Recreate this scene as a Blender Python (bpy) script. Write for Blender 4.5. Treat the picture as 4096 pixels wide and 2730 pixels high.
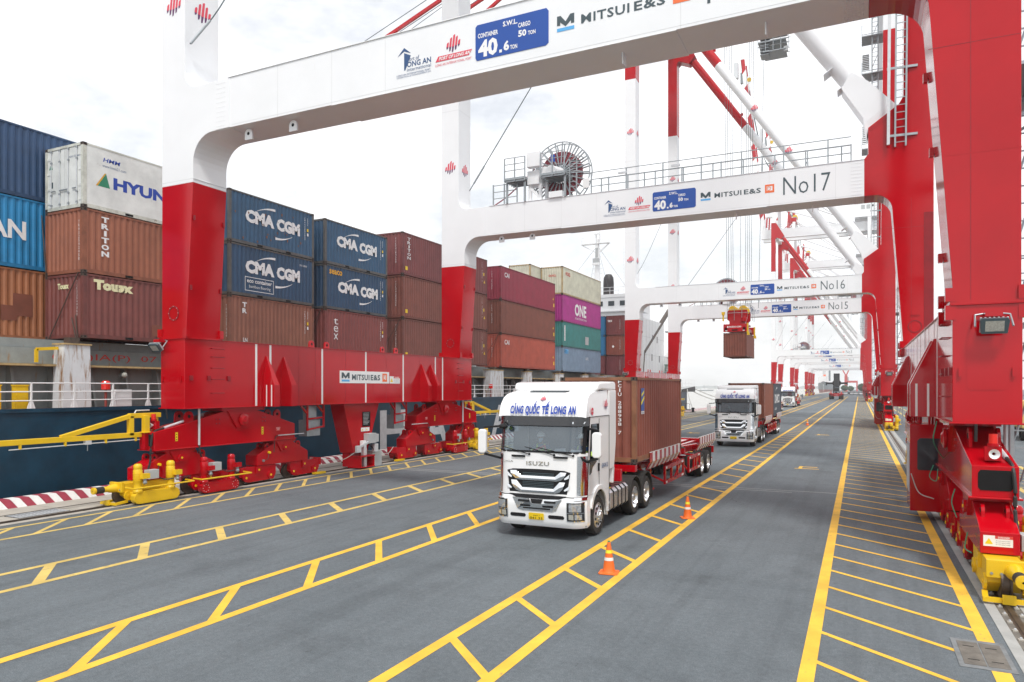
import bpy, bmesh, math, random
from mathutils import Vector, Matrix
R = math.radians
random.seed(7)
sc = bpy.context.scene
for o in list(bpy.data.objects):
    bpy.data.objects.remove(o, do_unlink=True)
C = sc.collection

# ------------------------------------------------------------------ camera
cd = bpy.data.cameras.new('camera')
cam = bpy.data.objects.new('camera', cd); C.objects.link(cam)
cam.location = (0, 0, 3.8)
cam.rotation_euler = (R(90), 0, R(25.92))
cd.sensor_width = 36; cd.lens = 25.14; cd.shift_y = 0.0454
cd.clip_start = 0.1; cd.clip_end = 20000
sc.camera = cam
sc.render.resolution_x = 1024; sc.render.resolution_y = 682

# ------------------------------------------------------------------ sky and sun (bright overcast)
SUN_EL, SUN_AZ = 58, 150          # azimuth clockwise from +Y (the quay direction)
world = bpy.data.worlds.new('World'); sc.world = world; world.use_nodes = True
wn, wl = world.node_tree.nodes, world.node_tree.links
wn.clear()
wo = wn.new('ShaderNodeOutputWorld'); bg = wn.new('ShaderNodeBackground')
sky = wn.new('ShaderNodeTexSky'); sky.sky_type = 'NISHITA'; sky.sun_disc = False
sky.sun_elevation = R(SUN_EL); sky.sun_rotation = R(SUN_AZ); sky.air_density = 1.2; sky.dust_density = 3
tc = wn.new('ShaderNodeTexCoord'); mp = wn.new('ShaderNodeMapping'); mp.inputs['Scale'].default_value = (1, 1, 2.2)
nz = wn.new('ShaderNodeTexNoise'); nz.inputs['Scale'].default_value = 3.4; nz.inputs['Detail'].default_value = 9; nz.inputs['Roughness'].default_value = .58
rp = wn.new('ShaderNodeValToRGB')
rp.color_ramp.elements[0].position = .38; rp.color_ramp.elements[0].color = (.57, .57, .57, 1)
rp.color_ramp.elements[1].position = .56; rp.color_ramp.elements[1].color = (1, 1, 1, 1)
mx = wn.new('ShaderNodeMixRGB'); mx.inputs['Color2'].default_value = (11.8, 11.9, 12.1, 1)
wl.new(tc.outputs['Generated'], mp.inputs['Vector']); wl.new(mp.outputs['Vector'], nz.inputs['Vector'])
wl.new(nz.outputs['Fac'], rp.inputs['Fac']); wl.new(rp.outputs['Color'], mx.inputs['Fac'])
wl.new(sky.outputs['Color'], mx.inputs['Color1']); wl.new(mx.outputs['Color'], bg.inputs['Color'])
bg.inputs['Strength'].default_value = 0.10
wl.new(bg.outputs['Background'], wo.inputs['Surface'])
sd = bpy.data.lights.new('sun', 'SUN'); sd.energy = 2.3; sd.angle = R(10); sd.color = (1, .97, .92)
sun = bpy.data.objects.new('sun', sd); C.objects.link(sun)
sdir = Vector((math.sin(R(SUN_AZ)) * math.cos(R(SUN_EL)), math.cos(R(SUN_AZ)) * math.cos(R(SUN_EL)), math.sin(R(SUN_EL))))
sun.rotation_euler = (-sdir).to_track_quat('-Z', 'Y').to_euler(); sun.location = (0, -20, 80)
sc.view_settings.view_transform = 'Standard'; sc.view_settings.look = 'None'
sc.view_settings.exposure = 0.15; sc.view_settings.gamma = 1; sc.view_settings.use_curve_mapping = False
sc.cycles.max_bounces = 6; sc.cycles.diffuse_bounces = 3; sc.cycles.glossy_bounces = 3
sc.cycles.transparent_max_bounces = 8; sc.cycles.volume_bounces = 1; sc.cycles.caustics_reflective = False
sc.cycles.use_denoising = True
HAZE = 0.00032

# ------------------------------------------------------------------ materials
MT = {}
def mat(name, col, rough=.5, metal=0., var=.08, scale=2., bump=0., bscale=30., spec=.5, coat=0., rust=0., rustcol=(.15, .055, .02), streak=False, objcol=False, alpha_wear=0., under=(.08, .085, .09), emit=0.):
    m = bpy.data.materials.new(name); m.use_nodes = True; MT[name] = m
    n, l = m.node_tree.nodes, m.node_tree.links
    b = n['Principled BSDF']
    b.inputs['Roughness'].default_value = rough; b.inputs['Metallic'].default_value = metal
    b.inputs['Specular IOR Level'].default_value = spec; b.inputs['Coat Weight'].default_value = coat
    b.inputs['Coat Roughness'].default_value = .08
    t = n.new('ShaderNodeTexCoord')
    a = n.new('ShaderNodeTexNoise'); a.inputs['Scale'].default_value = scale; a.inputs['Detail'].default_value = 6; a.inputs['Roughness'].default_value = .6
    src = t.outputs['Object']
    if objcol:
        oi = n.new('ShaderNodeObjectInfo'); ad = n.new('ShaderNodeVectorMath'); ad.operation = 'MULTIPLY_ADD'
        ad.inputs[1].default_value = (1, 1, 1)
        sc3 = n.new('ShaderNodeMath'); sc3.operation = 'MULTIPLY'; sc3.inputs[1].default_value = 50
        l.new(oi.outputs['Random'], sc3.inputs[0]); cx = n.new('ShaderNodeCombineXYZ')
        l.new(sc3.outputs[0], cx.inputs[0]); l.new(sc3.outputs[0], cx.inputs[1])
        l.new(src, ad.inputs[0]); l.new(cx.outputs[0], ad.inputs[2]); src = ad.outputs[0]
    l.new(src, a.inputs['Vector'])
    r = n.new('ShaderNodeValToRGB'); l.new(a.outputs['Fac'], r.inputs['Fac'])
    r.color_ramp.elements[0].position = .3; r.color_ramp.elements[1].position = .7
    lo = tuple(max(0, c * (1 - var)) for c in col) + (1,); hi = tuple(min(1, c * (1 + var)) for c in col) + (1,)
    if objcol:
        r.color_ramp.elements[0].color = (1 - var,) * 3 + (1,); r.color_ramp.elements[1].color = (1 + var,) * 3 + (1,)
        mu = n.new('ShaderNodeMixRGB'); mu.blend_type = 'MULTIPLY'; mu.inputs['Fac'].default_value = 1
        l.new(oi.outputs['Color'], mu.inputs['Color1']); l.new(r.outputs['Color'], mu.inputs['Color2']); cur = mu.outputs['Color']
    else:
        r.color_ramp.elements[0].color = lo; r.color_ramp.elements[1].color = hi; cur = r.outputs['Color']
    if rust > 0 or alpha_wear > 0:
        w = n.new('ShaderNodeTexNoise'); w.inputs['Scale'].default_value = 1.7 if rust else 3.2; w.inputs['Detail'].default_value = 9; w.inputs['Roughness'].default_value = .68
        mp_ = n.new('ShaderNodeMapping'); l.new(src, mp_.inputs['Vector'])
        mp_.inputs['Scale'].default_value = (3.5, 3.5, .45) if streak else (1.4, 1.4, 1.4) if rust else (1.6, .8, 1)
        l.new(mp_.outputs['Vector'], w.inputs['Vector'])
        q = n.new('ShaderNodeValToRGB'); l.new(w.outputs['Fac'], q.inputs['Fac'])
        amt = rust or alpha_wear
        q.color_ramp.elements[0].position = .70 - .22 * amt; q.color_ramp.elements[0].color = (0, 0, 0, 1)
        q.color_ramp.elements[1].position = .82 - .2 * amt; q.color_ramp.elements[1].color = (1, 1, 1, 1)
        mm = n.new('ShaderNodeMixRGB'); l.new(q.outputs['Color'], mm.inputs['Fac']); l.new(cur, mm.inputs['Color1'])
        mm.inputs['Color2'].default_value = (rustcol if rust else under) + (1,); cur = mm.outputs['Color']
    l.new(cur, b.inputs['Base Color'])
    rr = n.new('ShaderNodeMapRange'); l.new(a.outputs['Fac'], rr.inputs['Value'])
    rr.inputs['To Min'].default_value = max(.02, rough - .07); rr.inputs['To Max'].default_value = min(1, rough + .09)
    l.new(rr.outputs['Result'], b.inputs['Roughness'])
    if bump > 0:
        bn = n.new('ShaderNodeTexNoise'); bn.inputs['Scale'].default_value = bscale; bn.inputs['Detail'].default_value = 4
        l.new(src, bn.inputs['Vector'])
        bm_ = n.new('ShaderNodeBump'); bm_.inputs['Strength'].default_value = bump; bm_.inputs['Distance'].default_value = .02
        l.new(bn.outputs['Fac'], bm_.inputs['Height']); l.new(bm_.outputs['Normal'], b.inputs['Normal'])
    if emit:
        b.inputs['Emission Color'].default_value = col + (1,); b.inputs['Emission Strength'].default_value = emit
    return m

mat('red', (.46, .0015, .008), .075, var=.10, scale=.5, spec=.42, bump=.012, bscale=.8, rust=.06, streak=True, rustcol=(.27, .006, .008))
mat('red_dark', (.27, .003, .010), .35, var=.2, scale=2)
mat('white', (.845, .86, .88), .3, var=.03, scale=.6, rust=.08, streak=True, rustcol=(.66, .65, .62))
mat('ship_white', (.82, .83, .84), .5, var=.04, rust=.05, streak=True, rustcol=(.45, .30, .18))
mat('coaming', (.27, .30, .30), .65, var=.12, scale=2.5, rust=.5, streak=True, rustcol=(.30, .16, .05))
mat('pedestal', (.66, .69, .71), .55, var=.06, rust=.8, streak=True, rustcol=(.26, .12, .03))
mat('rust_girder', (.45, .33, .16), .7, var=.3, rust=.6, streak=True, rustcol=(.22, .10, .03))
mat('hull', (.005, .042, .078), .42, var=.30, scale=1.1, rust=.18, rustcol=(.022, .045, .06))
mat('hull_dark', (.03, .032, .036), .5, var=.3)
mat('hull_red', (.28, .05, .04), .6, var=.2)
mat('hull_letter', (.60, .62, .64), .6, var=.1, scale=4, alpha_wear=.35, under=(.05, .09, .15))
mat('yellow', (.78, .50, .012), .38, var=.07)
mat('yellow_pale', (.70, .55, .20), .5, var=.1)
mat('mark', (.80, .465, .045), .7, var=.18, scale=1.3, alpha_wear=.42, under=(.24, .20, .11))
mat('mark_old', (.62, .45, .13), .75, var=.18, scale=1.3, alpha_wear=.55, under=(.20, .185, .15))
mat('kerb_white', (.72, .72, .70), .7, var=.1, scale=5, alpha_wear=.3, under=(.35, .33, .30))
mat('kerb_red', (.30, .035, .06), .7, var=.15, scale=5, alpha_wear=.25, under=(.30, .20, .18))
mat('concrete', (.42, .39, .34), .85, var=.14, scale=1.6, bump=.25, bscale=18, rust=.18, rustcol=(.22, .20, .17))
mat('concrete_pale', (.36, .36, .345), .85, var=.12, scale=3, bump=.2, bscale=25)
mat('rail_bed', (.15, .135, .115), .85, var=.3, scale=5, bump=.3, bscale=20)
mat('patch_brown', (.20, .065, .04), .6, var=.15)
mat('white_seam', (.70, .71, .72), .5, var=.05)
mat('manhole', (.185, .195, .20), .85, var=.25, scale=6)
mat('oil', (.085, .09, .094), .6, var=.2)
mat('steel_rail', (.10, .075, .06), .5, metal=.5, var=.3, scale=6)
mat('galv', (.36, .39, .41), .45, metal=.6, var=.12, scale=5)
mat('galv_pale', (.62, .64, .66), .5, metal=.3, var=.1, scale=5)
mat('grey_box', (.44, .46, .47), .45, var=.05)
mat('black', (.014, .014, .016), .5, var=.2, spec=.25)
mat('black_gloss', (.018, .019, .022), .12, var=.1, coat=.6)
mat('rubber', (.026, .024, .023), .8, var=.35, scale=9, bump=.15, bscale=40)
mat('hose', (.02, .02, .02), .55)
mat('dark', (.018, .018, .019), .9, spec=.08)
mat('chrome', (.86, .87, .88), .07, metal=1., var=.02)
mat('alloy', (.66, .67, .69), .28, metal=.9, var=.08, scale=8)
mat('truck_white', (.86, .865, .87), .20, var=.012, coat=.5)
mat('blue_sign', (.012, .075, .36), .4, var=.05)
mat('blue_text', (.008, .05, .36), .45, var=.05)
mat('navy', (.03, .085, .22), .5, var=.05)
mat('slate_text', (.055, .085, .10), .5, var=.05)
mat('light_blue', (.10, .42, .80), .45, var=.05)
mat('orange_logo', (.85, .17, .05), .5, var=.05)
mat('pink_red', (.72, .06, .10), .45, var=.05)
mat('purple', (.12, .03, .12), .5, var=.05)
mat('text_white', (.85, .85, .85), .5, var=.04)
mat('text_worn', (.78, .79, .80), .6, var=.08, scale=6, rust=.22, rustcol=(.25, .14, .07))
mat('text_cream', (.76, .74, .45), .6, var=.1, scale=6, rust=.2, rustcol=(.25, .14, .07))
mat('text_red', (.62, .05, .04), .6, var=.1)
mat('text_orange', (.70, .36, .03), .6, var=.1)
mat('green_logo', (.02, .22, .12), .5, var=.1)
mat('sign_white', (.82, .82, .82), .4, var=.03)
mat('sign_yellow', (.82, .58, .01), .4, var=.04)
mat('plate_yellow', (.85, .58, .01), .4, var=.03)
mat('cone_orange', (.82, .16, .02), .5, var=.1)
mat('cone_yellow', (.85, .75, .04), .45, var=.05)
mat('cone_white', (.80, .78, .74), .45, var=.05)
mat('cable_red', (.22, .03, .045), .5, var=.2, scale=20)
mat('deck', (.20, .09, .06), .8, var=.2, rust=.3)
mat('funnel', (.025, .02, .022), .5, var=.1)
mat('lifeboat', (.75, .12, .02), .45, var=.08)
mat('cont', (1, 1, 1), .5, var=.15, scale=1.4, bump=.14, bscale=2.5, rust=.16, objcol=True, rustcol=(.13, .055, .028))
mat('cont_rusty', (1, 1, 1), .55, var=.18, scale=1.6, bump=.06, bscale=6, rust=.36, objcol=True, streak=True, rustcol=(.16, .075, .035))
mat('cont_frame', (1, 1, 1), .6, var=.25, scale=3, rust=.42, objcol=True, rustcol=(.11, .06, .035))
mat('casting', (.07, .05, .04), .7, var=.35, scale=8, rust=.4)
mat('skin', (.38, .20, .13), .55, var=.08)
mat('uniform', (.02, .06, .16), .8, var=.15)
mat('hivis', (.55, .80, .10), .6, var=.05)
mat('helmet', (.85, .85, .83), .25, var=.02)
mat('mask', (.55, .65, .75), .7, var=.05)
mat('paper', (.80, .82, .85), .6, var=.02)
mat('triangle_red', (.80, .06, .03), .4, var=.05)
mat('seat', (.05, .06, .075), .8, var=.15)
mat('green', (.03, .14, .10), .6, var=.15)
mat('teal_wire', (.05, .35, .20), .5, var=.1)
mat('rope', (.50, .50, .47), .8, var=.1)
mat('wire', (.10, .13, .14), .5, metal=.3, var=.1)
mat('beacon', (.75, .03, .02), .12, var=.1)
mat('lamp_glass', (.38, .38, .34), .15, var=.25, scale=30)
mat('headlamp', (.62, .65, .68), .08, metal=.7, var=.35, scale=18)
mat('foliage', (.05, .09, .045), .9, var=.4, scale=.5)
mat('shore', (.10, .13, .13), .9, var=.2, scale=.01)
mat('car_white', (.75, .75, .75), .3, var=.02); mat('car_silver', (.40, .42, .44), .3, metal=.4); mat('car_dark', (.05, .055, .06), .3); mat('car_red', (.40, .03, .03), .3); mat('car_yellow', (.70, .45, .05), .4)
mat('window_dark', (.025, .035, .045), .08, var=.3)
mat('clay_red', (.55, .07, .07), .5, var=.08)
mat('grey_hull', (.13, .16, .18), .5, var=.1)

def glass(name, tint, ior=1.5, gloss=1.0):
    m = bpy.data.materials.new(name); m.use_nodes = True; MT[name] = m
    n, l = m.node_tree.nodes, m.node_tree.links; n.clear()
    out = n.new('ShaderNodeOutputMaterial'); tr = n.new('ShaderNodeBsdfTransparent'); tr.inputs['Color'].default_value = tint + (1,)
    gl = n.new('ShaderNodeBsdfGlossy'); gl.inputs['Roughness'].default_value = .02; gl.inputs['Color'].default_value = (.84, .93, 1, 1)
    fr = n.new('ShaderNodeFresnel'); fr.inputs['IOR'].default_value = ior
    df = n.new('ShaderNodeBsdfDiffuse'); df.inputs['Color'].default_value = (.55, .66, .74, 1); md = n.new('ShaderNodeMixShader'); md.inputs['Fac'].default_value = .05; l.new(tr.outputs[0], md.inputs[1]); l.new(df.outputs[0], md.inputs[2])
    mxs = n.new('ShaderNodeMixShader'); l.new(fr.outputs['Fac'], mxs.inputs['Fac']); l.new(md.outputs[0], mxs.inputs[1]); l.new(gl.outputs[0], mxs.inputs[2])
    l.new(mxs.outputs[0], out.inputs['Surface'])
glass('windscreen', (.74, .86, .92), 2.3)
glass('side_glass', (.45, .52, .55), 1.7)

def asphalt():
    m = bpy.data.materials.new('asphalt'); m.use_nodes = True; MT['asphalt'] = m
    n, l = m.node_tree.nodes, m.node_tree.links; b = n['Principled BSDF']
    t = n.new('ShaderNodeTexCoord')
    def noise(scale, detail, map_=None, rough=.6):
        x = n.new('ShaderNodeTexNoise'); x.inputs['Scale'].default_value = scale; x.inputs['Detail'].default_value = detail; x.inputs['Roughness'].default_value = rough
        if map_:
            p = n.new('ShaderNodeMapping'); p.inputs['Scale'].default_value = map_; l.new(t.outputs['Object'], p.inputs['Vector']); l.new(p.outputs['Vector'], x.inputs['Vector'])
        else: l.new(t.outputs['Object'], x.inputs['Vector'])
        return x.outputs['Fac']
    def ramp(f, p0, c0, p1, c1):
        r = n.new('ShaderNodeValToRGB'); l.new(f, r.inputs['Fac'])
        r.color_ramp.elements[0].position = p0; r.color_ramp.elements[0].color = c0 + (1,)
        r.color_ramp.elements[1].position = p1; r.color_ramp.elements[1].color = c1 + (1,); return r.outputs['Color']
    def mul(a_, b_, f=1):
        x = n.new('ShaderNodeMixRGB'); x.blend_type = 'MULTIPLY'; x.inputs['Fac'].default_value = f
        l.new(a_, x.inputs['Color1']); l.new(b_, x.inputs['Color2']); return x.outputs['Color']
    base = ramp(noise(.22, 7), .3, (.112, .133, .147), .7, (.156, .180, .196))
    c = mul(base, ramp(noise(55, 3, None, .8), .3, (.50, .50, .50), .72, (1.34, 1.34, 1.34)))
    c = mul(c, ramp(noise(11, 6, None, .8), .3, (.74, .74, .74), .7, (1.22, 1.22, 1.22)))
    c = mul(c, ramp(noise(1.0, 6, (2.4, .05, 1), .65), .36, (.87, .87, .87), .52, (1.02, 1.02, 1.02)))
    c = mul(c, ramp(noise(.9, 6, (.10, 1.5, 1), .7), .30, (.90, .90, .90), .46, (1, 1, 1)))
    c = mul(c, ramp(noise(3.2, 8, None, .75), .60, (1, 1, 1), .78, (1.28, 1.27, 1.24)))
    c = mul(c, ramp(noise(5.5, 5, None, .6), .24, (.55, .55, .55), .33, (1, 1, 1)))   # wheel tracks along the quay
    c = mul(c, ramp(noise(.5, 8, None, .7), .30, (.74, .74, .74), .46, (1, 1, 1)))                   # oil stains
    c = mul(c, ramp(noise(2.3, 4, (1, .35, 1)), .3, (.90, .90, .90), .7, (1.05, 1.05, 1.05)))
    l.new(c, b.inputs['Base Color']); b.inputs['Roughness'].default_value = .78
    bp = n.new('ShaderNodeBump'); bp.inputs['Strength'].default_value = .35; bp.inputs['Distance'].default_value = .01
    l.new(noise(90, 3, None, .7), bp.inputs['Height']); l.new(bp.outputs['Normal'], b.inputs['Normal'])
asphalt()
def water():
    m = bpy.data.materials.new('water'); m.use_nodes = True; MT['water'] = m
    n, l = m.node_tree.nodes, m.node_tree.links; b = n['Principled BSDF']
    b.inputs['Base Color'].default_value = (.34, .32, .27, 1); b.inputs['Roughness'].default_value = .16
    t = n.new('ShaderNodeTexCoord'); p = n.new('ShaderNodeMapping'); p.inputs['Scale'].default_value = (.16, .5, 1); l.new(t.outputs['Object'], p.inputs['Vector'])
    x = n.new('ShaderNodeTexNoise'); x.inputs['Scale'].default_value = 1.2; x.inputs['Detail'].default_value = 5; l.new(p.outputs['Vector'], x.inputs['Vector'])
    bp = n.new('ShaderNodeBump'); bp.inputs['Strength'].default_value = .5; bp.inputs['Distance'].default_value = .25
    l.new(x.outputs['Fac'], bp.inputs['Height']); l.new(bp.outputs['Normal'], b.inputs['Normal'])
water()

# ------------------------------------------------------------------ mesh builder
class MB:
    def __init__(s): s.v = []; s.f = []; s.m = []; s.slots = []; s.p = []; s.pid = 0; s.hold = False
    def mi(s, name):
        if name not in s.slots: s.slots.append(name)
        return s.slots.index(name)
    def add(s, vs, fs, m):
        k = len(s.v); s.v += [tuple(p) for p in vs]; i = s.mi(m)
        if not s.hold: s.pid += 1
        for f in fs: s.f.append(tuple(k + j for j in f)); s.m.append(i); s.p.append(s.pid)
        return s
    def box(s, x0, x1, y0, y1, z0, z1, m):
        vs = [(x0, y0, z0), (x1, y0, z0), (x1, y1, z0), (x0, y1, z0), (x0, y0, z1), (x1, y0, z1), (x1, y1, z1), (x0, y1, z1)]
        return s.add(vs, [(3, 2, 1, 0), (4, 5, 6, 7), (0, 1, 5, 4), (1, 2, 6, 5), (2, 3, 7, 6), (3, 0, 4, 7)], m)
    def prism(s, poly, ax, a0, a1, m):
        def pt(p, a): return {'x': (a, p[0], p[1]), 'y': (p[0], a, p[1]), 'z': (p[0], p[1], a)}[ax]
        n = len(poly); vs = [pt(p, a0) for p in poly] + [pt(p, a1) for p in poly]
        A = sum(poly[i][0] * poly[(i + 1) % n][1] - poly[(i + 1) % n][0] * poly[i][1] for i in range(n))
        pos = (A > 0) ^ (ax == 'y')
        if a1 < a0: pos = not pos
        f0 = tuple(range(n)); f1 = tuple(range(n, 2 * n)); sd_ = [(i, (i + 1) % n, n + (i + 1) % n, n + i) for i in range(n)]
        if pos: fs = [f0[::-1], f1] + sd_
        else: fs = [f0, f1[::-1]] + [q[::-1] for q in sd_]
        return s.add(vs, fs, m)
    def cyl(s, p0, p1, r0, m, r1=None, n=12, caps=True):
        p0, p1 = Vector(p0), Vector(p1); r1 = r0 if r1 is None else r1
        d = (p1 - p0).normalized(); u = d.orthogonal().normalized(); w = d.cross(u)
        vs = []
        for p, r in ((p0, r0), (p1, r1)):
            for i in range(n):
                a = 2 * math.pi * i / n; vs.append(p + (u * math.cos(a) + w * math.sin(a)) * r)
        fs = [(i, (i + 1) % n, n + (i + 1) % n, n + i) for i in range(n)]
        if caps: fs += [tuple(range(n))[::-1], tuple(range(n, 2 * n))]
        return s.add(vs, fs, m)
    def bar(s, p0, p1, w, h, m, up=(0, 0, 1)):
        p0, p1 = Vector(p0), Vector(p1); d = (p1 - p0).normalized(); up = Vector(up)
        if abs(d.dot(up)) > .98: up = Vector((0, 1, 0))
        u = d.cross(up).normalized(); t = u.cross(d)
        vs = []
        for p in (p0, p1):
            for a, b in ((-1, -1), (1, -1), (1, 1), (-1, 1)): vs.append(p + u * a * w / 2 + t * b * h / 2)
        return s.add(vs, [(0, 1, 2, 3)[::-1], (4, 5, 6, 7), (0, 1, 5, 4), (1, 2, 6, 5), (2, 3, 7, 6), (3, 0, 4, 7)], m) if False else s.add(vs, [(0, 1, 2, 3), (7, 6, 5, 4), (4, 5, 1, 0), (5, 6, 2, 1), (6, 7, 3, 2), (7, 4, 0, 3)], m)
    def tube(s, pts, r, m, n=6):
        pts = [Vector(p) for p in pts]
        if m in ('hose', 'teal_wire', 'rope', 'wire', 'cable_red') and 2 < len(pts) < 10:   # hang in a smooth curve
            q = [pts[0] * 2 - pts[1]] + pts + [pts[-1] * 2 - pts[-2]]; out = []
            for i in range(1, len(q) - 2):
                for k in range(6):
                    t = k / 6; out.append(.5 * (2 * q[i] + (q[i + 1] - q[i - 1]) * t + (2 * q[i - 1] - 5 * q[i] + 4 * q[i + 1] - q[i + 2]) * t * t + (3 * q[i] - q[i - 1] - 3 * q[i + 1] + q[i + 2]) * t ** 3))
            pts = out + [pts[-1]]
        rings = []
        for i, p in enumerate(pts):
            d = (pts[min(i + 1, len(pts) - 1)] - pts[max(i - 1, 0)]).normalized()
            u = d.cross(Vector((0, 0, 1)))
            if u.length < .05: u = d.cross(Vector((0, 1, 0)))
            u.normalize(); w = u.cross(d)
            rings.append([p + (u * math.cos(2 * math.pi * j / n) + w * math.sin(2 * math.pi * j / n)) * r for j in range(n)])
        vs = [q for g in rings for q in g]; fs = []
        for i in range(len(pts) - 1):
            for j in range(n): fs.append((i * n + j, (i + 1) * n + j, (i + 1) * n + (j + 1) % n, i * n + (j + 1) % n))
        fs += [tuple(range(n)), tuple(range((len(pts) - 1) * n, len(pts) * n))[::-1]]
        return s.add(vs, fs, m)
    def lathe(s, prof, c, ax, m, n=24):
        c = Vector(c); ax = Vector(ax).normalized(); u = ax.orthogonal().normalized(); w = ax.cross(u)
        vs = [c + ax * h + (u * math.cos(2 * math.pi * i / n) + w * math.sin(2 * math.pi * i / n)) * r for r, h in prof for i in range(n)]
        fs = [(k * n + i, k * n + (i + 1) % n, (k + 1) * n + (i + 1) % n, (k + 1) * n + i) for k in range(len(prof) - 1) for i in range(n)]
        return s.add(vs, fs, m)
    def sphere(s, c, r, m, n=12, k=8, sz=1.):
        prof = [(max(1e-4, r * math.sin(math.pi * i / k)), -r * sz * math.cos(math.pi * i / k)) for i in range(k + 1)]
        return s.lathe(prof, c, (0, 0, 1), m, n)
    def xf(s, M):
        s.v = [tuple(M @ Vector(p)) for p in s.v]; return s
    def mesh(s, name, smooth=None):
        me = bpy.data.meshes.new(name); me.from_pydata(s.v, [], s.f)
        for q in s.slots: me.materials.append(MT[q])
        me.polygons.foreach_set('material_index', s.m)
        if smooth is not None:
            me.polygons.foreach_set('use_smooth', [True] * len(me.polygons)); me.set_sharp_from_angle(angle=R(smooth))
        me.update(); return me
    def pieces(s):
        out = {}
        for f, m, p in zip(s.f, s.m, s.p):
            q = out.setdefault(p, MB()); q.slots = s.slots; q.mp = getattr(q, 'mp', {})
            for i in f:
                if i not in q.mp: q.mp[i] = len(q.v); q.v.append(s.v[i])
            q.f.append(tuple(q.mp[i] for i in f)); q.m.append(m); q.p.append(p)
        return list(out.values())
    def build(s, name, parent=None, smooth=None, bevel=0., off=(0, 0, 0), each=False):
        if each: return [q.build(name, parent, smooth, bevel, off) for q in s.pieces()][0]
        if off != (0, 0, 0): s.v = [(a + off[0], b + off[1], c + off[2]) for a, b, c in s.v]
        return ob(name, s.mesh(name, smooth), parent, bevel)
def ob(name, me, parent=None, bevel=0.):
    o = bpy.data.objects.new(name, me); C.objects.link(o)
    if parent: o.parent = parent
    if bevel:
        b = o.modifiers.new('bevel', 'BEVEL'); b.width = bevel; b.segments = 2; b.limit_method = 'ANGLE'; b.angle_limit = R(35)
    return o
def tag(o, label=None, cat=None, group=None, kind=None):
    if label: o['label'] = label
    if cat: o['category'] = cat
    if group: o['group'] = group
    if kind: o['kind'] = kind
    return o
def thing(name, label, cat, loc=(0, 0, 0), rz=0, group=None):
    o = bpy.data.objects.new(name, None); C.objects.link(o); o.location = loc; o.rotation_euler = (0, 0, rz); o.empty_display_size = .2
    return tag(o, label, cat, group)
KIDS = {}
def kids(o): return [c for c in C.objects if c.parent == o]
def copy_tree(o, parent=None, index=None):
    c = o.copy(); C.objects.link(c); c.parent = parent
    for ch in index.get(o, []): copy_tree(ch, c, index)
    return c
def tree_index():
    d = {}
    for o in C.objects:
        if o.parent: d.setdefault(o.parent, []).append(o)
    return d

# ------------------------------------------------------------------ lettering
_tc = {}; _ty = {}
def text_mesh(s, bold=0., space=1.):
    k = (s, bold, space)
    if k not in _tc:
        c = bpy.data.curves.new('t', 'FONT'); c.body = s; c.offset = bold; c.resolution_u = 2; c.space_character = space
        o = bpy.data.objects.new('t', c); C.objects.link(o)
        m = bpy.data.meshes.new_from_object(o.evaluated_get(bpy.context.evaluated_depsgraph_get()))
        vs = [tuple(v.co) for v in m.vertices]; fs = [tuple(p.vertices) for p in m.polygons]
        bpy.data.objects.remove(o, do_unlink=True); bpy.data.curves.remove(c); bpy.data.meshes.remove(m)
        x0 = min(v[0] for v in vs); x1 = max(v[0] for v in vs); y0 = min(v[1] for v in vs); y1 = max(v[1] for v in vs)
        _tc[k] = ([((v[0] - x0) / (x1 - x0), (v[1] - y0) / (y1 - y0)) for v in vs], fs); _ty[k] = (y0, y1)
    return _tc[k]
FX = ((0, 1, 0), (0, 0, 1))       # lettering on a face that looks towards +X
FY = ((1, 0, 0), (0, 0, 1))       # lettering on a face that looks towards -Y
def letters(name, s, o, w, h, m, parent, face=FX, bold=.0, space=1., slant=0., mb=None, stack=False, gap=1.25):
    """s in a box w x h whose lower left corner is o"""
    rt, up = Vector(face[0]), Vector(face[1]); o = Vector(o)
    b = mb or MB()
    if stack:                        # one character above the other
        n = len(s); ch = h / (n - 1 + 1 / gap) if n > 1 else h
        for i, c in enumerate(s):
            if c == ' ': continue
            vs, fs = text_mesh(c, bold)
            cw = w * (.35 if c in 'I1' else 1); hh = ch / gap
            q = o + up * (h - hh - i * ch) + rt * (w - cw) / 2
            b.add([q + rt * v[0] * cw + up * v[1] * hh for v in vs], fs, m)
    else:
        vs, fs = text_mesh(s, bold, space)
        b.add([o + rt * (v[0] * w + slant * v[1] * h) + up * v[1] * h for v in vs], fs, m)
    if mb: return b
    return b.build(name, parent)
def flat(b, pts, o, m, face=FX):
    rt, up = Vector(face[0]), Vector(face[1]); o = Vector(o)
    return b.add([o + rt * p[0] + up * p[1] for p in pts], [tuple(range(len(pts)))], m)
def port_logo(b, o, s, face=FY):
    """five slanted bars, red with dark feet; s = height"""
    for i, (y0, y1) in enumerate(((.22, .62), (.08, .86), (0, 1.), (.10, .88), (.26, .66))):
        x = .02 + i * .185
        def P(t, dx): return ((x + dx + .12 * t) * s, t * s)
        mid = y0 + (y1 - y0) * .32
        flat(b, [P(y0, .03), P(y0 + .05, .11), P(mid, .135), P(mid, 0)], o, 'purple', face)
        flat(b, [P(mid, 0), P(mid, .135), P(y1 - .04, .135), P(y1, .10), P(y1 - .06, .01)], o, 'pink_red', face)
def arc(cx, cz, r, a0, a1, n=6):
    return [(cx + r * math.cos(R(a0 + (a1 - a0) * i / n)), cz + r * math.sin(R(a0 + (a1 - a0) * i / n))) for i in range(n + 1)]

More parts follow.
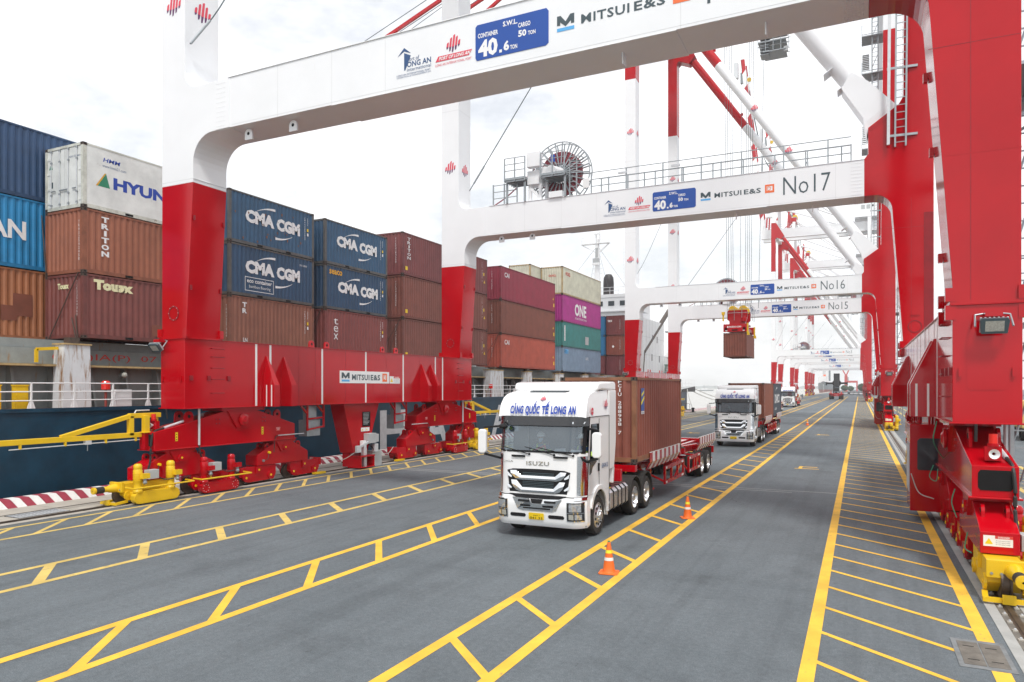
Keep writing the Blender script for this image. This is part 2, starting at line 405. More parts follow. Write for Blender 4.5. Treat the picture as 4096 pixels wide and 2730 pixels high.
# ================================================================== the setting
def sheet(name, x0, x1, y0, y1, z, m, nx=1, ny=1):
    b = MB(); b.add([(x0, y0, z), (x1, y0, z), (x1, y1, z), (x0, y1, z)], [(0, 1, 2, 3)], m)
    return tag(b.build(name), kind='structure')
sheet('quay_pavement', -24.6, 1500, -60, 1500, 0, 'asphalt')
sheet('sea', -6000, -24.62, -600, 6500, -2.4, 'water')
b = MB(); b.box(-24.62, -24.58, -60, 1500, -3, -.002, 'concrete'); tag(b.build('quay_wall'), kind='structure')
# concrete apron along the sea-side crane rail: cast slabs with open joints between them
apr = tag(MB().add([(-24.58, -60, .003), (-21.12, -60, .003), (-21.12, 700, .003), (-24.58, 700, .003)], [(0, 1, 2, 3)], 'dark').build('rail_apron'), kind='structure')
m1 = MB().box(-24.58, -22.78, 0, 5.97, .004, .014, 'concrete').mesh('slab'); m2 = MB().box(-22.64, -21.8, 0, 5.97, .004, .014, 'concrete').mesh('slab')
m3 = MB().box(-21.40, -21.12, 0, 5.97, .004, .014, 'concrete').mesh('slab')
for i in range(33):
    for me in (m1, m2, m3):
        o = ob('slab', me, apr); o.location = (0, 2 + i * 6, 0)
b = MB()
for x0, x1 in ((-24.58, -22.78), (-22.64, -21.8), (-21.40, -21.12)): b.box(x0, x1, 200, 700, .004, .014, 'concrete')
tag(b.build('slab', apr), kind='stuff')
def rail_track(name, X, clips):
    b = MB(); b.prism([(X - .075, .004), (X + .075, .004), (X + .03, .016), (X + .036, .03), (X - .036, .03), (X - .03, .016)], 'y', -20, 650, 'steel_rail')
    t = tag(b.build(name), kind='structure')
    if not clips: return
    b = MB()
    for i in range(170):
        y = 8 + i * .45
        for s in (-1, 1):
            b.box(X + s * .12 - .035, X + s * .12 + .035, y, y + .07, .004, .026, 'concrete'); b.cyl((X + s * .12, y + .035, .026), (X + s * .12, y + .035, .05), .018, 'galv_pale', n=6)
    tag(b.build('rail_clip', t), kind='stuff')
rail_track('sea_side_rail', -21.6, False); rail_track('land_side_rail', 2.3, True)
b = MB().add([(2.12, -20, .0035), (2.48, -20, .0035), (2.48, 650, .0035), (2.12, 650, .0035)], [(0, 1, 2, 3)], 'rail_bed')
for x0, x1 in ((1.96, 2.12), (2.48, 2.72)):
    b.box(x0, x1, -20, 650, .002, .010, 'concrete_pale')
tag(b.build('land_rail_bed'), kind='structure')
# kerb: painted blocks
kb = tag(MB().box(-24.56, -23.93, -40, 700, .001, .02, 'concrete').build('quay_kerb'), kind='structure')
prof = [(-23.86, .014), (-24.02, .25), (-24.10, .28), (-24.46, .28), (-24.54, .014)]
sl = .12
def kerb_block(y0, y1, m, b):
    # block faces are cut on the slant, as the paint is
    n = len(prof); vs = [(x, y0 - sl * (1 if z > .1 else 0), z) for x, z in prof] + [(x, y1 - sl * (1 if z > .1 else 0), z) for x, z in prof]
    b.add(vs, [tuple(range(n)), tuple(range(n, 2 * n))[::-1]] + [(i, (i + 1) % n, n + (i + 1) % n, n + i) for i in range(n)], m)
kw, kr = MB(), MB(); kerb_block(0, .285, 'kerb_white', kw); kerb_block(0, .285, 'kerb_red', kr)
kms = (kw.mesh('kerb_block'), kr.mesh('kerb_block'))
for i in range(290):
    o = ob('kerb_block', kms[i % 2], kb); o.location = (random.uniform(-.006, .006), 8.25 + i * .29, random.uniform(-.004, .004))
b = MB()
for i in range(290, 900):
    y = 8.25 + i * .29; kerb_block(y, y + .285, ('kerb_white', 'kerb_red')[i % 2], b)
tag(b.build('kerb_block', kb), kind='stuff')
# painted lane bands: two lines with slanting ties
def band(name, xa, xb, wl_, tie0, tie_dy, step, tw, m, y1=330, wr=None):
    b = MB(); wr = wr or wl_
    for x, w in ((xa, wl_), (xb, wr)):
        b.add([(x - w / 2, -8, .004), (x + w / 2, -8, .004), (x + w / 2, y1, .004), (x - w / 2, y1, .004)], [(0, 1, 2, 3)], m)
    y = tie0 - 14 * step
    while y < y1 - 4:
        j = random.uniform(-.04, .04)
        p0, p1 = (xa + wl_ / 2 - .01, y + tie_dy + j), (xb - wr / 2 + .01, y + j)
        b.add([(p1[0], p1[1] - tw / 2, .0041), (p1[0], p1[1] + tw / 2, .0041), (p0[0], p0[1] + tw / 2, .0041), (p0[0], p0[1] - tw / 2, .0041)], [(0, 1, 2, 3)], m)
        y += step
    return tag(b.build(name), kind='structure')
band('lane_band_rail', -20.63, -19.25, .15, 11.31, 1.55, 1.43, .2, 'mark_old')
band('lane_band_sea', -15.66, -14.34, .17, 8.48, .95, 2.27, .26, 'mark_old')
band('lane_band_middle', -10.73, -9.45, .19, 6.15, 1.5, 2.26, .26, 'mark')
band('lane_band_truck', -5.60, -4.34, .2, 8.29, 1.0, 2.31, .2, 'mark')
band('walkway_band', -.63, 1.70, .2, 11.81, 1.68, 1.38, .13, 'mark', wr=.22)
band('yard_band', 5.4, 6.9, .2, 11.0, 1.4, 1.38, .14, 'mark_old')
b = MB()
for x, y in ((-9.2, 42.2), (-2.75, 36.0), (-3.2, 62), (-13.0, 60)):
    b.box(x, x + 1.05, y, y + .16, .002, .0045, 'mark'); b.box(x + .15, x + .31, y + .16, y + 1.1, .002, .0045, 'mark'); b.box(x + .31, x + .95, y + .8, y + .96, .002, .0045, 'mark')
tag(b.build('bay_mark'), kind='structure')
b = MB()
for y, x0, x1 in ((27.55, -20.4, -2.2), (28.0, -20.4, 1.5), (58, -20, 1.5), (96, -20, 1.5)):
    b.add([(x0, y, .0035), (x1, y + .1, .0035), (x1, y + .19, .0035), (x0, y + .09, .0035)], [(0, 1, 2, 3)], 'concrete_pale')
tag(b.build('pavement_joint'), kind='structure')
# manhole beside the walkway and drain grate on the apron
t = thing('manhole_cover', 'square concrete manhole cover with slots beside the walkway line at lower right', 'manhole', (1.5, 12.05, 0))
MB().box(-.27, .40, -.62, .62, .002, .010, 'manhole').build('frame', t)
for k in range(2):
    o = MB().box(-.20 + k * .28, .06 + k * .28, -.5, .5, .010, .015, 'rail_bed').build('slab', t)
    MB().box(-.14 + k * .28, 0 + k * .28, -.3, -.28, .015, .017, 'dark').build('slot', o); MB().box(-.14 + k * .28, 0 + k * .28, .28, .3, .015, .017, 'dark').build('slot', o)
t = thing('drain_grate', 'pale steel drain grate set into the concrete apron by the striped kerb', 'drain', (-22.2, 13.1, .014))
MB().box(-.37, .37, -.75, .75, 0, .006, 'dark').build('frame', t)
sm = MB().box(-.34, .34, -.028, .028, .006, .016, 'galv_pale').mesh('slat'); sl2 = MB().box(-.02, .02, -.72, .72, .006, .018, 'galv_pale').mesh('slat')
for i in range(14):
    o = ob('slat', sm, t); o.location = (0, -.68 + i * .105, 0)
for x in (-.32, 0, .32):
    o = ob('slat', sl2, t); o.location = (x, 0, 0)
# cracks and spilled drops on the pavement
b = MB()
for x, y, n_, dx, dy in ((-16.9, 16.5, 22, .10, .05), (-13.2, 21, 20, .05, .12), (-3.4, 24, 16, -.06, .09)):
    for i in range(n_):
        x2, y2 = x + dx + random.gauss(0, .05), y + dy + random.gauss(0, .05); w = .003 + .002 * random.random(); q = Vector((y - y2, x2 - x, 0)).normalized() * w
        b.add([(x - q.x, y - q.y, .0032), (x + q.x, y + q.y, .0032), (x2 + q.x, y2 + q.y, .0032), (x2 - q.x, y2 - q.y, .0032)], [(0, 1, 2, 3)], 'dark'); x, y = x2, y2
tag(b.build('pavement_crack'), kind='structure')
b = MB()
for k in range(80):
    a = k / 80; x, y = -18.6 + 4.4 * a + random.gauss(0, .5), 13.9 - 2.2 * a + random.gauss(0, .42); s = random.uniform(.015, .045)
    b.add([(x + s * random.uniform(.6, 1.4) * math.cos(j * 1.05), y + .6 * s * random.uniform(.6, 1.4) * math.sin(j * 1.05), .0033 + k * 4e-6) for j in range(6)], [tuple(range(6))], 'oil')
tag(b.build('oil_drops'), kind='stuff')
# far shore: low wooded ground
b = MB(); pts = []
N = 260
for i in range(N + 1):
    x = -5200 + i * 5200 / N; pts.append((x, 5 + 6 * random.random() + 5 * math.sin(i * .23) ** 2))
vs = [(x, 3600 + random.uniform(-30, 30), -2.4) for x, h in pts] + [(x, 3640 + random.uniform(-20, 20), h * 1.0) for x, h in pts] + [(x, 3900, -2.4) for x, h in pts]
n = N + 1
fs = [(i, i + 1, n + i + 1, n + i) for i in range(N)] + [(n + i, n + i + 1, 2 * n + i + 1, 2 * n + i) for i in range(N)]
b.add(vs, fs, 'shore'); tag(b.build('far_shore_terrain'), kind='structure')

# ================================================================== shipping containers
W2 = 1.219
_cm = {}
def corr(a0, a1, per=.278, d=.036):
    """outline of a corrugated sheet along one axis: (position, depth)"""
    n = max(1, round((a1 - a0) / per)); p = (a1 - a0) / n; out = []
    for i in range(n):
        s = a0 + i * p; out += [(s, 0), (s + p * .27, 0), (s + p * .5, d), (s + p * .77, d)]
    out.append((a1, 0)); return out
def cont_meshes(L, Hh, plain=False):
    k = (L, Hh, plain)
    if k in _cm: return _cm[k]
    d = {}
    b = MB()                                                    # frame: posts and rails
    for sx in (-1, 1):
        for y in (0, L - .16):
            xo = sx * W2; b.box(min(xo, xo - sx * .13), max(xo, xo - sx * .13), y, y + .16, .12, Hh - .12, 'cont_frame')
        xo = sx * (W2 - .004); b.box(min(xo, xo - sx * .06), max(xo, xo - sx * .06), .16, L - .16, Hh - .085, Hh - .012, 'cont_frame')
        b.box(min(xo, xo - sx * .05), max(xo, xo - sx * .05), .16, L - .16, .012, .165, 'cont_frame')
    for y in (.006, L - .086):
        b.box(-W2 + .13, W2 - .13, y, y + .08, Hh - .11, Hh - .01, 'cont_frame'); b.box(-W2 + .13, W2 - .13, y, y + .08, .012, .15, 'cont_frame')
    d['frame'] = b.mesh('frame')
    b = MB(); c = .178                                          # casting with its holes
    b.box(0, .162, 0, c, 0, .118, 'casting'); b.box(.06, .11, -.002, .05, .03, .09, 'dark'); b.box(.12, .1645, .055, .12, .03, .09, 'dark')
    d['casting'] = b.mesh('corner_casting')
    for nm, sx in (('side+', 1), ('side-', -1)):
        b = MB(); pr = [(.16, 0), (L - .16, 0)] if plain else corr(.16, L - .16)
        x = sx * (W2 - .014)
        vs = [(x - sx * q, y, .165) for y, q in pr] + [(x - sx * q, y, Hh - .085) for y, q in pr]; n = len(pr)
        b.add(vs, [(i, i + 1, n + i + 1, n + i) for i in range(n - 1)], 'cont'); d[nm] = b.mesh('side_panel')
    b = MB(); pr = corr(-W2 + .13, W2 - .13, .26, .045); n = len(pr)
    b.add([(x, .018 + q, .15) for x, q in pr] + [(x, .018 + q, Hh - .11) for x, q in pr], [(i, i + 1, n + i + 1, n + i) for i in range(n - 1)], 'cont'); d['front'] = b.mesh('end_panel')
    b = MB(); b.box(-W2 + .06, W2 - .06, .05, L - .05, Hh - .05, Hh - .022, 'cont'); d['roof'] = b.mesh('roof_panel')
    b = MB(); b.box(-W2 + .05, W2 - .05, .03, L - .03, .09, .13, 'dark')
    for i in range(int(L / .6)): b.box(-W2 + .06, W2 - .06, .3 + i * .6, .38 + i * .6, .02, .09, 'cont_frame')
    d['floor'] = b.mesh('floor')
    b = MB()                                                    # one door leaf, left of centre
    b.box(-W2 + .135, -.008, .03, .06, .155, Hh - .115, 'cont')
    for z in (.3, .85, 1.5, 2.1): b.box(-W2 + .10, -W2 + .30, .012, .03, z, z + .09, 'cont_frame')
    d['door'] = b.mesh('door')
    b = MB()
    b.cyl((0, .0, .14), (0, .0, Hh - .1), .019, 'galv_pale', n=8)
    for z in (.2, .62, Hh - .65, Hh - .2): b.box(-.05, .05, -.015, .028, z, z + .07, 'galv')
    b.box(0, .28, -.02, 0, .78, .82, 'galv'); d['rod'] = b.mesh('lock_rod')
    b = MB(); b.box(-.18, .18, -.003, .003, .03, .125, 'dark'); d['pocket'] = b.mesh('forklift_pocket')
    _cm[k] = d; return d
BROWN = (.235, .070, .045); BROWN2 = (.20, .058, .048); BROWN3 = (.185, .056, .048); RUST = (.30, .105, .058)
CBLUE = (.033, .092, .175); CBLUE2 = (.024, .064, .130)
def container(label, xc, y0, z0, col, L=6.058, Hh=2.591, end='front', group=None, plain=False, frame=None, far_end=False, lean=0):
    t = thing('shipping_container', label, 'container', (xc, y0, z0), lean, group)
    d = cont_meshes(L, Hh, plain); col = col + (1,); fc = (frame + (1,)) if frame else tuple(c * .82 for c in col[:3]) + (1,)
    def part(n, me, c=col, p=t):
        o = ob(n, me, p); o.color = c; return o
    part('frame', d['frame'], fc); part('side_panel', d['side+']); part('side_panel', d['side-']); part('roof_panel', d['roof']); part('floor', d['floor'])
    for sx in (-1, 1):
        for e in (0, 1):
            for z in (0, Hh - .118):
                o = part('corner_casting', d['casting'], fc); o.scale = (sx, -1 if e else 1, 1)
                o.location = (sx * (W2 - .16), L if e else 0, z)
    if L < 7:
        for y in (L / 2 - 1.02, L / 2 + 1.02):
            for sx in (1, -1):
                o = part('forklift_pocket', d['pocket']); o.location = (sx * (W2 - .003), y, 0); o.rotation_euler = (0, 0, R(90) * sx)
    if end == 'door':
        for sx in (1, -1):
            o = part('door', d['door']); o.scale = (sx, 1, 1)
            for x in (-.28, -.82):
                r = part('lock_rod', d['rod'], col, o); r.location = (x, 0, 0)
        o = part('end_panel', d['front']); o.location = (0, L, 0); o.scale = (1, -1, 1)
    else:
        part('end_panel', d['front']); o = part('end_panel', d['front']); o.location = (0, L, 0); o.scale = (1, -1, 1)
    return t
SX = W2 - .011      # plane for lettering on the +X side
EY = .013           # plane for lettering on the -Y end
XR = -27.75 - W2    # centre of the outboard row
XR2 = XR - 2.5
HC = 2.896
def side(t, s, y, z, w, h, m, **k): return letters('lettering', s, (SX, y, z), w, h, m, t, FX, **k)
def endt(t, s, x, z, w, h, m, **k): return letters('lettering', s, (x, EY, z), w, h, m, t, FY, **k)
def marks(t, y, code, L=6.058, top=2.25):
    side(t, code, y, top - 1.25, .07, 1.25, 'text_worn', stack=True); side(t, '22G1', y + .22, top - .42, .07, .42, 'text_worn', stack=True)
    b = MB()
    for k, (m, dz) in enumerate((('sign_yellow', .75), ('text_worn', 1.0))): flat(b, [(y + .2, top - dz), (y + .32, top - dz), (y + .32, top - dz + .16), (y + .2, top - dz + .16)], (SX, 0, 0), m)
    b.build('sticker', t, each=True)
def swoosh(t, y, z, w, s=1, m='text_worn'):
    b = MB(); n = 10; vs = []
    for i in range(n + 1):
        a = i / n; zz = .30 * (1 - (1 - a) ** 2.2); th = .02 + .11 * a ** 1.2
        yy = a * w; vs += [(yy, zz - th / 2), (yy, zz + th / 2)]
    if s < 0: vs = [(w - p[0], -p[1]) for p in vs]
    b.add([(SX, y + p[0], z + p[1]) for p in vs], [(2 * i, 2 * i + 2, 2 * i + 3, 2 * i + 1) for i in range(n)], m); b.build('emblem', t)
def cgm(t, y=1.05, z=1.15, s=1.):
    side(t, 'CMA', y, z, 1.98 * s, .66 * s, 'text_worn', bold=.065); side(t, 'CGM', y + 2.14 * s, z - .03, 1.75 * s, .66 * s, 'text_worn', bold=.065)
    swoosh(t, y + .75 * s, z + .68 * s, 1.3 * s); swoosh(t, y + 2.05 * s, z - .18 * s, 1.25 * s, -1)
T1, T2, T3 = 5.78, 8.39, 11.0
GS = 'containers stacked on the ship'
# stack at the left of the near crane leg
t = container('white refrigerated container with green triangle and blue lettering, above the vertical name', XR, 18.1, T3, (.70, .72, .70), end='door', plain=True, group=GS, frame=(.55, .56, .50))
side(t, 'HYUNDAI', 1.30, .98, 4.0, .5, 'blue_text', bold=.05); side(t, 'HMM', .85, 2.02, .72, .17, 'blue_text', slant=.25, bold=.02); side(t, 'www.hmm21.com', .82, 1.80, 1.05, .12, 'navy')
b = MB(); flat(b, [(.62, .98), (1.15, .98), (.98, 1.55)], (SX + .001, 0, 0), 'green_logo'); flat(b, [(.54, .98), (.62, .98), (.98, 1.55), (.92, 1.55)], (SX, 0, 0), 'text_orange'); flat(b, [(-1.0, 1.72), (-.76, 1.72), (-.86, 2.0)], (0, .027, 0), 'green_logo', FY); flat(b, [(-.86, .95), (-.74, .95), (-.74, 1.2), (-.86, 1.2)], (0, .027, 0), 'slate_text', FY); b.build('emblem', t)
letters('lettering', 'HDMU 5325608', (.30, .027, 2.05), .65, .08, 'navy', t, FY)
t = container('rust brown container with vertical white name below the white refrigerated one', XR, 18.1, T2, RUST, group=GS)
side(t, 'TRITON', .78, .75, .33, 1.62, 'text_worn', stack=True, bold=.045); endt(t, 'TRHU2542458', .92, .5, .06, 1.6, 'text_worn', stack=True)
t = container('dark red brown container with cream lettering at the bottom of the leftmost outboard stack', XR, 18.1, T1, BROWN3, group=GS)
side(t, 'Touax', .45, 1.98, 1.75, .42, 'text_cream', bold=.075); endt(t, 'Touax', -.42, 2.0, .72, .24, 'text_cream', bold=.05); endt(t, 'TCKU2549360', .80, .9, .05, 1.4, 'text_worn', stack=True)
b = MB(); flat(b, [(3.1, .25), (3.75, .25), (3.75, .75), (3.1, .75)], (SX, 0, 0), 'patch_brown'); b.build('patch', t)
# inboard stack seen at the left edge
for lab, z, h, col, tx in (('dark blue container standing higher behind the white refrigerated one', 11.47, HC, (.022, .060, .14), None), ('bright blue container with large white letters left of the two brown stacks', 8.6, 2.85, (.012, .20, .43), 1), ('orange brown container under the bright blue one with large letters', 5.72, 2.85, (.33, .125, .055), None)):
    t = container(lab, XR2 - .1, 9.6, z, col, L=12.192, Hh=h, group=GS)
    if tx:
        side(t, 'AN', 6.4, 1.15, 1.45, .75, 'text_worn', bold=.03); side(t, '3', 6.5, .35, .35, .4, 'text_worn', bold=.02)
b = MB(); flat(b, [(7.35, .95), (8.1, .95), (8.1, 1.85), (7.35, 1.85)], (SX, 0, 0), 'patch_brown'); flat(b, [(6.9, .75), (7.5, .75), (7.5, 1.35), (6.9, 1.35)], (SX - .001, 0, 0), 'patch_brown'); b.build('patch', t, each=True)
# second stack: two blue ones on a brown one
t = container('rust streaked blue container with white lettering, highest beside the near crane leg', XR, 25.42, T3, CBLUE, group=GS, frame=(.10, .10, .10)); cgm(t); marks(t, 5.3, 'CMAU1251823')
b = MB()
for i in range(26):
    y, z = random.gauss(3.3, 1.1), random.gauss(1.1, .45); s = random.uniform(.02, .07)
    flat(b, [(y - s, z), (y, z - s * 1.8), (y + s, z), (y, z + s)], (SX + .002, 0, 0), 'deck')
b.build('rust_stain', t)
t = container('blue container with boxed bamboo flooring print, second from top beside the near crane leg', XR, 25.42, T2, CBLUE2, group=GS, frame=(.09, .085, .08)); cgm(t, 1.05, 1.2); letters('lettering', 'CMU 028569', (SX, 4.9, 2.1), .6, .1, 'text_worn', t)
side(t, 'eco container', 1.15, .72, 1.7, .2, 'text_worn', bold=.02); side(t, 'bamboo flooring', 1.3, .42, 1.45, .2, 'text_worn')
b = MB()
for r_ in ((1.02, .30, 2.98, .33), (1.02, .98, 2.98, 1.01), (1.02, .33, 1.05, .98), (2.95, .33, 2.98, .98)): flat(b, [(r_[0], r_[1]), (r_[2], r_[1]), (r_[2], r_[3]), (r_[0], r_[3])], (SX, 0, 0), 'text_worn')
b.build('print_frame', t)
t = container('brown container with worn white T under two blue containers', XR, 25.42, T1, (.25, .10, .065), group=GS); side(t, 'TR', .85, 1.75, .3, .55, 'text_worn', stack=True, bold=.04); side(t, 'LN', .9, .32, .28, .2, 'text_worn', bold=.02); marks(t, 5.3, 'TRHU2573649')
endt(t, 'TRHU257364', 1.0, .5, .05, 1.6, 'text_worn', stack=True)
# third stack
t = container('blue container with white lettering, top of the middle stack', XR, 32.4, T3, CBLUE, group=GS, frame=(.10, .10, .10)); cgm(t); marks(t, 5.3, 'CMAU0158043')
t = container('blue container with small orange lettering above its white lettering', XR, 32.4, T2, CBLUE2, group=GS, frame=(.08, .085, .09)); cgm(t, 1.15, 1.05); side(t, 'seaco', .4, 2.05, 1.15, .28, 'text_orange', bold=.03); marks(t, 5.3, 'SEGU1172456')
t = container('brown container with vertical italic white letters under the middle blue pair', XR, 32.4, T1, (.22, .06, .055), group=GS); side(t, 'tex', .78, .85, .4, 1.25, 'text_worn', stack=True); marks(t, 5.3, 'TGHU3648051')
# fourth stack, forty foot
for k, (lab, col, z) in enumerate((('brown forty foot container at the bottom of the stack beside the second crane leg', (.19, .065, .05), 5.6), ('plain brown forty foot container in the middle of the stack beside the second crane leg', (.21, .068, .05), 8.53), ('brown forty foot container with vertical white name, top of its stack', (.20, .055, .055), 11.46))):
    t = container(lab, XR, 40.2, z, col, L=12.192, Hh=HC, group=GS); endt(t, 'TCLU4283550', .62, .8, .07, 1.7, 'text_worn', stack=True)
    if k == 2: side(t, 'TRITON', .6, 1.1, .38, 1.5, 'text_worn', stack=True, bold=.02)
    b = MB(); flat(b, [(.35, .35), (.62, .35), (.62, .6), (.35, .6)], (SX, 0, 0), 'sign_yellow'); flat(b, [(11.6, .9), (11.85, .9), (11.72, 1.15)], (SX, 0, 0), 'sign_yellow'); flat(b, [(11.55, 1.5), (11.7, 1.5), (11.7, 1.75), (11.55, 1.75)], (SX, 0, 0), 'sign_yellow'); b.build('sticker', t, each=True)
    side(t, 'TCLU 428355 0', 11.3, 1.0, .08, 1.6, 'text_worn', stack=True)
# fifth stack, forty foot
for k, (lab, col, z) in enumerate((('orange red forty foot container with short white name at the stack bottom', (.40, .085, .055), 5.55), ('brown forty foot container between a crimson one and an orange red one', (.20, .065, .045), 8.48), ('crimson forty foot container with short white name, top of its stack', (.27, .030, .055), 11.41))):
    t = container(lab, XR, 54.9, z, col, L=12.192, Hh=HC, group=GS); endt(t, 'CAIU 641350', .3, .9, .07, 1.6, 'text_worn', stack=True)
    if k != 1: side(t, 'CAI', .75, 2.0, .95, .42, 'text_worn', bold=.02)
    b = MB(); flat(b, [(11.75, .5), (12.0, .5), (12.0, .85), (11.75, .85)], (SX, 0, 0), 'sign_yellow'); flat(b, [(-.95, .45), (-.6, .45), (-.6, .85), (-.95, .85)], (0, EY, 0), 'sign_yellow', FY); flat(b, [(11.6, 1.2), (11.85, 1.2), (11.72, 1.45)], (SX, 0, 0), 'sign_yellow'); b.build('sticker', t, each=True)
# sixth stack, four high
t = container('grey blue forty foot container at the bottom of the four high stack', XR, 69.1, 5.48, (.19, .27, .37), L=12.192, group=GS); b = MB(); flat(b, [(.6, 1.9), (1.7, 1.9), (1.7, 2.35), (.6, 2.35)], (SX, 0, 0), 'light_blue'); b.build('sticker', t, each=True); side(t, 'K L', .7, 1.96, .9, .32, 'text_white', bold=.03)
side(t, 'GATE', 7.0, 1.4, .9, .3, 'text_worn')
t = container('sea green forty foot container above the grey blue one', XR, 69.1, 8.1, (.045, .21, .20), L=12.192, group=GS)
b = MB(); flat(b, [(.55, .6), (.85, .6), (.85, 2.2), (.55, 2.2)], (SX - .001, 0, 0), 'text_white'); flat(b, [(6.9, .5), (8.0, .5), (8.0, 1.4), (6.9, 1.4)], (SX - .001, 0, 0), 'hivis') if False else flat(b, [(6.9, .5), (8.0, .5), (8.0, 1.4), (6.9, 1.4)], (SX - .001, 0, 0), 'grey_box'); b.build('sticker', t, each=True); side(t, 'BOCONTRAC', .63, .66, .14, 1.48, 'slate_text', stack=True)
t = container('magenta forty foot container with large white name', XR, 69.1, 10.72, (.38, .032, .23), L=12.192, Hh=2.8, group=GS); side(t, 'ONE', 3.6, .85, 3.6, 1.35, 'text_white', bold=.035); side(t, 'OCEAN NETWORK EXPRESS', 3.7, .48, 3.6, .22, 'text_worn')
t = container('cream forty foot container with red name, top of the outboard four high stack', XR, 69.1, 13.54, (.56, .56, .45), L=12.192, Hh=HC, group=GS, frame=(.40, .30, .16)); side(t, 'OOCL', .9, 2.05, 1.35, .38, 'text_red', bold=.03); endt(t, 'OOCL', -.35, 1.85, .85, .22, 'text_red', bold=.03)
t = container('cream container end beside the outboard cream one, on the inboard stack', XR2, 66.5, 13.54, (.54, .55, .45), L=12.192, Hh=HC, group=GS, frame=(.40, .30, .16))
t = container('cream lower container of the inboard stack behind the crimson one', XR2, 66.5, 10.6, (.50, .50, .42), L=12.192, Hh=HC, group=GS)
# last stack before the bridge: ends face the camera
for k, (lab, col) in enumerate((('dark red container end at the bottom before the ship bridge', (.15, .035, .04)), ('brown container end with pale diamond mark before the ship bridge', (.22, .06, .04)), ('brown container end with short white name before the ship bridge', (.17, .042, .042)))):
    t = container(lab, XR, 90.6, 5.4 + k * 2.65, col, group=GS); endt(t, 'TEXU3418260', .66, .75, .06, 1.3, 'text_worn', stack=True)
    if k == 2: endt(t, 'tex', -1.0, 1.75, .62, .32, 'text_white', bold=.02)
    if k == 1:
        b = MB(); flat(b, [(-.25, .95), (-.08, 1.15), (-.25, 1.35), (-.42, 1.15)], (0, EY, 0), 'text_white', FY); b.build('sticker', t, each=True)
for k, (lab, col) in enumerate((('dark red container edge low between the four high stack and the last stack', (.16, .035, .04)), ('blue container edge between the four high stack and the last stack', (.02, .16, .33)), ('upper blue container edge between the four high stack and the last stack', (.02, .15, .31)))):
    container(lab, XR2, 90.2, 5.4 + k * 2.62, col, group=GS)

# ================================================================== container ship
ship = thing('container_ship', 'blue hulled container ship moored along the quay with white bridge aft', 'ship', (-38, 45, -2.4))
SO = (38, -45, 2.4)
def sp(b, name, smooth=None, bevel=0., parent=None):
    o = b.build(name, parent or ship, smooth, bevel, SO); return o
HX = -26.2
b = MB()                                                        # hull as lofted stations (y, half width factor, keel rise)
st = [(-62, .02, 1.), (-50, .45, .6), (-35, .85, .2), (-20, 1, 0), (100, 1, 0), (118, .97, .25), (127, .9, .55), (129, .85, .7)]
rows = []
for y, w, k in st:
    hw = (11.9) * w; xc = HX - 11.9
    rows.append([(xc + hw, y, 3.05), (xc + hw, y, .0), (xc + hw * (1 - .25 * k), y, -2.0), (xc + hw * (1 - .6 * k), y, -4), (xc - hw * (1 - .6 * k), y, -4), (xc - hw * (1 - .25 * k), y, -2.0), (xc - hw, y, 0), (xc - hw, y, 3.05)])
n = 8; vs = [p for r in rows for p in r]
fs = [(i * n + j, (i + 1) * n + j, (i + 1) * n + j + 1, i * n + j + 1) for i in range(len(rows) - 1) for j in range(n - 1)]
fs += [tuple(range(n)), tuple(range((len(rows) - 1) * n, len(rows) * n))]
b.add(vs, fs, 'hull'); hull = sp(b, 'hull')
b = MB()
b.add([(r[0][0] - .02, r[0][1], 3.0) for r in rows] + [(r[-1][0] + .02, r[-1][1], 3.0) for r in rows], [(i, i + 1, len(rows) + i + 1, len(rows) + i) for i in range(len(rows) - 1)], 'deck')
sp(b, 'deck')
b = MB(); b.prism([(118.6, 3.06), (129, 3.06), (129, 4.0), (118.6, 3.5)], 'x', HX - .3, HX - .15, 'hull_dark'); sp(b, 'stern_bulwark')
b = MB(); b.box(HX - .02, HX + .06, -30, 118, 2.92, 3.06, 'hull'); sp(b, 'rubbing_strake')
for s, y0, w in (('H', 35.55, 2.75), ('A', 40.55, 3.0), ('A', 50.1, 3.1)):
    letters('lettering', s, (HX + .012 + 38, y0 - 45, -.1 + 2.4), w, 2.5, 'hull_letter', hull, FX, bold=.03)
letters('draught_marks', '22', (HX + .012 + 38, 66.5 - 45, -.6 + 2.4), .3, .3, 'hull_letter', hull, FX)
# coaming with stiffeners, beam and hatch covers
b = MB(); b.box(-29.1, -28.95, -25, 96.5, 3.0, 5.0, 'coaming'); b.box(-29.0, -28.0, -25, 96.5, 4.62, 4.70, 'rust_girder'); b.box(-28.99, -28.93, -25, 96.5, 4.72, 5.36, 'coaming')
cm = sp(b, 'hatch_coaming')
st_m = MB(); st_m.prism([(-28.96, 3.0), (-28.35, 3.0), (-28.7, 4.62), (-28.96, 4.62)], 'y', -.05, .05, 'coaming'); st_me = st_m.mesh('stiffener')
for i in range(54):
    o = ob('stiffener', st_me, cm); o.location = (38, 8.2 + i * 1.55 - 45, 2.4)
b = MB(); b.box(-28.94, -28.93 + .012, 9, 24.9, 4.74, 5.34, 'coaming'); letters('x', '( 16 )IA(P)  07', (-28.905, 17.6, 4.86), 4.7, .34, 'text_red', None, FX, mb=b); sp(b, 'bay_number', parent=None)
for y0, y1, zt in ((9, 25.15, 5.705), (25.2, 39.85, 5.765), (39.9, 54.45, 5.585), (54.5, 68.75, 5.535), (68.8, 82.9, 5.465), (82.95, 97, 5.39)):
    b = MB(); b.box(-47, -29.02, y0, y1, 5.37, zt, 'coaming'); sp(b, 'hatch_cover')
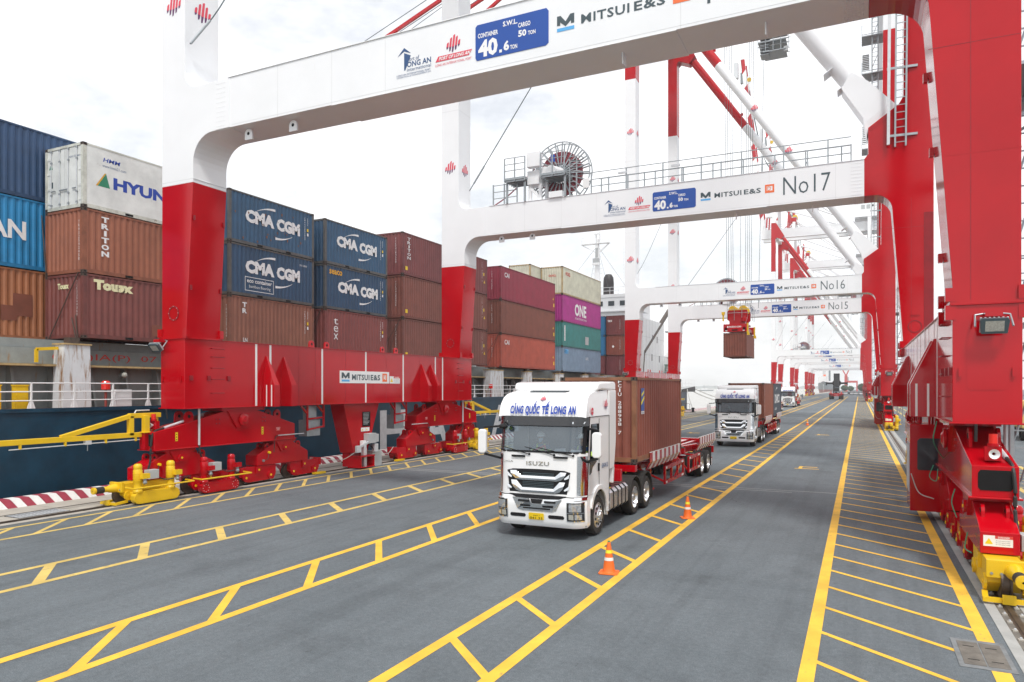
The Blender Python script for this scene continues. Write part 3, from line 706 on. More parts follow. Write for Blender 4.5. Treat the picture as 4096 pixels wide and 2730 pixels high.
def pedestal(y, wd, z1):
    b = MB(); b.prism([(y - wd / 2 - .06, 3.0), (y + wd / 2 + .06, 3.0), (y + wd / 2, z1), (y - wd / 2, z1)], 'x', -28.2, -27.55, 'pedestal'); b.box(-28.25, -27.5, y - wd / 2 - .05, y + wd / 2 + .05, z1, z1 + .06, 'rust_girder'); b.box(-28.1, -27.7, y - .2, y + .2, z1 + .06, z1 + .3, 'casting'); sp(b, 'pedestal')
for y, wd, z in ((17.75, 1.02, 5.46), (24.9, 1.0, 5.46), (31.9, 1.1, 5.46), (39.3, 1.2, 5.3), (53.8, 2.4, 5.24), (60.5, .9, 5.24), (68.3, 1.3, 5.2), (76, .9, 5.2), (82.3, 1.2, 5.2), (90.2, 1.2, 5.1), (10.5, 1, 5.46), (46, .8, 5.3)): pedestal(y, wd, z)
# rail along the deck edge
post = MB(); post.box(-.025, .025, -.03, .03, 0, .98, 'ship_white').prism([(-.16, 0), (.16, 0), (.03, .4), (-.03, .4)], 'x', -.012, .012, 'ship_white')
pm = post.mesh('stanchion'); rl = ob('deck_railing', None, ship) if False else None
b = MB()
for z in (.33, .65, .96): b.cyl((HX - .3, 0, 3.0 + z), (HX - .3, 118, 3.0 + z), .022, 'ship_white', n=6)
dr = sp(b, 'deck_railing')
for i in range(70):
    o = ob('stanchion', pm, dr); o.location = (HX - .3 + 38, 3 + i * 1.55 - 45, 3.0 + 2.4)
# deck fittings
def fitting(b, name): return sp(b, name)
for y in (14.1, 15.0):
    b = MB(); b.box(-26.95, -26.7, y, y + .42, 3.0, 3.85, 'yellow'); b.box(-26.97, -26.68, y - .02, y + .44, 3.85, 3.9, 'yellow'); fitting(b, 'hose_box')
b = MB()
for dx in (0, .38): b.cyl((-28.3, 14.9 + dx, 3.0), (-28.3, 14.9 + dx, 5.2), .025, 'yellow', n=6)
for i in range(8): b.cyl((-28.3, 14.9, 3.15 + i * .27), (-28.3, 15.28, 3.15 + i * .27), .016, 'yellow', n=6)
fitting(b, 'ladder')
b = MB(); b.bar((-27.9, 16.4, 5.25), (-27.9, 17.2, 5.32), .1, .12, 'yellow'); b.bar((-27.9, 16.4, 5.25), (-27.9, 16.4, 4.75), .1, .1, 'yellow'); fitting(b, 'bracket')
for y in (18.75, 52.2, 27.3):
    b = MB(); b.cyl((-27.3, y, 3.72), (-27.3, y, 4.0), .17, 'beacon', n=14); b.sphere((-27.3, y, 4.0), .17, 'beacon', 14, 6, .5); b.cyl((-27.3, y, 3.0), (-27.3, y, 3.72), .05, 'hull_red', n=8); fitting(b, 'fire_hydrant')
for y, w in ((18.7, .68), (55.6, .5), (70, .6)):
    b = MB(); b.box(-26.9, -26.6, y, y + w, 3.0, 3.72, 'ship_white'); fitting(b, 'deck_locker')
b = MB(); b.cyl((-28.3, 20.1, 4.32), (-28.1, 20.1, 4.32), .1, 'galv', n=12); b.sphere((-28.05, 20.1, 4.32), .12, 'lamp_glass'); fitting(b, 'deck_lamp')
b = MB()
for y0 in (57, 58.2): b.box(-28.9, -28.8, y0, y0 + .9, 3.0, 4.5, 'dark')
fitting(b, 'doorway')
b = MB()                                                        # lashing rods crossing the container ends
for (y, x0, z0, x1, z1) in ((18.05, -30.0, 5.6, -27.95, 8.4), (18.03, -28.0, 5.5, -28.35, 6.6), (18.03, -27.95, 5.5, -28.1, 6.7), (18.05, -30.05, 8.5, -30.35, 10.9)): b.cyl((x0, y, z0), (x1, y, z1), .022, 'casting', n=6)
for y in (32.32, 40.1, 54.8): b.cyl((-29.9, y, 5.6), (-27.9, y, 8.4), .018, 'casting', n=6); b.cyl((-29.0, y, 5.6), (-27.95, y, 8.45), .016, 'casting', n=6)
fitting(b, 'lashing_rod')
# bridge block
b = MB(); b.box(-46, -28.0, 100.5, 113, 3.0, 13.9, 'ship_white'); b.box(-47, -29.2, 100.1, 109, 13.9, 16.9, 'ship_white'); b.box(-48, -28.3, 99.6, 104.5, 14.8, 15.0, 'ship_white'); b.box(-44, -30.2, 100.0, 106, 16.9, 17.4, 'ship_white')
acc = sp(b, 'superstructure', bevel=.03)
b = MB()
for i in range(7): b.box(-28.0, -27.985, 100.7 + i * 1.7, 100.72 + i * 1.7, 3.1, 13.8, 'grey_box')
for z in (5.9, 8.6, 11.2): b.box(-28.0, -27.985, 100.6, 113, z, z + .03, 'grey_box')
o = sp(b, 'plate_seam', parent=acc)
wm = MB().box(-.45, .45, -.05, .0, -.35, .35, 'window_dark').mesh('window'); wf = MB().box(-.52, .52, -.02, .01, -.42, .42, 'ship_white').mesh('frame')
for i in range(9):
    o = ob('window', wm, acc); o.location = (-46 + i * 1.75 + 1.2 + 38, 100.08 - 45, 16.05 + 2.4)
wm2 = MB().box(-.0, .04, -.16, .16, -.5, .5, 'window_dark').mesh('window')
for y, z in ((105.9, 11.2), (108.6, 11.1), (105.6, 8.3), (103, 5.6), (101.6, 5.2), (110, 8.2)):
    o = ob('window', wm2, acc); o.location = (-28 + 38, y - 45, z + 2.4)
b = MB()                                                        # rails on the bridge roof
for z in (17.9, 18.4): b.cyl((-44, 100.05, z), (-30.2, 100.05, z), .03, 'ship_white', n=5)
for i in range(12): b.cyl((-44 + i * 1.25, 100.05, 17.4), (-44 + i * 1.25, 100.05, 18.4), .03, 'ship_white', n=5)
sp(b, 'roof_railing')
b = MB(); b.lathe([(.05, 0), (.9, 0), (.9, 3.2), (.82, 4.1), (.5, 4.6), (.05, 4.7)], (-38.2, 116, 18.3), (0, 0, 1), 'funnel', 16); b.box(-41, -36, 113, 119, 3, 18.3, 'ship_white'); sp(b, 'funnel', 40)
b = MB()                                                        # radar mast
MX, MY = -36.9, 106.5
b.cyl((MX, MY, 17.2), (MX, MY, 27), .55, 'ship_white', r1=.28, n=12); b.bar((MX - 2.6, MY, 26.3), (MX + 2.0, MY, 26.3), .9, .1, 'ship_white'); b.bar((MX - 2.5, MY, 26.2), (MX - .4, MY, 25.0), .2, .14, 'ship_white'); b.bar((MX + 1.9, MY, 26.2), (MX + .4, MY, 25.0), .2, .14, 'ship_white')
b.box(MX - .6, MX + .6, MY - .9, MY - .2, 22.9, 23.2, 'ship_white'); b.box(MX - .5, MX + .5, MY - .8, MY - .3, 23.2, 23.9, 'grey_box'); b.box(MX - .2, MX + .2, MY - .4, MY + .2, 24.1, 25.6, 'grey_box')
b.box(MX - .5, MX + .4, MY - .4, MY - .1, 27.7, 27.85, 'ship_white'); b.cyl((MX - .2, MY, 26.4), (MX - .2, MY, 27.7), .12, 'ship_white', n=8); b.cyl((MX + .4, MY, 26.4), (MX + .4, MY, 28.2), .12, 'ship_white', n=8)
for x in (-2.4, -1.2, .9, 1.9): b.cyl((MX + x, MY - .4, 26.35), (MX + x, MY - .4, 27.3), .03, 'ship_white', n=5)
for z in (26.8, 27.25): b.cyl((MX - 2.5, MY - .4, z), (MX + 2.0, MY - .4, z), .025, 'ship_white', n=5)
for i in range(6): b.box(MX - .8, MX + .8, MY - .05, MY + .05, 18.6 + i * .75, 18.68 + i * .75, 'ship_white')
b.cyl((MX + 2.6, 112, 18), (MX + 2.6, 112, 29), .05, 'ship_white', n=5)
sp(b, 'radar_mast', 40)
b = MB()
for p in ((MX - 4, 112, 17), (MX + 5, 114, 16.5), (MX - 1, 118, 17), (MX - 6, 103, 17)): b.cyl((MX, MY, 26), p, .02, 'wire', n=4)
sp(b, 'stay_wire')
b = MB(); b.bar((-28.2, 101.5, 8.9), (-28.2, 117, 16.4), .45, .55, 'steel_rail'); b.bar((-28.2, 100.9, 6.0), (-28.2, 101.6, 9.1), .45, .5, 'steel_rail'); b.cyl((-28.2, 116.6, 16.2), (-28.2, 116.6, 14.2), .05, 'galv', n=6); b.box(-28.6, -27.8, 116.0, 117.4, 12.8, 13.0, 'galv'); sp(b, 'provision_crane')
b = MB(); b.bar((-27.4, 112.5, 8.9), (-27.2, 118.5, 5.6), .5, .7, 'ship_white'); b.bar((-27.4, 113.0, 8.6), (-27.4, 116.2, 11.4), .4, .5, 'ship_white'); b.box(-28, -27.3, 112.4, 113.2, 3, 8.8, 'ship_white'); b.cyl((-27.4, 116.2, 11.2), (-27.4, 116.4, 9), .04, 'wire', n=5); sp(b, 'davit')
b = MB(); b.sphere((-27.6, 117.6, 8.4), 1.15, 'lifeboat', 16, 10, 1.0); b.xf(Matrix.Translation((-27.6, 117.6, 8.4)) @ Matrix.Diagonal((1, 2.1, 1, 1)) @ Matrix.Translation((27.6, -117.6, -8.4))); b.box(-28.2, -27.0, 116.4, 118.2, 9.0, 10.0, 'lifeboat'); sp(b, 'lifeboat', 40, bevel=.1)
b = MB()
for dx in (0, .9): b.bar((-27.3, 109.4 + dx * 0, 3.0) if dx == 0 else (-26.7, 109.4, 3.0), (-27.3, 111.4, 7.4) if dx == 0 else (-26.7, 111.4, 7.4), .08, .2, 'green')
for i in range(12): b.box(-27.3, -26.7, 109.5 + i * .165, 109.7 + i * .165, 3.3 + i * .35, 3.34 + i * .35, 'green')
b.box(-27.6, -26.6, 111.3, 113, 7.3, 7.4, 'green')
for z in (7.9, 8.4): b.cyl((-26.6, 111.3, z), (-26.6, 113, z), .03, 'green', n=5)
sp(b, 'companion_ladder')
b = MB()
for i in range(5): b.cyl((HX - .2, 119 + i * 2.4, 3.5 + .06 * i), (HX - .2, 119 + i * 2.4, 5.0 + .06 * i), .03, 'ship_white', n=5)
for z in (4.4, 5.0): b.cyl((HX - .2, 119, z), (HX - .2, 128.6, z + .2), .03, 'ship_white', n=5)
sp(b, 'stern_railing')

# ================================================================== quay cranes
YC = 27.47
CO = (0, -YC, 0)
crane = thing('quay_crane', 'x', 'crane', (0, YC, 0))
EACH = {'lifting_lug', 'lug', 'base_flange', 'step_bracket', 'rung', 'hatch', 'back_stay', 'cross_beam', 'cable_conduit', 'tension_rod', 'louvre', 'feed_cable', 'chain', 'stripe', 'warning_lamp', 'work_lamp', 'control_box', 'cabinet_frame', 'anchor_frame', 'bearing'}
def cp(b, name, parent=None, smooth=None, bevel=0.): return b.build(name, parent or crane, smooth, bevel, CO, each=name in EACH)
SEA, LAND = -21.6, 2.33
FR = ((17.35, 18.80), (36.17, 37.60))          # near and far frame
def lug(b, x, y, z, ax='x', s=1., m='red'):
    w = .16 * s; pts = [(-w, 0), (w, 0)] + [(w * math.cos(R(a)), .2 * s + w * math.sin(R(a))) for a in range(0, 181, 30)]
    b.hold = False
    if ax == 'x': b.prism([(y + p[0], z + p[1]) for p in pts], 'x', x - .03, x + .03, m); b.hold = True; b.cyl((x - .035, y, z + .2 * s), (x + .035, y, z + .2 * s), .055 * s, 'dark', n=10)
    else: b.prism([(x + p[0], z + p[1]) for p in pts], 'y', y - .03, y + .03, m); b.hold = True; b.cyl((x, y - .035, z + .2 * s), (x, y + .035, z + .2 * s), .055 * s, 'dark', n=10)
    b.hold = False
def rows_of_bolts(b, o, u, v, nu, nv, du, dv, nrm, m, r=.016):
    o, u, v, nrm = Vector(o), Vector(u), Vector(v), Vector(nrm)
    for i in range(nu):
        for j in range(nv):
            p = o + u * (i * du) + v * (j * dv); b.cyl(p, p + nrm * .022, r, m, n=5)
for fi, (y0, y1) in enumerate(FR):
    ym = (y0 + y1) / 2
    # ---- sea-side leg
    b = MB()
    b.prism([(-22.2, 5.52), (-21.0, 5.52), (-20.65, 10.88), (-22.2, 10.88)], 'y', y0, y1, 'red')
    b.prism([(-22.2, 10.88), (-20.65, 10.88)] + arc(-19.72, 11.55, .93, 180, 90, 8) + [(-19.17, 12.48), (-19.17, 14.15)] + arc(-20.45, 14.75, .6, 270, 180, 6) + [(-21.05, 36.1), (-22.2, 36.1)], 'y', y0, y1, 'white')
    b.prism([(-22.2, 36.1), (-21.05, 36.1), (-21.05, 45.3), (-20.8, 45.55), (-19.55, 45.0), (-18.75, 45.9), (-20.9, 49.6), (-22.2, 49.6)], 'y', y0, y1, 'red')
    leg = cp(b, 'sea_side_leg', bevel=.012)
    b = MB(); b.box(-22.21, -20.83, y0 - .006, y1 + .006, 8.58, 8.60, 'red'); b.box(-22.28, -20.92, y0 - .06, y1 + .06, 5.50, 5.56, 'red')
    for x in (-22.24, -20.98):
        for s, yy in ((-1, y0), (1, y1)): b.box(x - .1, x + .1, yy - .08, yy + .08, 5.56, 5.85, 'red')
    cp(b, 'base_flange', leg)
    b = MB()
    for z in (7.2, 9.6):
        b.box(-20.98 + (z - 5.5) * .065, -20.93 + (z - 5.5) * .065, y0 + .05, y0 + .12, z, z + .16, 'red_dark'); b.box(-20.98 + (z - 5.5) * .065, -20.93 + (z - 5.5) * .065, y1 - .12, y1 - .05, z, z + .16, 'red_dark')
    cp(b, 'step_bracket', leg)
    b = MB(); b.lathe([(.26, 0), (.26, .02), (.22, .02), (.22, 0)], (-21.6, y0, 6.4), (0, -1, 0), 'red_dark', 20)
    for k in range(8): b.cyl((-21.6 + .24 * math.cos(k * .785), y0 - .02, 6.4 + .24 * math.sin(k * .785)), (-21.6 + .24 * math.cos(k * .785), y0 - .03, 6.4 + .24 * math.sin(k * .785)), .015, 'galv_pale', n=5)
    cp(b, 'manhole', leg)
    b = MB()
    for z in ((16.8, 23.4, 30.2) if fi == 0 else (16.3, 23.4, 30.2)):
        port_logo(b, (-22.0, y0 - .005, z), .78, FY); port_logo(b, (-21.045, y0 + .35, z - .05), .78, FX)
    cp(b, 'emblem', leg)
    if fi == 0:
        b = MB(); rows_of_bolts(b, (-19.50, y0, 12.6), (1, 0, 0), (0, 0, 1), 6, 10, .075, .158, (0, -1, 0), 'white'); rows_of_bolts(b, (-19.5, y0 + .1, 12.48), (1, 0, 0), (0, 1, 0), 6, 10, .075, .14, (0, 0, -1), 'white')
        b.box(-19.56, -18.9, y0 - .012, y0 + .001, 12.5, 14.13, 'white'); b.box(-19.56, -18.9, y0 + .05, y1 - .05, 12.468, 12.481, 'white'); cp(b, 'splice_plate', leg)
    # ---- portal beam
    b = MB(); b.box(-19.17, .19, y0 + .001, y1 - .001, 12.485, 14.145, 'white'); b.box(-19.0, .19, y0 - .03, y1 + .03, 14.145, 14.17, 'white'); b.box(-14.6, -4.0, y0 - .012, y1 + .012, 12.462, 12.486, 'white')
    beam = cp(b, 'portal_beam', bevel=.008)
    b = MB(); lug(b, -18.4, y0 + .35, 12.1, 'y', 1.0, 'white'); lug(b, -16.5, y0 + .4, 12.1, 'y', 1., 'white')
    for x in (-5.5, -2.0): b.box(x - .015, x + .015, y0 + .5, y0 + .75, 12.16, 12.46, 'white')
    cp(b, 'lifting_lug', beam)
    b = MB()
    for x in (-16.8, -14.6, -12.6, -3.9, -1.0): b.box(x, x + .014, y0 - .0025, y0 + .002, 12.5, 14.13, 'white_seam')
    b.box(-18.8, .1, y0 - .0025, y0 + .002, 12.56, 12.572, 'white_seam'); cp(b, 'weld_seam', beam)
    b = MB()
    for z in (20.0, 27.5): b.box(-22.203, -21.047, y0 - .003, y1 + .003, z, z + .02, 'white_seam')
    b.box(-22.203, -20.63, y0 - .003, y1 + .003, 11.0, 11.015, 'white_seam'); cp(b, 'weld_seam', leg)
    # what is painted on the beam
    yt = y0 - .006
    b = MB(); b.prism([(-9.55, 12.90), (-9.51, 12.82), (-7.44, 12.82), (-7.36, 12.88), (-7.36, 13.72), (-7.42, 13.80), (-9.49, 13.80), (-9.55, 13.74)], 'y', y0 - .012, y0 + .001, 'blue_sign'); sg = cp(b, 'load_sign', beam)
    b = MB(); ys = y0 - .016
    for s, x, z, w, h, bo in (('S.W.L.', -8.70, 13.58, .44, .14, .03), ('CONTAINER', -9.47, 13.42, .62, .13, .03), ('CARGO', -8.24, 13.45, .36, .13, .03), ('50', -8.24, 13.20, .24, .18, .04), ('TON', -7.95, 13.20, .22, .11, .03), ('40', -9.46, 12.88, .60, .48, .045), ('6', -8.68, 12.92, .17, .27, .045), ('TON', -8.48, 12.92, .21, .12, .03)):
        letters('x', s, (x, ys, z), w, h, 'text_white', None, FY, bold=bo, mb=b)
    flat(b, [(-8.81, 12.90), (-8.73, 12.90), (-8.73, 12.98), (-8.81, 12.98)], (0, ys, 0), 'text_white', FY); cp(b, 'lettering', beam)
    b = MB(); flat(b, [(-12.15, 13.45), (-11.92, 13.68), (-11.68, 13.48), (-11.92, 13.58)], (0, yt, 0), 'navy', FY); flat(b, [(-11.92, 13.53), (-11.69, 13.42), (-11.88, 13.02), (-11.92, 13.02)], (0, yt, 0), 'navy', FY)
    letters('x', 'ort of', (-11.74, yt, 13.26), .34, .12, 'navy', None, FY, mb=b); letters('x', 'ONG AN', (-11.82, yt, 13.09), .82, .16, 'navy', None, FY, bold=.02, mb=b); letters('x', 'international', (-11.82, yt, 12.97), .82, .10, 'navy', None, FY, mb=b)
    letters('x', 'LONG AN INTERNATIONAL PORT', (-12.18, yt, 12.87), 1.16, .055, 'navy', None, FY, mb=b); letters('x', 'OPERATION & MANAGEMENT JSC', (-12.18, yt, 12.80), 1.18, .055, 'navy', None, FY, mb=b); cp(b, 'emblem', beam)
    b = MB(); port_logo(b, (-10.52, yt, 13.22), .50, FY); flat(b, [(-10.85, 13.04), (-9.76, 13.04), (-9.66, 13.19), (-10.76, 13.19)], (0, yt, 0), 'pink_red', FY)
    letters('x', 'PORT OF LONG AN', (-10.74, yt - .003, 13.065), 1.0, .10, 'text_white', None, FY, bold=.03, slant=.3, mb=b); letters('x', 'LONG AN INTERNATIONAL PORT', (-10.85, yt, 12.91), 1.17, .07, 'pink_red', None, FY, mb=b); cp(b, 'emblem', beam)
    b = MB(); flat(b, [(-7.12, 13.25), (-7.12, 13.50), (-7.02, 13.50), (-6.88, 13.33), (-6.75, 13.50), (-6.64, 13.50), (-6.64, 13.25), (-6.73, 13.25), (-6.73, 13.33), (-6.88, 13.20), (-7.03, 13.33), (-7.03, 13.25)], (0, yt, 0), 'slate_text', FY)
    flat(b, [(-7.12, 13.09), (-6.64, 13.09), (-6.64, 13.18), (-7.12, 13.18)], (0, yt, 0), 'light_blue', FY)
    letters('x', 'MITSUI', (-6.45, yt, 13.17), 1.28, .24, 'slate_text', None, FY, bold=.02, space=1.1, mb=b); letters('x', 'E&S', (-5.05, yt, 13.17), .78, .24, 'slate_text', None, FY, bold=.02, space=1.1, mb=b)
    for q in ((-4.08, 13.12, -3.66, 13.22), (-4.08, 13.44, -3.66, 13.52), (-4.08, 13.22, -4.0, 13.44), (-3.74, 13.22, -3.66, 13.44)): flat(b, [(q[0], q[1]), (q[2], q[1]), (q[2], q[3]), (q[0], q[3])], (0, yt, 0), 'orange_logo', FY)
    letters('x', 'D', (-3.97, yt, 13.22), .16, .2, 'orange_logo', None, FY, mb=b); cp(b, 'lettering', beam)
    # ---- land-side leg
    b = MB()
    b.prism([(.19, 12.48)] + [p for p in arc(.58, 11.74, .74, 90, 0, 8)] + [(1.32, 11.74), (1.76, 5.56), (2.92, 5.56), (2.92, 36.1), (1.92, 36.1), (1.75, 16.75), (1.57, 16.43), (.35, 15.56), (.35, 14.37), (.19, 14.17)], 'y', y0, y1, 'red')
    b.prism([(1.92, 36.1), (2.92, 36.1), (2.92, 47), (1.92, 47)], 'y', y0, y1, 'white')
    leg = cp(b, 'land_side_leg', bevel=.012)
    b = MB(); b.box(1.6, 2.925, y0 - .004, y1 + .004, 8.62, 8.64, 'red'); b.box(1.68, 2.98, y0 - .06, y1 + .06, 5.52, 5.58, 'red')
    for x in (1.70, 2.96):
        for yy in (y0, y1): b.box(x - .1, x + .1, yy - .07, yy + .07, 5.58, 5.86, 'red'); b.box(x - .1, x + .1, yy - .07, yy + .07, 5.2, 5.5, 'red')
    cp(b, 'base_flange', leg)
    b = MB()
    for z in (10.9, 18.2): b.box(1.3, 2.923, y0 - .003, y0 + .002, z, z + .012, 'red_dark')
    b.box(2.05, 2.062, y0 - .003, y0 + .002, 5.6, 12.2, 'red_dark'); cp(b, 'weld_seam', leg)
    b = MB()
    rows_of_bolts(b, (-.32, y0, 12.6), (1, 0, 0), (0, 0, 1), 6, 10, .08, .158, (0, -1, 0), 'white'); rows_of_bolts(b, (-.32, y0 + .1, 12.48), (1, 0, 0), (0, 1, 0), 6, 10, .08, .14, (0, 0, -1), 'white')
    u = Vector((1.22, 0, .86)).normalized(); v = Vector((-.57, 0, .82)).normalized()
    rows_of_bolts(b, Vector((.42, y0, 15.5)), u, v, 17, 2, .078, -.09, (0, -1, 0), 'red', .02)
    cp(b, 'bolt', leg)['kind'] = 'stuff'
    b = MB()
    if fi == 0:
        for z in (6.6, 9.0, 10.7): b.box(1.72 - (z - 5.56) * .071 - .06, 1.72 - (z - 5.56) * .071 + .03, y1 - .2, y1 - .06, z, z + .2, 'red')
        b.box(1.60, 1.66, y0 - .05, y0 + .02, 6.2, 12, 'red') if False else None
    else:
        b.lathe([(.28, 0), (.28, .02), (.24, .02), (.24, 0)], (2.2, y0, 6.5), (0, -1, 0), 'red_dark', 20); b.box(2.0, 2.4, y0 - .05, y0, 7.0, 7.03, 'red'); b.box(2.55, 2.9, y0 - .02, y0 + .001, 6.3, 11.5, 'red_dark')
    if len(b.v): cp(b, 'step_bracket', leg)
    # ---- diagonal tube with its gusset
    A, B_ = Vector((-19.05, ym, 45.35)), Vector((.55, ym, 16.75)); t_ = (45.35 - 36.1) / (45.35 - 16.75); Mi = A.lerp(B_, t_)
    b = MB(); b.cyl(A, Mi, .46, 'red', n=20); b.cyl(Mi, B_, .47, 'white', n=20); br = cp(b, 'diagonal_brace', smooth=40)
    b = MB(); yy0, yy1 = y0 + .18, y1 - .18
    b.prism([(.37, 15.60), (1.55, 16.43), (1.45, 16.52), (.35, 17.75), (-.35, 18.3), (-.75, 17.6), (.15, 16.1), (.30, 15.2)], 'y', yy0, yy1, 'white')
    rows_of_bolts(b, Vector((.40, yy0, 15.78)), u, v, 15, 3, .078, .09, (0, -1, 0), 'white', .02); cp(b, 'gusset', br)
    b = MB()
    for tt in (.925, .955):
        p = A.lerp(B_, tt); dd = (B_ - A).normalized(); nn = Vector((dd.z, 0, -dd.x)); nn = -nn if nn.z > 0 else nn; q3 = [p + nn * .3 + dd * .02, p + nn * .75 + dd * .02, p + nn * .75 + dd * .05, p + nn * .3 + dd * .05]; b.prism([(w.x, w.z) for w in q3], 'y', ym - .42, ym + .42, 'white')
    q = A.lerp(B_, .72); lug(b, q.x + .42, ym, q.z + .2, 'y', 1.2, 'white'); q = A.lerp(B_, .28); lug(b, q.x + .42, ym, q.z + .2, 'y', 1., 'red'); cp(b, 'lug', br)
    b = MB(); d = (B_ - A).normalized(); perp = Vector((d.z, 0, -d.x)); 
    if perp.z < 0: perp = -perp
    for tt in (.50, .66):
        p = A.lerp(B_, tt); port_logo(b, (p.x - .36, y0 + .24, p.z - .36), .75, FY)
    cp(b, 'emblem', br)
# ---- cross beams and girder on top
b = MB()
for x in (-22.1, 1.95): b.box(x, x + .95, FR[0][1], FR[1][0], 47.0, 49.3, 'white')
cp(b, 'cross_beam')
for y in (24.3, 29.4):
    b = MB(); b.box(-25.6, 16, y, y + 1.1, 46.8, 49.3, 'white'); b.box(-25.6, 16, y - .15, y + 1.25, 46.72, 46.8, 'white'); g_ = cp(b, 'girder')
    b = MB()
    for z in (.55, 1.1): b.cyl((-25, y - .5, 49.3 + z), (16, y - .5, 49.3 + z), .03, 'galv', n=4)
    for i in range(22): b.cyl((-25 + i * 1.95, y - .5, 49.2), (-25 + i * 1.95, y - .5, 50.4), .03, 'galv', n=4)
    cp(b, 'railing', g_)
b = MB(); b.box(-1.2, 7.5, 22.6, 32.2, 50.2, 55.2, 'white'); mh = cp(b, 'machinery_house', bevel=.06)
b = MB()
for x in (.4, 1.7): b.box(x, x + .9, 22.56, 22.6, 52.3, 53.4, 'grey_box')
b.box(3.0, 3.4, 22.56, 22.6, 52.8, 53.3, 'dark'); cp(b, 'louvre', mh)
b = MB()
for fy in (FR[0][0] + .7, FR[1][0] + .7):
    b.bar((-21.7, fy, 49.6), (-21.4, YC + (fy - YC) * .25, 64.5), .9, .9, 'white', (0, 1, 0)); b.box(-23.4, -21.9, fy - .8, fy + .8, 51.4, 54.4, 'white')
b.box(-22.3, -20.6, YC - 3.2, YC + 3.2, 64.0, 65.4, 'red'); cp(b, 'a_frame')
b = MB()
for s in (-1, 1): b.cyl((-21, YC + s * 2, 64.6), (-1.5, YC + s * 2.6, 49.3), .28, 'white', n=10); b.cyl((-20.6, YC + s * 8.5, 57.5), (-2.0, YC + s * 5.0, 49.4), .24, 'white', n=10)
cp(b, 'back_stay')
b = MB()
for s in (-1, 1): b.lathe([(.05, -.2), (.8, -.2), (.9, 0), (.8, .2), (.05, .2)], (-21.2, YC + s * 1.2, 66.0), (0, 1, 0), 'yellow', 16)
b.box(-21.9, -20.5, YC - 2.2, YC + 2.2, 65.4, 65.9, 'galv'); cp(b, 'sheave')
# ---- land-side access: ladder, mast and platforms
for fy in (FR[0][1],):
    b = MB(); X0 = 1.05; Y0_ = fy + .3
    for dx, dy in ((0, 0), (.5, 0), (0, .5), (.5, .5)): b.bar((X0 + dx, Y0_ + dy, 22), (X0 + dx, Y0_ + dy, 44), .09, .09, 'galv', (0, 1, 0))
    for i in range(54): b.box(X0, X0 + .5, Y0_, Y0_ + .04, 22.2 + i * .4, 22.23 + i * .4, 'galv')
    for i in range(15): b.bar((X0, Y0_, 22 + i * 1.45), (X0 + .5, Y0_ + .5, 23.4 + i * 1.45), .04, .04, 'galv')
    ld = cp(b, 'lift_mast')
    for z in (26, 29.5, 33, 36.5):
        b = MB(); b.box(.2, 2.0, fy + .02, fy + 2.1, z, z + .08, 'galv')
        for zz in (.55, 1.1): b.tube([(.2, fy + .1, z + zz), (.2, fy + 2.1, z + zz), (2.0, fy + 2.1, z + zz)], .028, 'galv', 4)
        for px, py in ((.2, fy + .1), (.2, fy + 1.1), (.2, fy + 2.1), (1.1, fy + 2.1), (2.0, fy + 2.1)): b.cyl((px, py, z), (px, py, z + 1.1), .028, 'galv', n=4)
        for i in range(9): b.box(.25, .85, fy + 2.15 + i * .2, fy + 2.4 + i * .2, z + .25 * i - 2.2, z + .25 * i - 2.16, 'galv')
        cp(b, 'access_platform')
    b = MB(); X0 = 3.15
    for dx, dy in ((0, 0), (.45, 0), (0, .45), (.45, .45)): b.bar((X0 + dx, fy + 1 + dy, .5), (X0 + dx, fy + 1 + dy, 30), .08, .08, 'galv', (0, 1, 0))
    for i in range(72): b.box(X0, X0 + .45, fy + 1, fy + 1.04, .8 + i * .4, .83 + i * .4, 'galv')
    for i in range(20): b.bar((X0, fy + 1, 1 + i * 1.45), (X0 + .45, fy + 1.45, 2.4 + i * 1.45), .035, .035, 'galv')
    cp(b, 'lift_mast')
    for z in (5.9, 10.6, 16.5):
        b = MB(); b.box(3.0, 4.6, fy - .6, fy + 2.6, z, z + .07, 'galv')
        for zz in (.55, 1.1): b.tube([(4.6, fy - .6, z + zz), (4.6, fy + 2.6, z + zz), (3.0, fy + 2.6, z + zz)], .028, 'galv', 4)
        for k in range(5): b.cyl((4.6, fy - .6 + k * .8, z), (4.6, fy - .6 + k * .8, z + 1.1), .028, 'galv', n=4)
        b.bar((2.9, fy + .2, z - 1.0), (4.4, fy + .2, z), .06, .06, 'galv'); b.bar((2.9, fy + 2, z - 1.0), (4.4, fy + 2, z), .06, .06, 'galv'); cp(b, 'access_platform')
b = MB()                                                        # cage ladder on the far leg
for dx in (0, .42): b.bar((1.42 + dx, FR[1][0] - .12, 14.5), (1.55 + dx, FR[1][0] - .12, 30), .07, .07, 'galv', (0, 1, 0))
for i in range(46): b.cyl((1.43 + i * .003, FR[1][0] - .12, 14.7 + i * .33), (1.85 + i * .003, FR[1][0] - .12, 14.7 + i * .33), .02, 'galv', n=4)
b.bar((1.15, FR[1][0] - .2, 14.6), (1.28, FR[1][0] - .2, 30), .12, .12, 'galv_pale', (0, 1, 0))
for z in (15, 18, 21, 24, 27): b.bar((1.1, FR[1][0] - .15, z), (2.3, FR[1][0] - .05, z), .06, .1, 'galv')
cp(b, 'ladder')
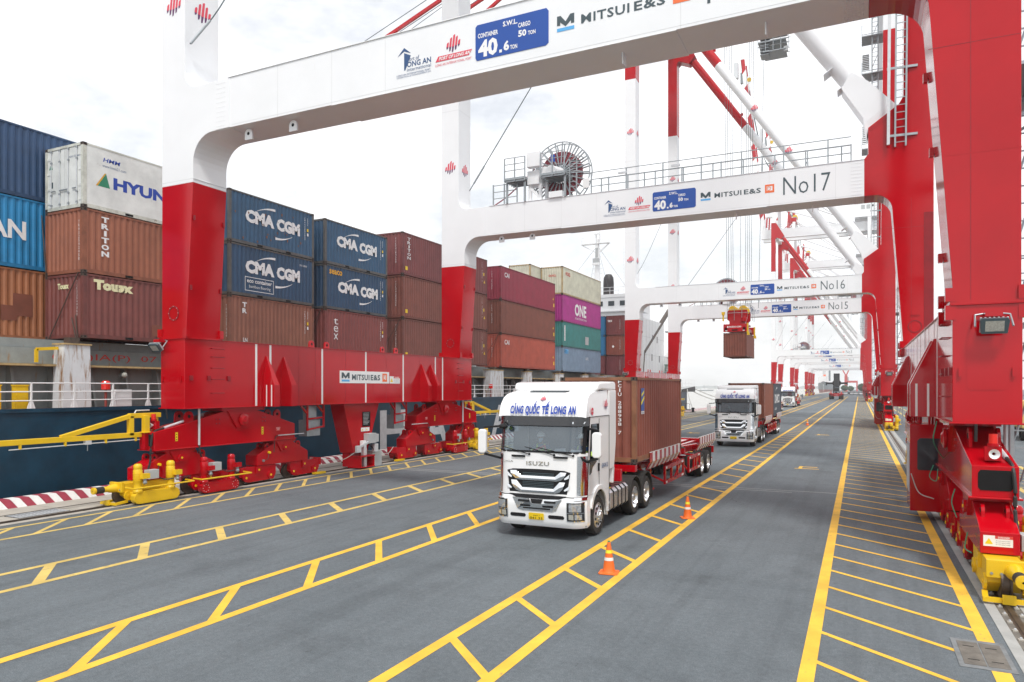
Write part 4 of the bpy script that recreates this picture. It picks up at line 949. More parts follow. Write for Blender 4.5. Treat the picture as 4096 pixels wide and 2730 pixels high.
# ---- rail and reel on the far beam
y0, y1 = FR[1]
b = MB()
for (xa, xb) in ((-12.9, -.35),):
    for z in (.38, .75, 1.12): b.cyl((xa, y0 + .08, 14.17 + z), (xb, y0 + .08, 14.17 + z), .022, 'galv', n=6)
    for i in range(14):
        x = xa + i * (xb - xa) / 13; b.box(x - .03, x + .03, y0 + .05, y0 + .11, 14.17, 15.3 if i % 2 == 0 else 14.95, 'galv')
for z in (.38, .75, 1.12): b.cyl((-18.8, y0 + .08, 14.17 + z), (-17.3, y0 + .08, 14.17 + z), .022, 'galv', n=6); b.cyl((-12.9, y1 - .08, 14.17 + z), (-.35, y1 - .08, 14.17 + z), .022, 'galv', n=6)
for x in (-18.8, -18.1, -17.3): b.box(x - .03, x + .03, y0 + .05, y0 + .11, 14.17, 15.35, 'galv')
for i in range(9): b.box(-12.8 + i * 1.5, -12.74 + i * 1.5, y1 - .1, y1 - .04, 14.17, 15.3, 'galv')
cp(b, 'beam_railing')
b = MB()
for x in (-8.6, -11.4): b.box(x, x + .45, y0 - .02, y0 + .06, 15.0, 15.1, 'galv_pale')
cp(b, 'work_lamp')
RX, RY, RZ = -15.05, 37.35, 15.78
reel = cp(MB().lathe([(.55, -.12), (1.24, -.12), (1.24, .12), (.55, .12)], (RX, RY, RZ), (0, 1, 0), 'cable_red', 40), 'cable_reel')
b = MB()
for r_ in (.7, .82, .94, 1.06, 1.18): b.lathe([(r_ - .03, -.12), (r_, -.135), (r_ + .03, -.12)], (RX, RY, RZ), (0, 1, 0), 'cable_red', 40)
cp(b, 'cable', reel)
sp_m = MB(); sp_m.bar((0, -.17, .3), (0, -.17, 1.72), .065, .05, 'galv', (0, 1, 0)); sp_m.bar((0, .17, .3), (0, .17, 1.72), .065, .05, 'galv', (0, 1, 0)); sme = sp_m.mesh('spoke')
for i in range(24):
    o = ob('spoke', sme, reel); o.location = (RX, RY - YC, RZ); o.rotation_euler = (0, R(15 * i + 4), 0)
for s in (-1, 1):
    cp(MB().lathe([(1.715, -.025), (1.765, -.025), (1.765, .025), (1.715, .025), (1.715, -.025)], (RX, RY + s * .19, RZ), (0, 1, 0), 'galv', 48), 'rim', reel)
b = MB(); b.cyl((RX - .25, RY - 1.05, RZ - .05), (RX - .1, RY - .1, RZ), .30, 'white', r1=.36, n=18); b.cyl((RX - .65, RY - .9, RZ), (RX - .65, RY - .1, RZ), .28, 'white', n=14); b.cyl((RX - .25, RY - .7, RZ + .55), (RX - .25, RY - .7, RZ + .9), .13, 'blue_sign', n=10); cp(b, 'reel_drive', reel, 40)
b = MB(); b.box(RX - 1.55, RX - .75, RY - 1.35, RY - .95, 16.0, 16.8, 'white'); b.box(RX - 1.62, RX - .9, RY - 1.1, RY - .3, 15.1, 15.85, 'white'); b.box(RX - 1.6, RX - 1.42, RY - 1.0, RY - .85, 14.17, 15.1, 'white'); b.box(RX - .98, RX - .8, RY - 1.0, RY - .85, 14.17, 15.1, 'white'); b.bar((RX - 1.5, RY - .92, 14.95), (RX - .9, RY - .92, 14.3), .14, .14, 'white'); b.box(RX - .9, RX - .72, RY - .3, RY - .1, 14.17, 15.8, 'white')
cp(b, 'reel_stand', reel, bevel=.01)
b = MB()
for xa, xb in ((-17.9, -16.65), (-15.7, -14.3)):
    b.box(xa, xb, RY - 1.5, RY - .25, 15.38, 15.5, 'galv')
    for i in range(5): b.box(xa, xb, RY - 1.45 + i * .27, RY - 1.40 + i * .27, 15.28, 15.38, 'galv')
    for z in (.4, .75, 1.1):
        b.tube([(xa, RY - 1.48, 15.5 + z), (xb, RY - 1.48, 15.5 + z)], .022, 'galv', 5)
    for x in (xa, (xa + xb) / 2, xb): b.box(x - .028, x + .028, RY - 1.51, RY - 1.45, 15.3, 16.6, 'galv')
for x in (-17.85, -16.75, -14.35): b.box(x - .05, x + .05, RY - 1.3, RY - 1.2, 14.17, 15.3, 'galv')
for x in (-14.15, -13.75):
    b.box(x - .03, x + .03, RY - 1.1, RY - 1.04, 14.17, 16.2, 'galv')
for i in range(7): b.box(-14.15, -13.75, RY - 1.1, RY - 1.06, 14.4 + i * .27, 14.43 + i * .27, 'galv')
for z in (15.5, 15.9, 16.3): b.lathe([(.38, -.02), (.42, -.02), (.42, .02), (.38, .02)], (-13.9, RY - .75, z), (0, 0, 1), 'galv', 16)
cp(b, 'service_platform', reel)
b = MB(); b.box(-13.35, -13.0, RY - 1.2, RY - 1.15, 14.5, 15.0, 'sign_white'); b.box(-15.3, -14.5, RY - 1.3, RY - .9, 14.17, 14.5, 'white'); cp(b, 'junction_box', reel, bevel=.01)
b = MB(); b.tube([(-20.6, 37.3, 13.9), (-18.5, 37.35, 14.9), (-16.7, RY, 16.3)], .035, 'cable_red', 6); b.tube([(-20.9, 37.2, 15.5), (-16.9, 37.2, 20.9), (-11.5, 37.2, 28.2)], .028, 'wire', 5); b.tube([(-20.85, 17.4, 15.7), (-20.1, 18.3, 17.6), (-18.5, 19.5, 22)], .022, 'wire', 5); b.cyl((-20.85, 17.42, 15.72), (-20.45, 17.9, 16.65), .045, 'galv', n=8); b.cyl((-20.6, 37.2, 15.9), (-19.9, 37.2, 16.85), .05, 'galv', n=8)
cp(b, 'feed_cable')

# ---- sill beams
def sill(X, inner):
    s = inner                                                     # +1: the inner face looks to +X
    b = MB(); b.box(X - .6, X + .6, 17.3, 37.64, 3.08, 5.50, 'red'); b.box(X - .66, X + .66, 17.24, 37.7, 3.05, 3.085, 'red'); b.box(X - .64, X + .64, 17.26, 37.68, 5.49, 5.515, 'red')
    sl_ = cp(b, 'sill_beam', bevel=.01)
    xf = X + s * .6
    def skin(a, y0, y1, z0, z1, m, nm, dx=.006):
        bb = MB(); bb.box(min(xf, xf + s * dx), max(xf, xf + s * dx), y0, y1, z0, z1, m); return cp(bb, nm, sl_)
    for y in (20.56, 21.3, 24.34, 27.39, 30.47, 33.55, 34.31): skin(0, y - .05, y + .05, 3.09, 5.48, 'sign_white', 'stripe')
    for y in (22.9, 23.9, 25.9, 29.0, 32.0, 36.1): skin(0, y, y + .012, 3.09, 5.48, 'red_dark', 'weld_seam', .004)
    for y in (21.09, 22.03, 32.15, 33.05):                          # pointed stiffening brackets
        p_ = .56; w = .15
        bb = MB(); v = [(0, -w, 3.05), (p_, -w, 3.05), (p_, w, 3.05), (0, w, 3.05), (0, -w, 3.9), (p_, -w, 3.9), (p_, w, 3.9), (0, w, 3.9), (0, -.03, 5.04), (.03, -.03, 5.04), (.03, .03, 5.04), (0, .03, 5.04)]
        v = [(xf + s * q[0], y + q[1], q[2]) for q in v]
        bb.add(v, [(3, 2, 1, 0), (0, 1, 5, 4), (1, 2, 6, 5), (2, 3, 7, 6), (4, 5, 9, 8), (5, 6, 10, 9), (6, 7, 11, 10), (8, 9, 10, 11)], 'red'); k = cp(bb, 'bracket', sl_, bevel=.01)
        if y < 21.5:
            bb = MB()
            for dx in (.14, .40): bb.box(min(xf + s * dx, xf + s * (dx + .05)), max(xf + s * dx, xf + s * (dx + .05)), y - w - .006, y - w, 3.07, 3.9, 'sign_white')
            cp(bb, 'stripe', sl_)
    bb = MB()
    for e, y in ((0, 17.3), (1, 37.64)):
        for z in (3.6, 4.1, 4.5, 4.9, 5.2):
            yy = y + (1.1 if e == 0 else -1.7); bb.tube([(xf, yy, z), (xf + s * .09, yy, z), (xf + s * .09, yy + .55, z), (xf, yy + .55, z)], .014, 'red_dark', 5)
        for d in (.25, 1.0, 1.9): yy = y + (d if e == 0 else -d); bb.box(min(xf, xf + s * .05), max(xf, xf + s * .05), yy - .07, yy + .07, 4.05, 4.22, 'red_dark')
    cp(bb, 'rung', sl_)
    bb = MB()
    for y in (24.33, 25.32, 29.5, 30.66): lug(bb, X, y, 5.5, 'x', 1.0)
    cp(bb, 'lifting_lug', sl_)
    bb = MB()
    bb.box(X - .34, X + .30, 17.275, 17.30, 3.5, 4.55, 'red_dark') if False else None
    pp = [(X - .30, 3.75), (X + .28, 3.75), (X + .33, 3.8), (X + .33, 4.6), (X + .28, 4.65), (X - .30, 4.65), (X - .35, 4.6), (X - .35, 3.8)]
    bb.prism(pp, 'y', 17.29, 17.3, 'red'); bb.box(X - .5, X - .44, 17.24, 17.3, 4.02, 4.2, 'red'); bb.box(X + .42, X + .48, 17.24, 17.3, 4.02, 4.2, 'red'); cp(bb, 'hatch', sl_)
    for y in (24.0, 28.2, 31.2):
        bb = MB(); bb.prism([(y - .2, 3.5), (y + .2, 3.5), (y + .25, 3.56), (y + .25, 3.95), (y + .2, 4.0), (y - .2, 4.0), (y - .25, 3.95), (y - .25, 3.56)], 'x', xf, xf + s * .008, 'red'); cp(bb, 'hatch', sl_)
    return sl_, xf, s
sl_, xf, s = sill(SEA, 1)
b = MB(); b.box(xf, xf + .012, 25.5, 29.24, 4.0, 4.56, 'sign_white'); bd = cp(b, 'name_board', sl_)
b = MB(); xx = xf + .016
flat(b, [(25.62, 4.22), (25.62, 4.48), (25.75, 4.48), (25.9, 4.32), (26.05, 4.48), (26.18, 4.48), (26.18, 4.22), (26.06, 4.22), (26.06, 4.32), (25.9, 4.2), (25.74, 4.32), (25.74, 4.22)], (xx, 0, 0), 'slate_text'); flat(b, [(25.62, 4.07), (26.18, 4.07), (26.18, 4.16), (25.62, 4.16)], (xx, 0, 0), 'light_blue')
letters('x', 'MITSUI', (xx, 26.35, 4.14), 1.3, .27, 'slate_text', None, FX, bold=.03, space=1.1, mb=b); letters('x', 'E&S', (xx, 27.75, 4.14), .75, .27, 'slate_text', None, FX, bold=.03, space=1.1, mb=b)
for q in ((28.68, 4.08, 29.06, 4.18), (28.68, 4.40, 29.06, 4.48), (28.68, 4.18, 28.76, 4.40), (28.98, 4.18, 29.06, 4.40)): flat(b, [(q[0], q[1]), (q[2], q[1]), (q[2], q[3]), (q[0], q[3])], (xx, 0, 0), 'orange_logo')
letters('x', 'D', (xx, 28.78, 4.18), .16, .2, 'orange_logo', None, FX, mb=b); cp(b, 'lettering', sl_)
def danger(y0, z0, w, h, x, face=FX, parent=None):
    b = MB()
    def pt(a, c): return (a, c)
    o = (x, y0, z0) if face is FX else (y0, x, z0)
    flat(b, [(0, 0), (w, 0), (w, h), (0, h)], o, 'sign_white', face)
    o2 = (x + .002, y0, z0) if face is FX else (y0, x - .002, z0)
    flat(b, [(.05 * w, .2 * h), (.33 * w, .2 * h), (.19 * w, .75 * h)], o2, 'sign_yellow', face); flat(b, [(.4 * w, .72 * h), (w, .72 * h), (w, h), (.4 * w, h)], o2, 'text_red', face)
    o3 = Vector(o2) + Vector((.002, 0, 0) if face is FX else (0, -.002, 0)); rt = Vector(face[0])
    letters('x', 'DANGER', o3 + rt * .5 * w + Vector((0, 0, .77 * h)), .4 * w, .16 * h, 'text_white', None, face, bold=.02, mb=b)
    for k in range(3): letters('x', 'do not stand under', o3 + rt * .42 * w + Vector((0, 0, (.5 - .17 * k) * h)), .5 * w, .09 * h, 'slate_text', None, face, mb=b)
    return cp(b, 'warning_sign', parent)
danger(29.28, 4.0, .88, .36, xf + .012, FX, sl_)
sill(LAND, -1)

# ---- running gear, one set per corner
TR = ((15.40, 16.70), (18.0, 19.3), (20.34, 21.62), (22.91, 24.2))
whl = MB().lathe([(.03, -.07), (.20, -.07), (.22, -.08), (.27, -.08), (.27, .05), (.31, .055), (.31, .08), (.2, .085), (.16, .06), (.03, .07)], (0, 0, 0), (1, 0, 0), 'steel_rail', 24).mesh('wheel', 40)
def corner(X, flip):
    F = (lambda y: 2 * YC - y) if flip else (lambda y: y)
    def bx(b, x0, x1, ya, yb, z0, z1, m): ya, yb = F(ya), F(yb); b.box(x0, x1, min(ya, yb), max(ya, yb), z0, z1, m)
    def px(b, poly, x0, x1, m): b.prism([(F(p[0]), p[1]) for p in poly], 'x', x0, x1, m)
    # main equaliser
    b = MB(); px(b, [(16.3, 1.70), (16.3, 2.30), (17.6, 2.55), (19.25, 2.93), (20.8, 2.93), (22.9, 2.30), (22.9, 1.70)], X - .38, X + .38, 'red'); bx(b, X - .44, X + .44, 16.26, 22.95, 1.665, 1.705, 'red')
    me_ = cp(b, 'equaliser_beam', bevel=.012)
    b = MB()
    for sgn in (-1, 1):
        xo = X + sgn * .38; px(b, [(19.2, 3.06), (20.9, 3.06), (20.75, 2.9), (20.35, 2.28), (19.75, 2.28), (19.35, 2.9)], min(xo, xo + sgn * .07), max(xo, xo + sgn * .07), 'red')
        b.lathe([(.02, .0), (.20, .0), (.24, .03), (.24, .08), (.15, .1), (.1, .13), (.02, .13)], (xo + sgn * .06, F(20.05), 2.58), (sgn, 0, 0), 'red', 20)
        for dy in (-1.2, 1.05):
            for zz in (2.45, 2.6):
                for d2 in (0, .14): b.box(min(xo, xo + sgn * .02), max(xo, xo + sgn * .02), F(20.05 + dy) + d2 - .025, F(20.05 + dy) + d2 + .025, zz, zz + .05, 'red_dark')
    bx(b, X - .5, X + .5, 19.0, 21.1, 2.93, 3.06, 'red'); cp(b, 'hinge', me_)
    b = MB()
    for y in (17.75, 22.0):
        for sgn in (-1, 1): lug(b, X + sgn * .25, F(y), 2.55 if y < 20 else 2.5, 'x', 1.15)
    cp(b, 'lifting_lug', me_)
    b = MB(); yf = F(16.3); s_ = 1 if flip else -1
    b.prism([(X - .24, 1.83), (X + .24, 1.83), (X + .28, 1.88), (X + .28, 2.16), (X + .24, 2.22), (X - .24, 2.22), (X - .28, 2.16), (X - .28, 1.88)], 'y', yf, yf + s_ * .012, 'dark'); cp(b, 'end_opening', me_)
    b = MB(); xs = X + .386
    for y, sg in ((17.15, 1), (21.1, -1)):
        flat(b, [(F(y) - .05, 1.95), (F(y) + .05, 1.95), (F(y) + .05, 2.25), (F(y) - .05, 2.25)], (xs, 0, 0), 'sign_yellow')
        for k in range(3): flat(b, [(F(y) - .03, 1.98 + k * .09), (F(y) + .03, 1.98 + k * .09), (F(y), 2.03 + k * .09)], (xs + .002, 0, 0), 'dark')
    flat(b, [(F(21.95) - .12, 2.05), (F(21.95) + .12, 2.05), (F(21.95) + .12, 2.2), (F(21.95) - .12, 2.2)], (xs, 0, 0), 'text_red'); letters('x', 'EMERGENCY', (xs + .002, F(21.95) - .1, 2.13), .2, .05, 'text_white', None, FX, mb=b); letters('x', 'STOP', (xs + .002, F(21.95) - .07, 2.07), .14, .05, 'text_white', None, FX, mb=b)
    cp(b, 'sticker', me_)
    b = MB()
    b.tube([(X + .43, F(18.05), 3.05), (X + .43, F(18.05), 1.75)], .04, 'galv_pale', 8); b.tube([(X + .43, F(18.05), 1.75), (X + .45, F(18.1), 1.4), (X + .4, F(18.35), 1.05)], .03, 'hose', 6); b.tube([(X + .2, F(17.6), 2.62), (X + .25, F(16.75), 2.42)], .045, 'galv_pale', 8); b.tube([(X + .25, F(16.75), 2.42), (X + .28, F(16.35), 2.3), (X + .3, F(16.22), 1.9), (X + .3, F(16.2), 1.4), (X + .34, F(16.05), .95)], .035, 'hose', 6); b.tube([(X + .42, F(21.9), 1.86), (X + .42, F(23.4), 1.86)], .022, 'galv_pale', 6); b.tube([(X + .42, F(21.9), 1.86), (X + .42, F(21.75), 1.75), (X + .4, F(21.7), 1.2)], .016, 'hose', 5); b.tube([(X - .2, F(17.2), 3.05), (X - .2, F(17.25), 2.7)], .03, 'hose', 6)
    cp(b, 'cable_conduit', me_)
    # two lower equalisers
    for (ya, yb, yp) in ((15.80, 18.85, 17.35), (20.90, 23.76, 22.35)):
        b = MB(); px(b, [(ya, .72), (ya, 1.12), (yp - .5, 1.57), (yp + .5, 1.57), (yb, 1.10), (yb, .70)], X - .31, X + .31, 'red'); bx(b, X - .35, X + .35, yp - .62, yp + .62, 1.56, 1.665, 'red'); lo = cp(b, 'lower_equaliser', bevel=.01)
        b = MB()
        for sgn in (-1, 1):
            xo = X + sgn * .31; px(b, [(yp - .45, 1.62), (yp + .45, 1.62), (yp + .2, 1.2), (yp - .2, 1.2)], min(xo, xo + sgn * .06), max(xo, xo + sgn * .06), 'red'); b.cyl((xo, F(yp), 1.36), (xo + sgn * .1, F(yp), 1.36), .13, 'red', n=14); b.cyl((xo + sgn * .1, F(yp), 1.36), (xo + sgn * .115, F(yp), 1.36), .035, 'sign_yellow', n=8)
        for y in (ya + .6, yb - .5):
            for sgn in (-1, 1): lug(b, X + sgn * .2, F(y), 1.28, 'x', .8)
        b.cyl((X + .31, F(yp - .85), 1.2), (X + .40, F(yp - .85), 1.2), .05, 'sign_yellow', n=8); b.tube([(X + .34, F(yp - .85), 1.18), (X + .36, F(yp - .95), .95), (X + .34, F(yp - 1.15), .9)], .012, 'hose', 5); b.cyl((X + .31, F(yp - 1.15), .9), (X + .37, F(yp - 1.15), .9), .05, 'galv', n=8)
        cp(b, 'pin', lo)
    if not flip and X > 0: danger(X - .26, .86, .46, .2, F(15.80) - .004, FY, None)
    if flip is False and X > 0: pass
    # bogies
    for k, (w1, w2) in enumerate(TR):
        m = 'yellow' if k == 0 else 'red'
        b = MB(); px(b, [(w1 - .14, .70), (w2 + .32, .70), (w2 + .32, .34), (w2 + .2, .12), (w1 + .12, .10), (w1 - .14, .32)], X - .27, X + .27, m)
        if k in (0, 3):
            ye = w1 - .14 if k == 0 else w2 + .32; sg = -1 if k == 0 else 1
            bx(b, X - .30, X + .30, ye, ye + sg * .1, .42, .74, m)
        bo = cp(b, 'bogie', bevel=.012)
        b = MB()
        for w in (w1, w2):
            for sgn in (-1, 1):
                xo = X + sgn * .27; b.cyl((xo, F(w), .30), (xo + sgn * .05, F(w), .30), .15, m, n=16); b.cyl((xo + sgn * .05, F(w), .30), (xo + sgn * .065, F(w), .30), .045, 'sign_yellow' if m == 'red' else 'yellow', n=8)
        wm_ = (w1 + w2) / 2
        for sgn in (-1, 1):
            xo = X + sgn * .27; bx(b, min(xo, xo + sgn * .06), max(xo, xo + sgn * .06), wm_ - .13, wm_ + .13, .42, .70, m); b.cyl((xo + sgn * .06, F(wm_), .56), (xo + sgn * .075, F(wm_), .56), .04, 'sign_yellow' if m == 'red' else 'yellow', n=8)
        cp(b, 'bearing', bo)
        for w in (w1 - (.08 if k != 0 else .05), w2):
            o = ob('wheel', whl, bo); o.location = (X, F(w) - YC, .31)
        if k < 2:                                                 # driven bogies
            xa = X + .52
            b = MB(); n_ = 8
            for r_, x0_, x1_ in ((.20, xa, xa + .16), (.205, xa + .16, xa + .175)):
                pl = [(F(w1) + (1 if flip else -1) * 0, 0)]
            ca, cb = sorted((F(w1 + .1), F(w2 + .12)))
            b.prism([(ca + .19 * math.cos(R(a)), .23 + .19 * math.sin(R(a))) for a in range(90, 271, 20)] + [(cb + .19 * math.cos(R(a)), .23 + .19 * math.sin(R(a))) for a in range(-90, 91, 20)], 'x', xa, xa + .2, m)
            for c in (ca, cb):
                for q in range(8): b.cyl((xa + .2, c + .13 * math.cos(q * .785), .23 + .13 * math.sin(q * .785)), (xa + .212, c + .13 * math.cos(q * .785), .23 + .13 * math.sin(q * .785)), .016, m if m == 'yellow' else 'galv_pale', n=5)
            bx(b, X + .27, xa, w1 + .05, w1 + .2, .18, .4, m); bx(b, X + .27, xa, w2 + .02, w2 + .2, .18, .4, m); cp(b, 'gearbox', bo, bevel=.015)
            for w in (w1 + .1, w2 + .02):
                b = MB(); c = F(w); b.lathe([(.02, 0), (.14, 0), (.15, .06), (.12, .1), (.125, .34), (.14, .36), (.14, .72), (.12, .76), (.13, .78), (.13, .88), (.09, .93), (.02, .94)], (X + .62, c, .40), (0, 0, 1), m, 18)
                for q in range(5): b.lathe([(.14, 0), (.15, .005), (.14, .01)], (X + .62, c, .80 + q * .055), (0, 0, 1), m, 18)
                bx(b, X + .74, X + .90, w - .02, w + .24, .86, 1.02, m); b.cyl((X + .83, c + .1, .86), (X + .83, c + .1, .74), .05, 'galv', n=8); b.sphere((X + .83, c + .1, .73), .07, 'galv', 8, 6); cp(b, 'motor', bo, 40)
            b = MB(); yy = F(w1 - .25), F(w2 + .72); b.tube([(X + .5, yy[0], .60), (X + .92, yy[0], .58), (X + .92, yy[1], .58), (X + .5, yy[1], .60)], .028, 'yellow', 8); cp(b, 'guard_bar', bo, 40)
            b = MB(); bx(b, X + .35, X + .6, w1 + .52, w1 + .9, .78, 1.08, 'grey_box'); b.tube([(X + .5, F(w1 + .9), .85), (X + .6, F(w2 - .2), .72), (X + .8, F(w2), .74)], .02, 'hose', 5); cp(b, 'junction_box', bo, bevel=.008)
        if k == 0:
            b = MB(); s_ = 1 if flip else -1; yb_ = F(w1 - .24); xb = X + (.0 if X < 0 else .12)
            b.lathe([(.02, 0), (.15, 0), (.12, .2), (.09, .28), (.09, .42)], (xb, yb_, .55), (0, s_, 0), 'yellow', 18); b.lathe([(.09, .42), (.105, .42), (.105, .68), (.09, .68)], (xb, yb_, .55), (0, s_, 0), 'rubber', 18); b.lathe([(.10, .68), (.11, .70), (.11, .76), (.02, .77)], (xb, yb_, .55), (0, s_, 0), 'yellow', 18); cp(b, 'buffer', bo, 40)
            b = MB(); bx(b, X - .38, X + .38, w1 - .50, w1 - .44, .05, .13, 'yellow'); bx(b, X - .1, X + .1, w1 - .54, w1 - .50, .04, .2, 'yellow')
            for sgn in (-1, 1): b.bar((X + sgn * .34, F(w1 - .47), .09), (X + sgn * .30, F(w1 - .05), .12), .09, .07, 'yellow')
            for sgn in (-.22, -.07, .07, .22): b.cyl((X + sgn, F(w1 - .24), .5), (X + sgn, F(w1 - .255), .5), .025, 'galv', n=6)
            cp(b, 'rail_sweep', bo)
        if k == 3:
            b = MB(); bx(b, X + .24, X + .46, w2 - .1, w2 + .55, .04, .12, 'yellow'); cp(b, 'rail_sweep', bo)
    # beacon and horn
    b = MB(); yb_ = F(16.55); zb = 2.38
    b.box(X - .14, X + .14, yb_ - .02, yb_ + .12, zb, zb + .28, 'red'); b.cyl((X, yb_, zb + .28), (X, yb_, zb + .34), .1, 'red', n=12); b.cyl((X, yb_, zb + .34), (X, yb_, zb + .52), .075, 'beacon', n=14); s_ = 1 if flip else -1
    b.lathe([(.02, 0), (.04, .06), (.09, .15), (.095, .16), (.03, .09)], (X, yb_, zb + .14), (0, s_, 0), 'sign_white', 16); cp(b, 'beacon_horn', me_, 40)
for X in (SEA, LAND):
    for fl in (False, True): corner(X, fl)
# ---- yellow cable arms at the sea side
for fl in (False, True):
    F = (lambda y: 2 * YC - y) if fl else (lambda y: y)
    XA = SEA - .15
    b = MB(); b.bar((XA, F(11.3), 2.22), (XA, F(16.2), 2.22), .16, .16, 'yellow'); b.bar((XA, F(13.5), 2.28), (XA, F(15.82), 2.86), .14, .14, 'yellow'); b.bar((XA, F(15.75), 2.86), (XA, F(16.9), 2.86), .16, .16, 'yellow'); b.bar((XA, F(15.8), 2.2), (XA, F(15.8), 2.86), .16, .16, 'yellow'); b.bar((XA + .15, F(16.25), 2.30), (XA + .15, F(16.25), 2.86), .18, .18, 'yellow'); b.bar((XA - .05, F(16.75), 2.2), (XA - .05, F(16.75), 2.86), .16, .16, 'yellow')
    b.box(XA, XA + .3, min(F(16.1), F(16.4)), max(F(16.1), F(16.4)), 2.28, 2.31, 'yellow'); arm = cp(b, 'cable_arm', bevel=.01)
    b = MB(); b.bar((XA + .15, F(16.25), 1.72), (XA + .15, F(16.25), 2.28), .18, .18, 'red'); b.bar((XA + .15, F(16.2), 1.78), (XA + .15, F(16.6), 1.78), .16, .16, 'red'); cp(b, 'arm_post', arm)
    b = MB(); b.tube([(XA + .05, F(12.0), 2.02), (XA + .05, F(16.1), 2.06)], .018, 'galv_pale', 6)
    for y in (12.3, 13.6, 14.9, 15.95): b.box(XA + .02, XA + .08, F(y) - .03, F(y) + .03, 2.02, 2.16, 'yellow')
    for y in (11.5, 14.3): b.box(XA - .02, XA + .12, F(y) - .09, F(y) + .09, 2.02, 2.14, 'galv_pale'); b.cyl((XA + .05, F(y), 2.02), (XA + .05, F(y), 1.82), .015, 'galv', n=5)
    b.tube([(XA, F(15.95), 2.94), (XA, F(16.0), 3.03), (XA, F(16.5), 3.03)], .025, 'galv_pale', 6); cp(b, 'tension_rod', arm)
# ---- anchor post in the middle, and hanging cabinets
for X, s in ((SEA, 1), (LAND, -1)):
    b = MB(); b.prism([(26.0, 3.07), (28.68, 3.07), (27.75, .74), (26.72, .74)], 'x', X - .38, X + .42, 'red'); an = cp(b, 'anchor_post', bevel=.012)
    b = MB(); xa, xb = (X + .1, X + .85) if s > 0 else (X - .85, X - .1)
    b.box(xa, xb, 26.72, 26.76, .10, .58, 'red'); b.box(xa, xb, 27.7, 27.74, .10, .58, 'red'); b.box(xa, xb, 26.68, 27.78, .56, .62, 'red'); b.box(xa, xb, 26.68, 27.78, .06, .10, 'red'); b.box(X - .3, xa if s > 0 else X + .3, 26.8, 27.7, .08, .8, 'red'); b.box((xa + xb) / 2, (xa + xb) / 2 + .18, 27.2, 27.4, .1, .95, 'galv_pale'); cp(b, 'anchor_frame', an)
    xo = X + s * .43
    if s > 0:
        b = MB(); b.box(xo, xo + .012, 27.35, 27.95, 1.95, 2.65, 'dark'); 
        for k in range(9): b.box(xo + .012, xo + .014, 27.41, 27.41 + random.uniform(.3, .48), 2.05 + k * .065, 2.075 + k * .065, 'grey_box')
        b.box(xo, xo + .012, 27.25, 27.56, 1.72, 1.90, 'sign_white'); b.box(xo, xo + .012, 27.58, 27.88, 1.72, 1.90, 'sign_white'); flat(b, [(27.29, 1.76), (27.41, 1.76), (27.35, 1.86)], (xo + .014, 0, 0), 'sign_yellow'); flat(b, [(27.62, 1.76), (27.74, 1.76), (27.68, 1.86)], (xo + .014, 0, 0), 'sign_yellow'); cp(b, 'rating_plate', an)
        b = MB(); b.box(xo, xo + .3, 27.45, 28.05, 1.15, 1.62, 'grey_box'); b.box(xo, xo + .26, 28.08, 28.3, 1.18, 1.56, 'grey_box'); b.box(xo + .1, xo + .3, 27.95, 28.2, .72, 1.1, 'galv_pale'); b.box(xo - .3, xo + .1, 28.0, 28.75, -.0, .75, 'grey_box'); b.box(xo + .05, xo + .22, 27.1, 27.35, 1.05, 1.3, 'sign_white'); cp(b, 'control_box', an, bevel=.012)
        b = MB(); b.bar((xo + .25, 27.2, .62), (xo + .25, 27.2, 1.2), .12, .16, 'galv_pale'); b.bar((xo + .25, 26.75, 1.0), (xo + .25, 27.5, 1.22), .08, .12, 'galv_pale'); b.box(xo + .2, xo + .34, 26.55, 26.85, .78, 1.1, 'galv_pale'); cp(b, 'lever', an, bevel=.015)
        b = MB(); b.tube([(xo, 26.9, .8), (xo - .1, 26.0, .5), (xo - .4, 25.0, .62), (xo - .5, 24.3, .72)], .014, 'rope', 5); b.tube([(xo + .1, 28.1, .95), (xo + .2, 28.6, .62), (xo + .1, 29.3, .55), (xo - .1, 30.0, .8)], .014, 'rope', 5)
        b.tube([(xo + .2, 27.6, 1.1), (xo + .15, 27.9, .95), (xo + .25, 28.0, .7)], .03, 'hose', 6); cp(b, 'chain', an)
    for y in (23.76, 30.15):
        b = MB(); b.box(X - .2, X + .28, y, y + .82, 1.70, 2.40, 'galv'); b.box(X - .05, X + .25, y + .1, y + .62, 2.40, 3.0, 'galv'); hc = cp(b, 'hanging_cabinet', an, bevel=.01)
        b = MB(); xo2 = X + s * .38
        for p0, p1 in (((y - .1, 1.95), (y - .1, 3.05)), ((y + .92, 2.05), (y + .92, 3.05)), ((y - .1, 2.0), (y + .92, 2.1)), ((y - .1, 2.45), (y + .92, 2.5)), ((y - .5, 3.03), (y - .1, 2.65)), ((y + .5, 3.03), (y + .92, 2.7))): b.bar((xo2, p0[0], p0[1]), (xo2, p1[0], p1[1]), .07, .07, 'red')
        cp(b, 'cabinet_frame', an)
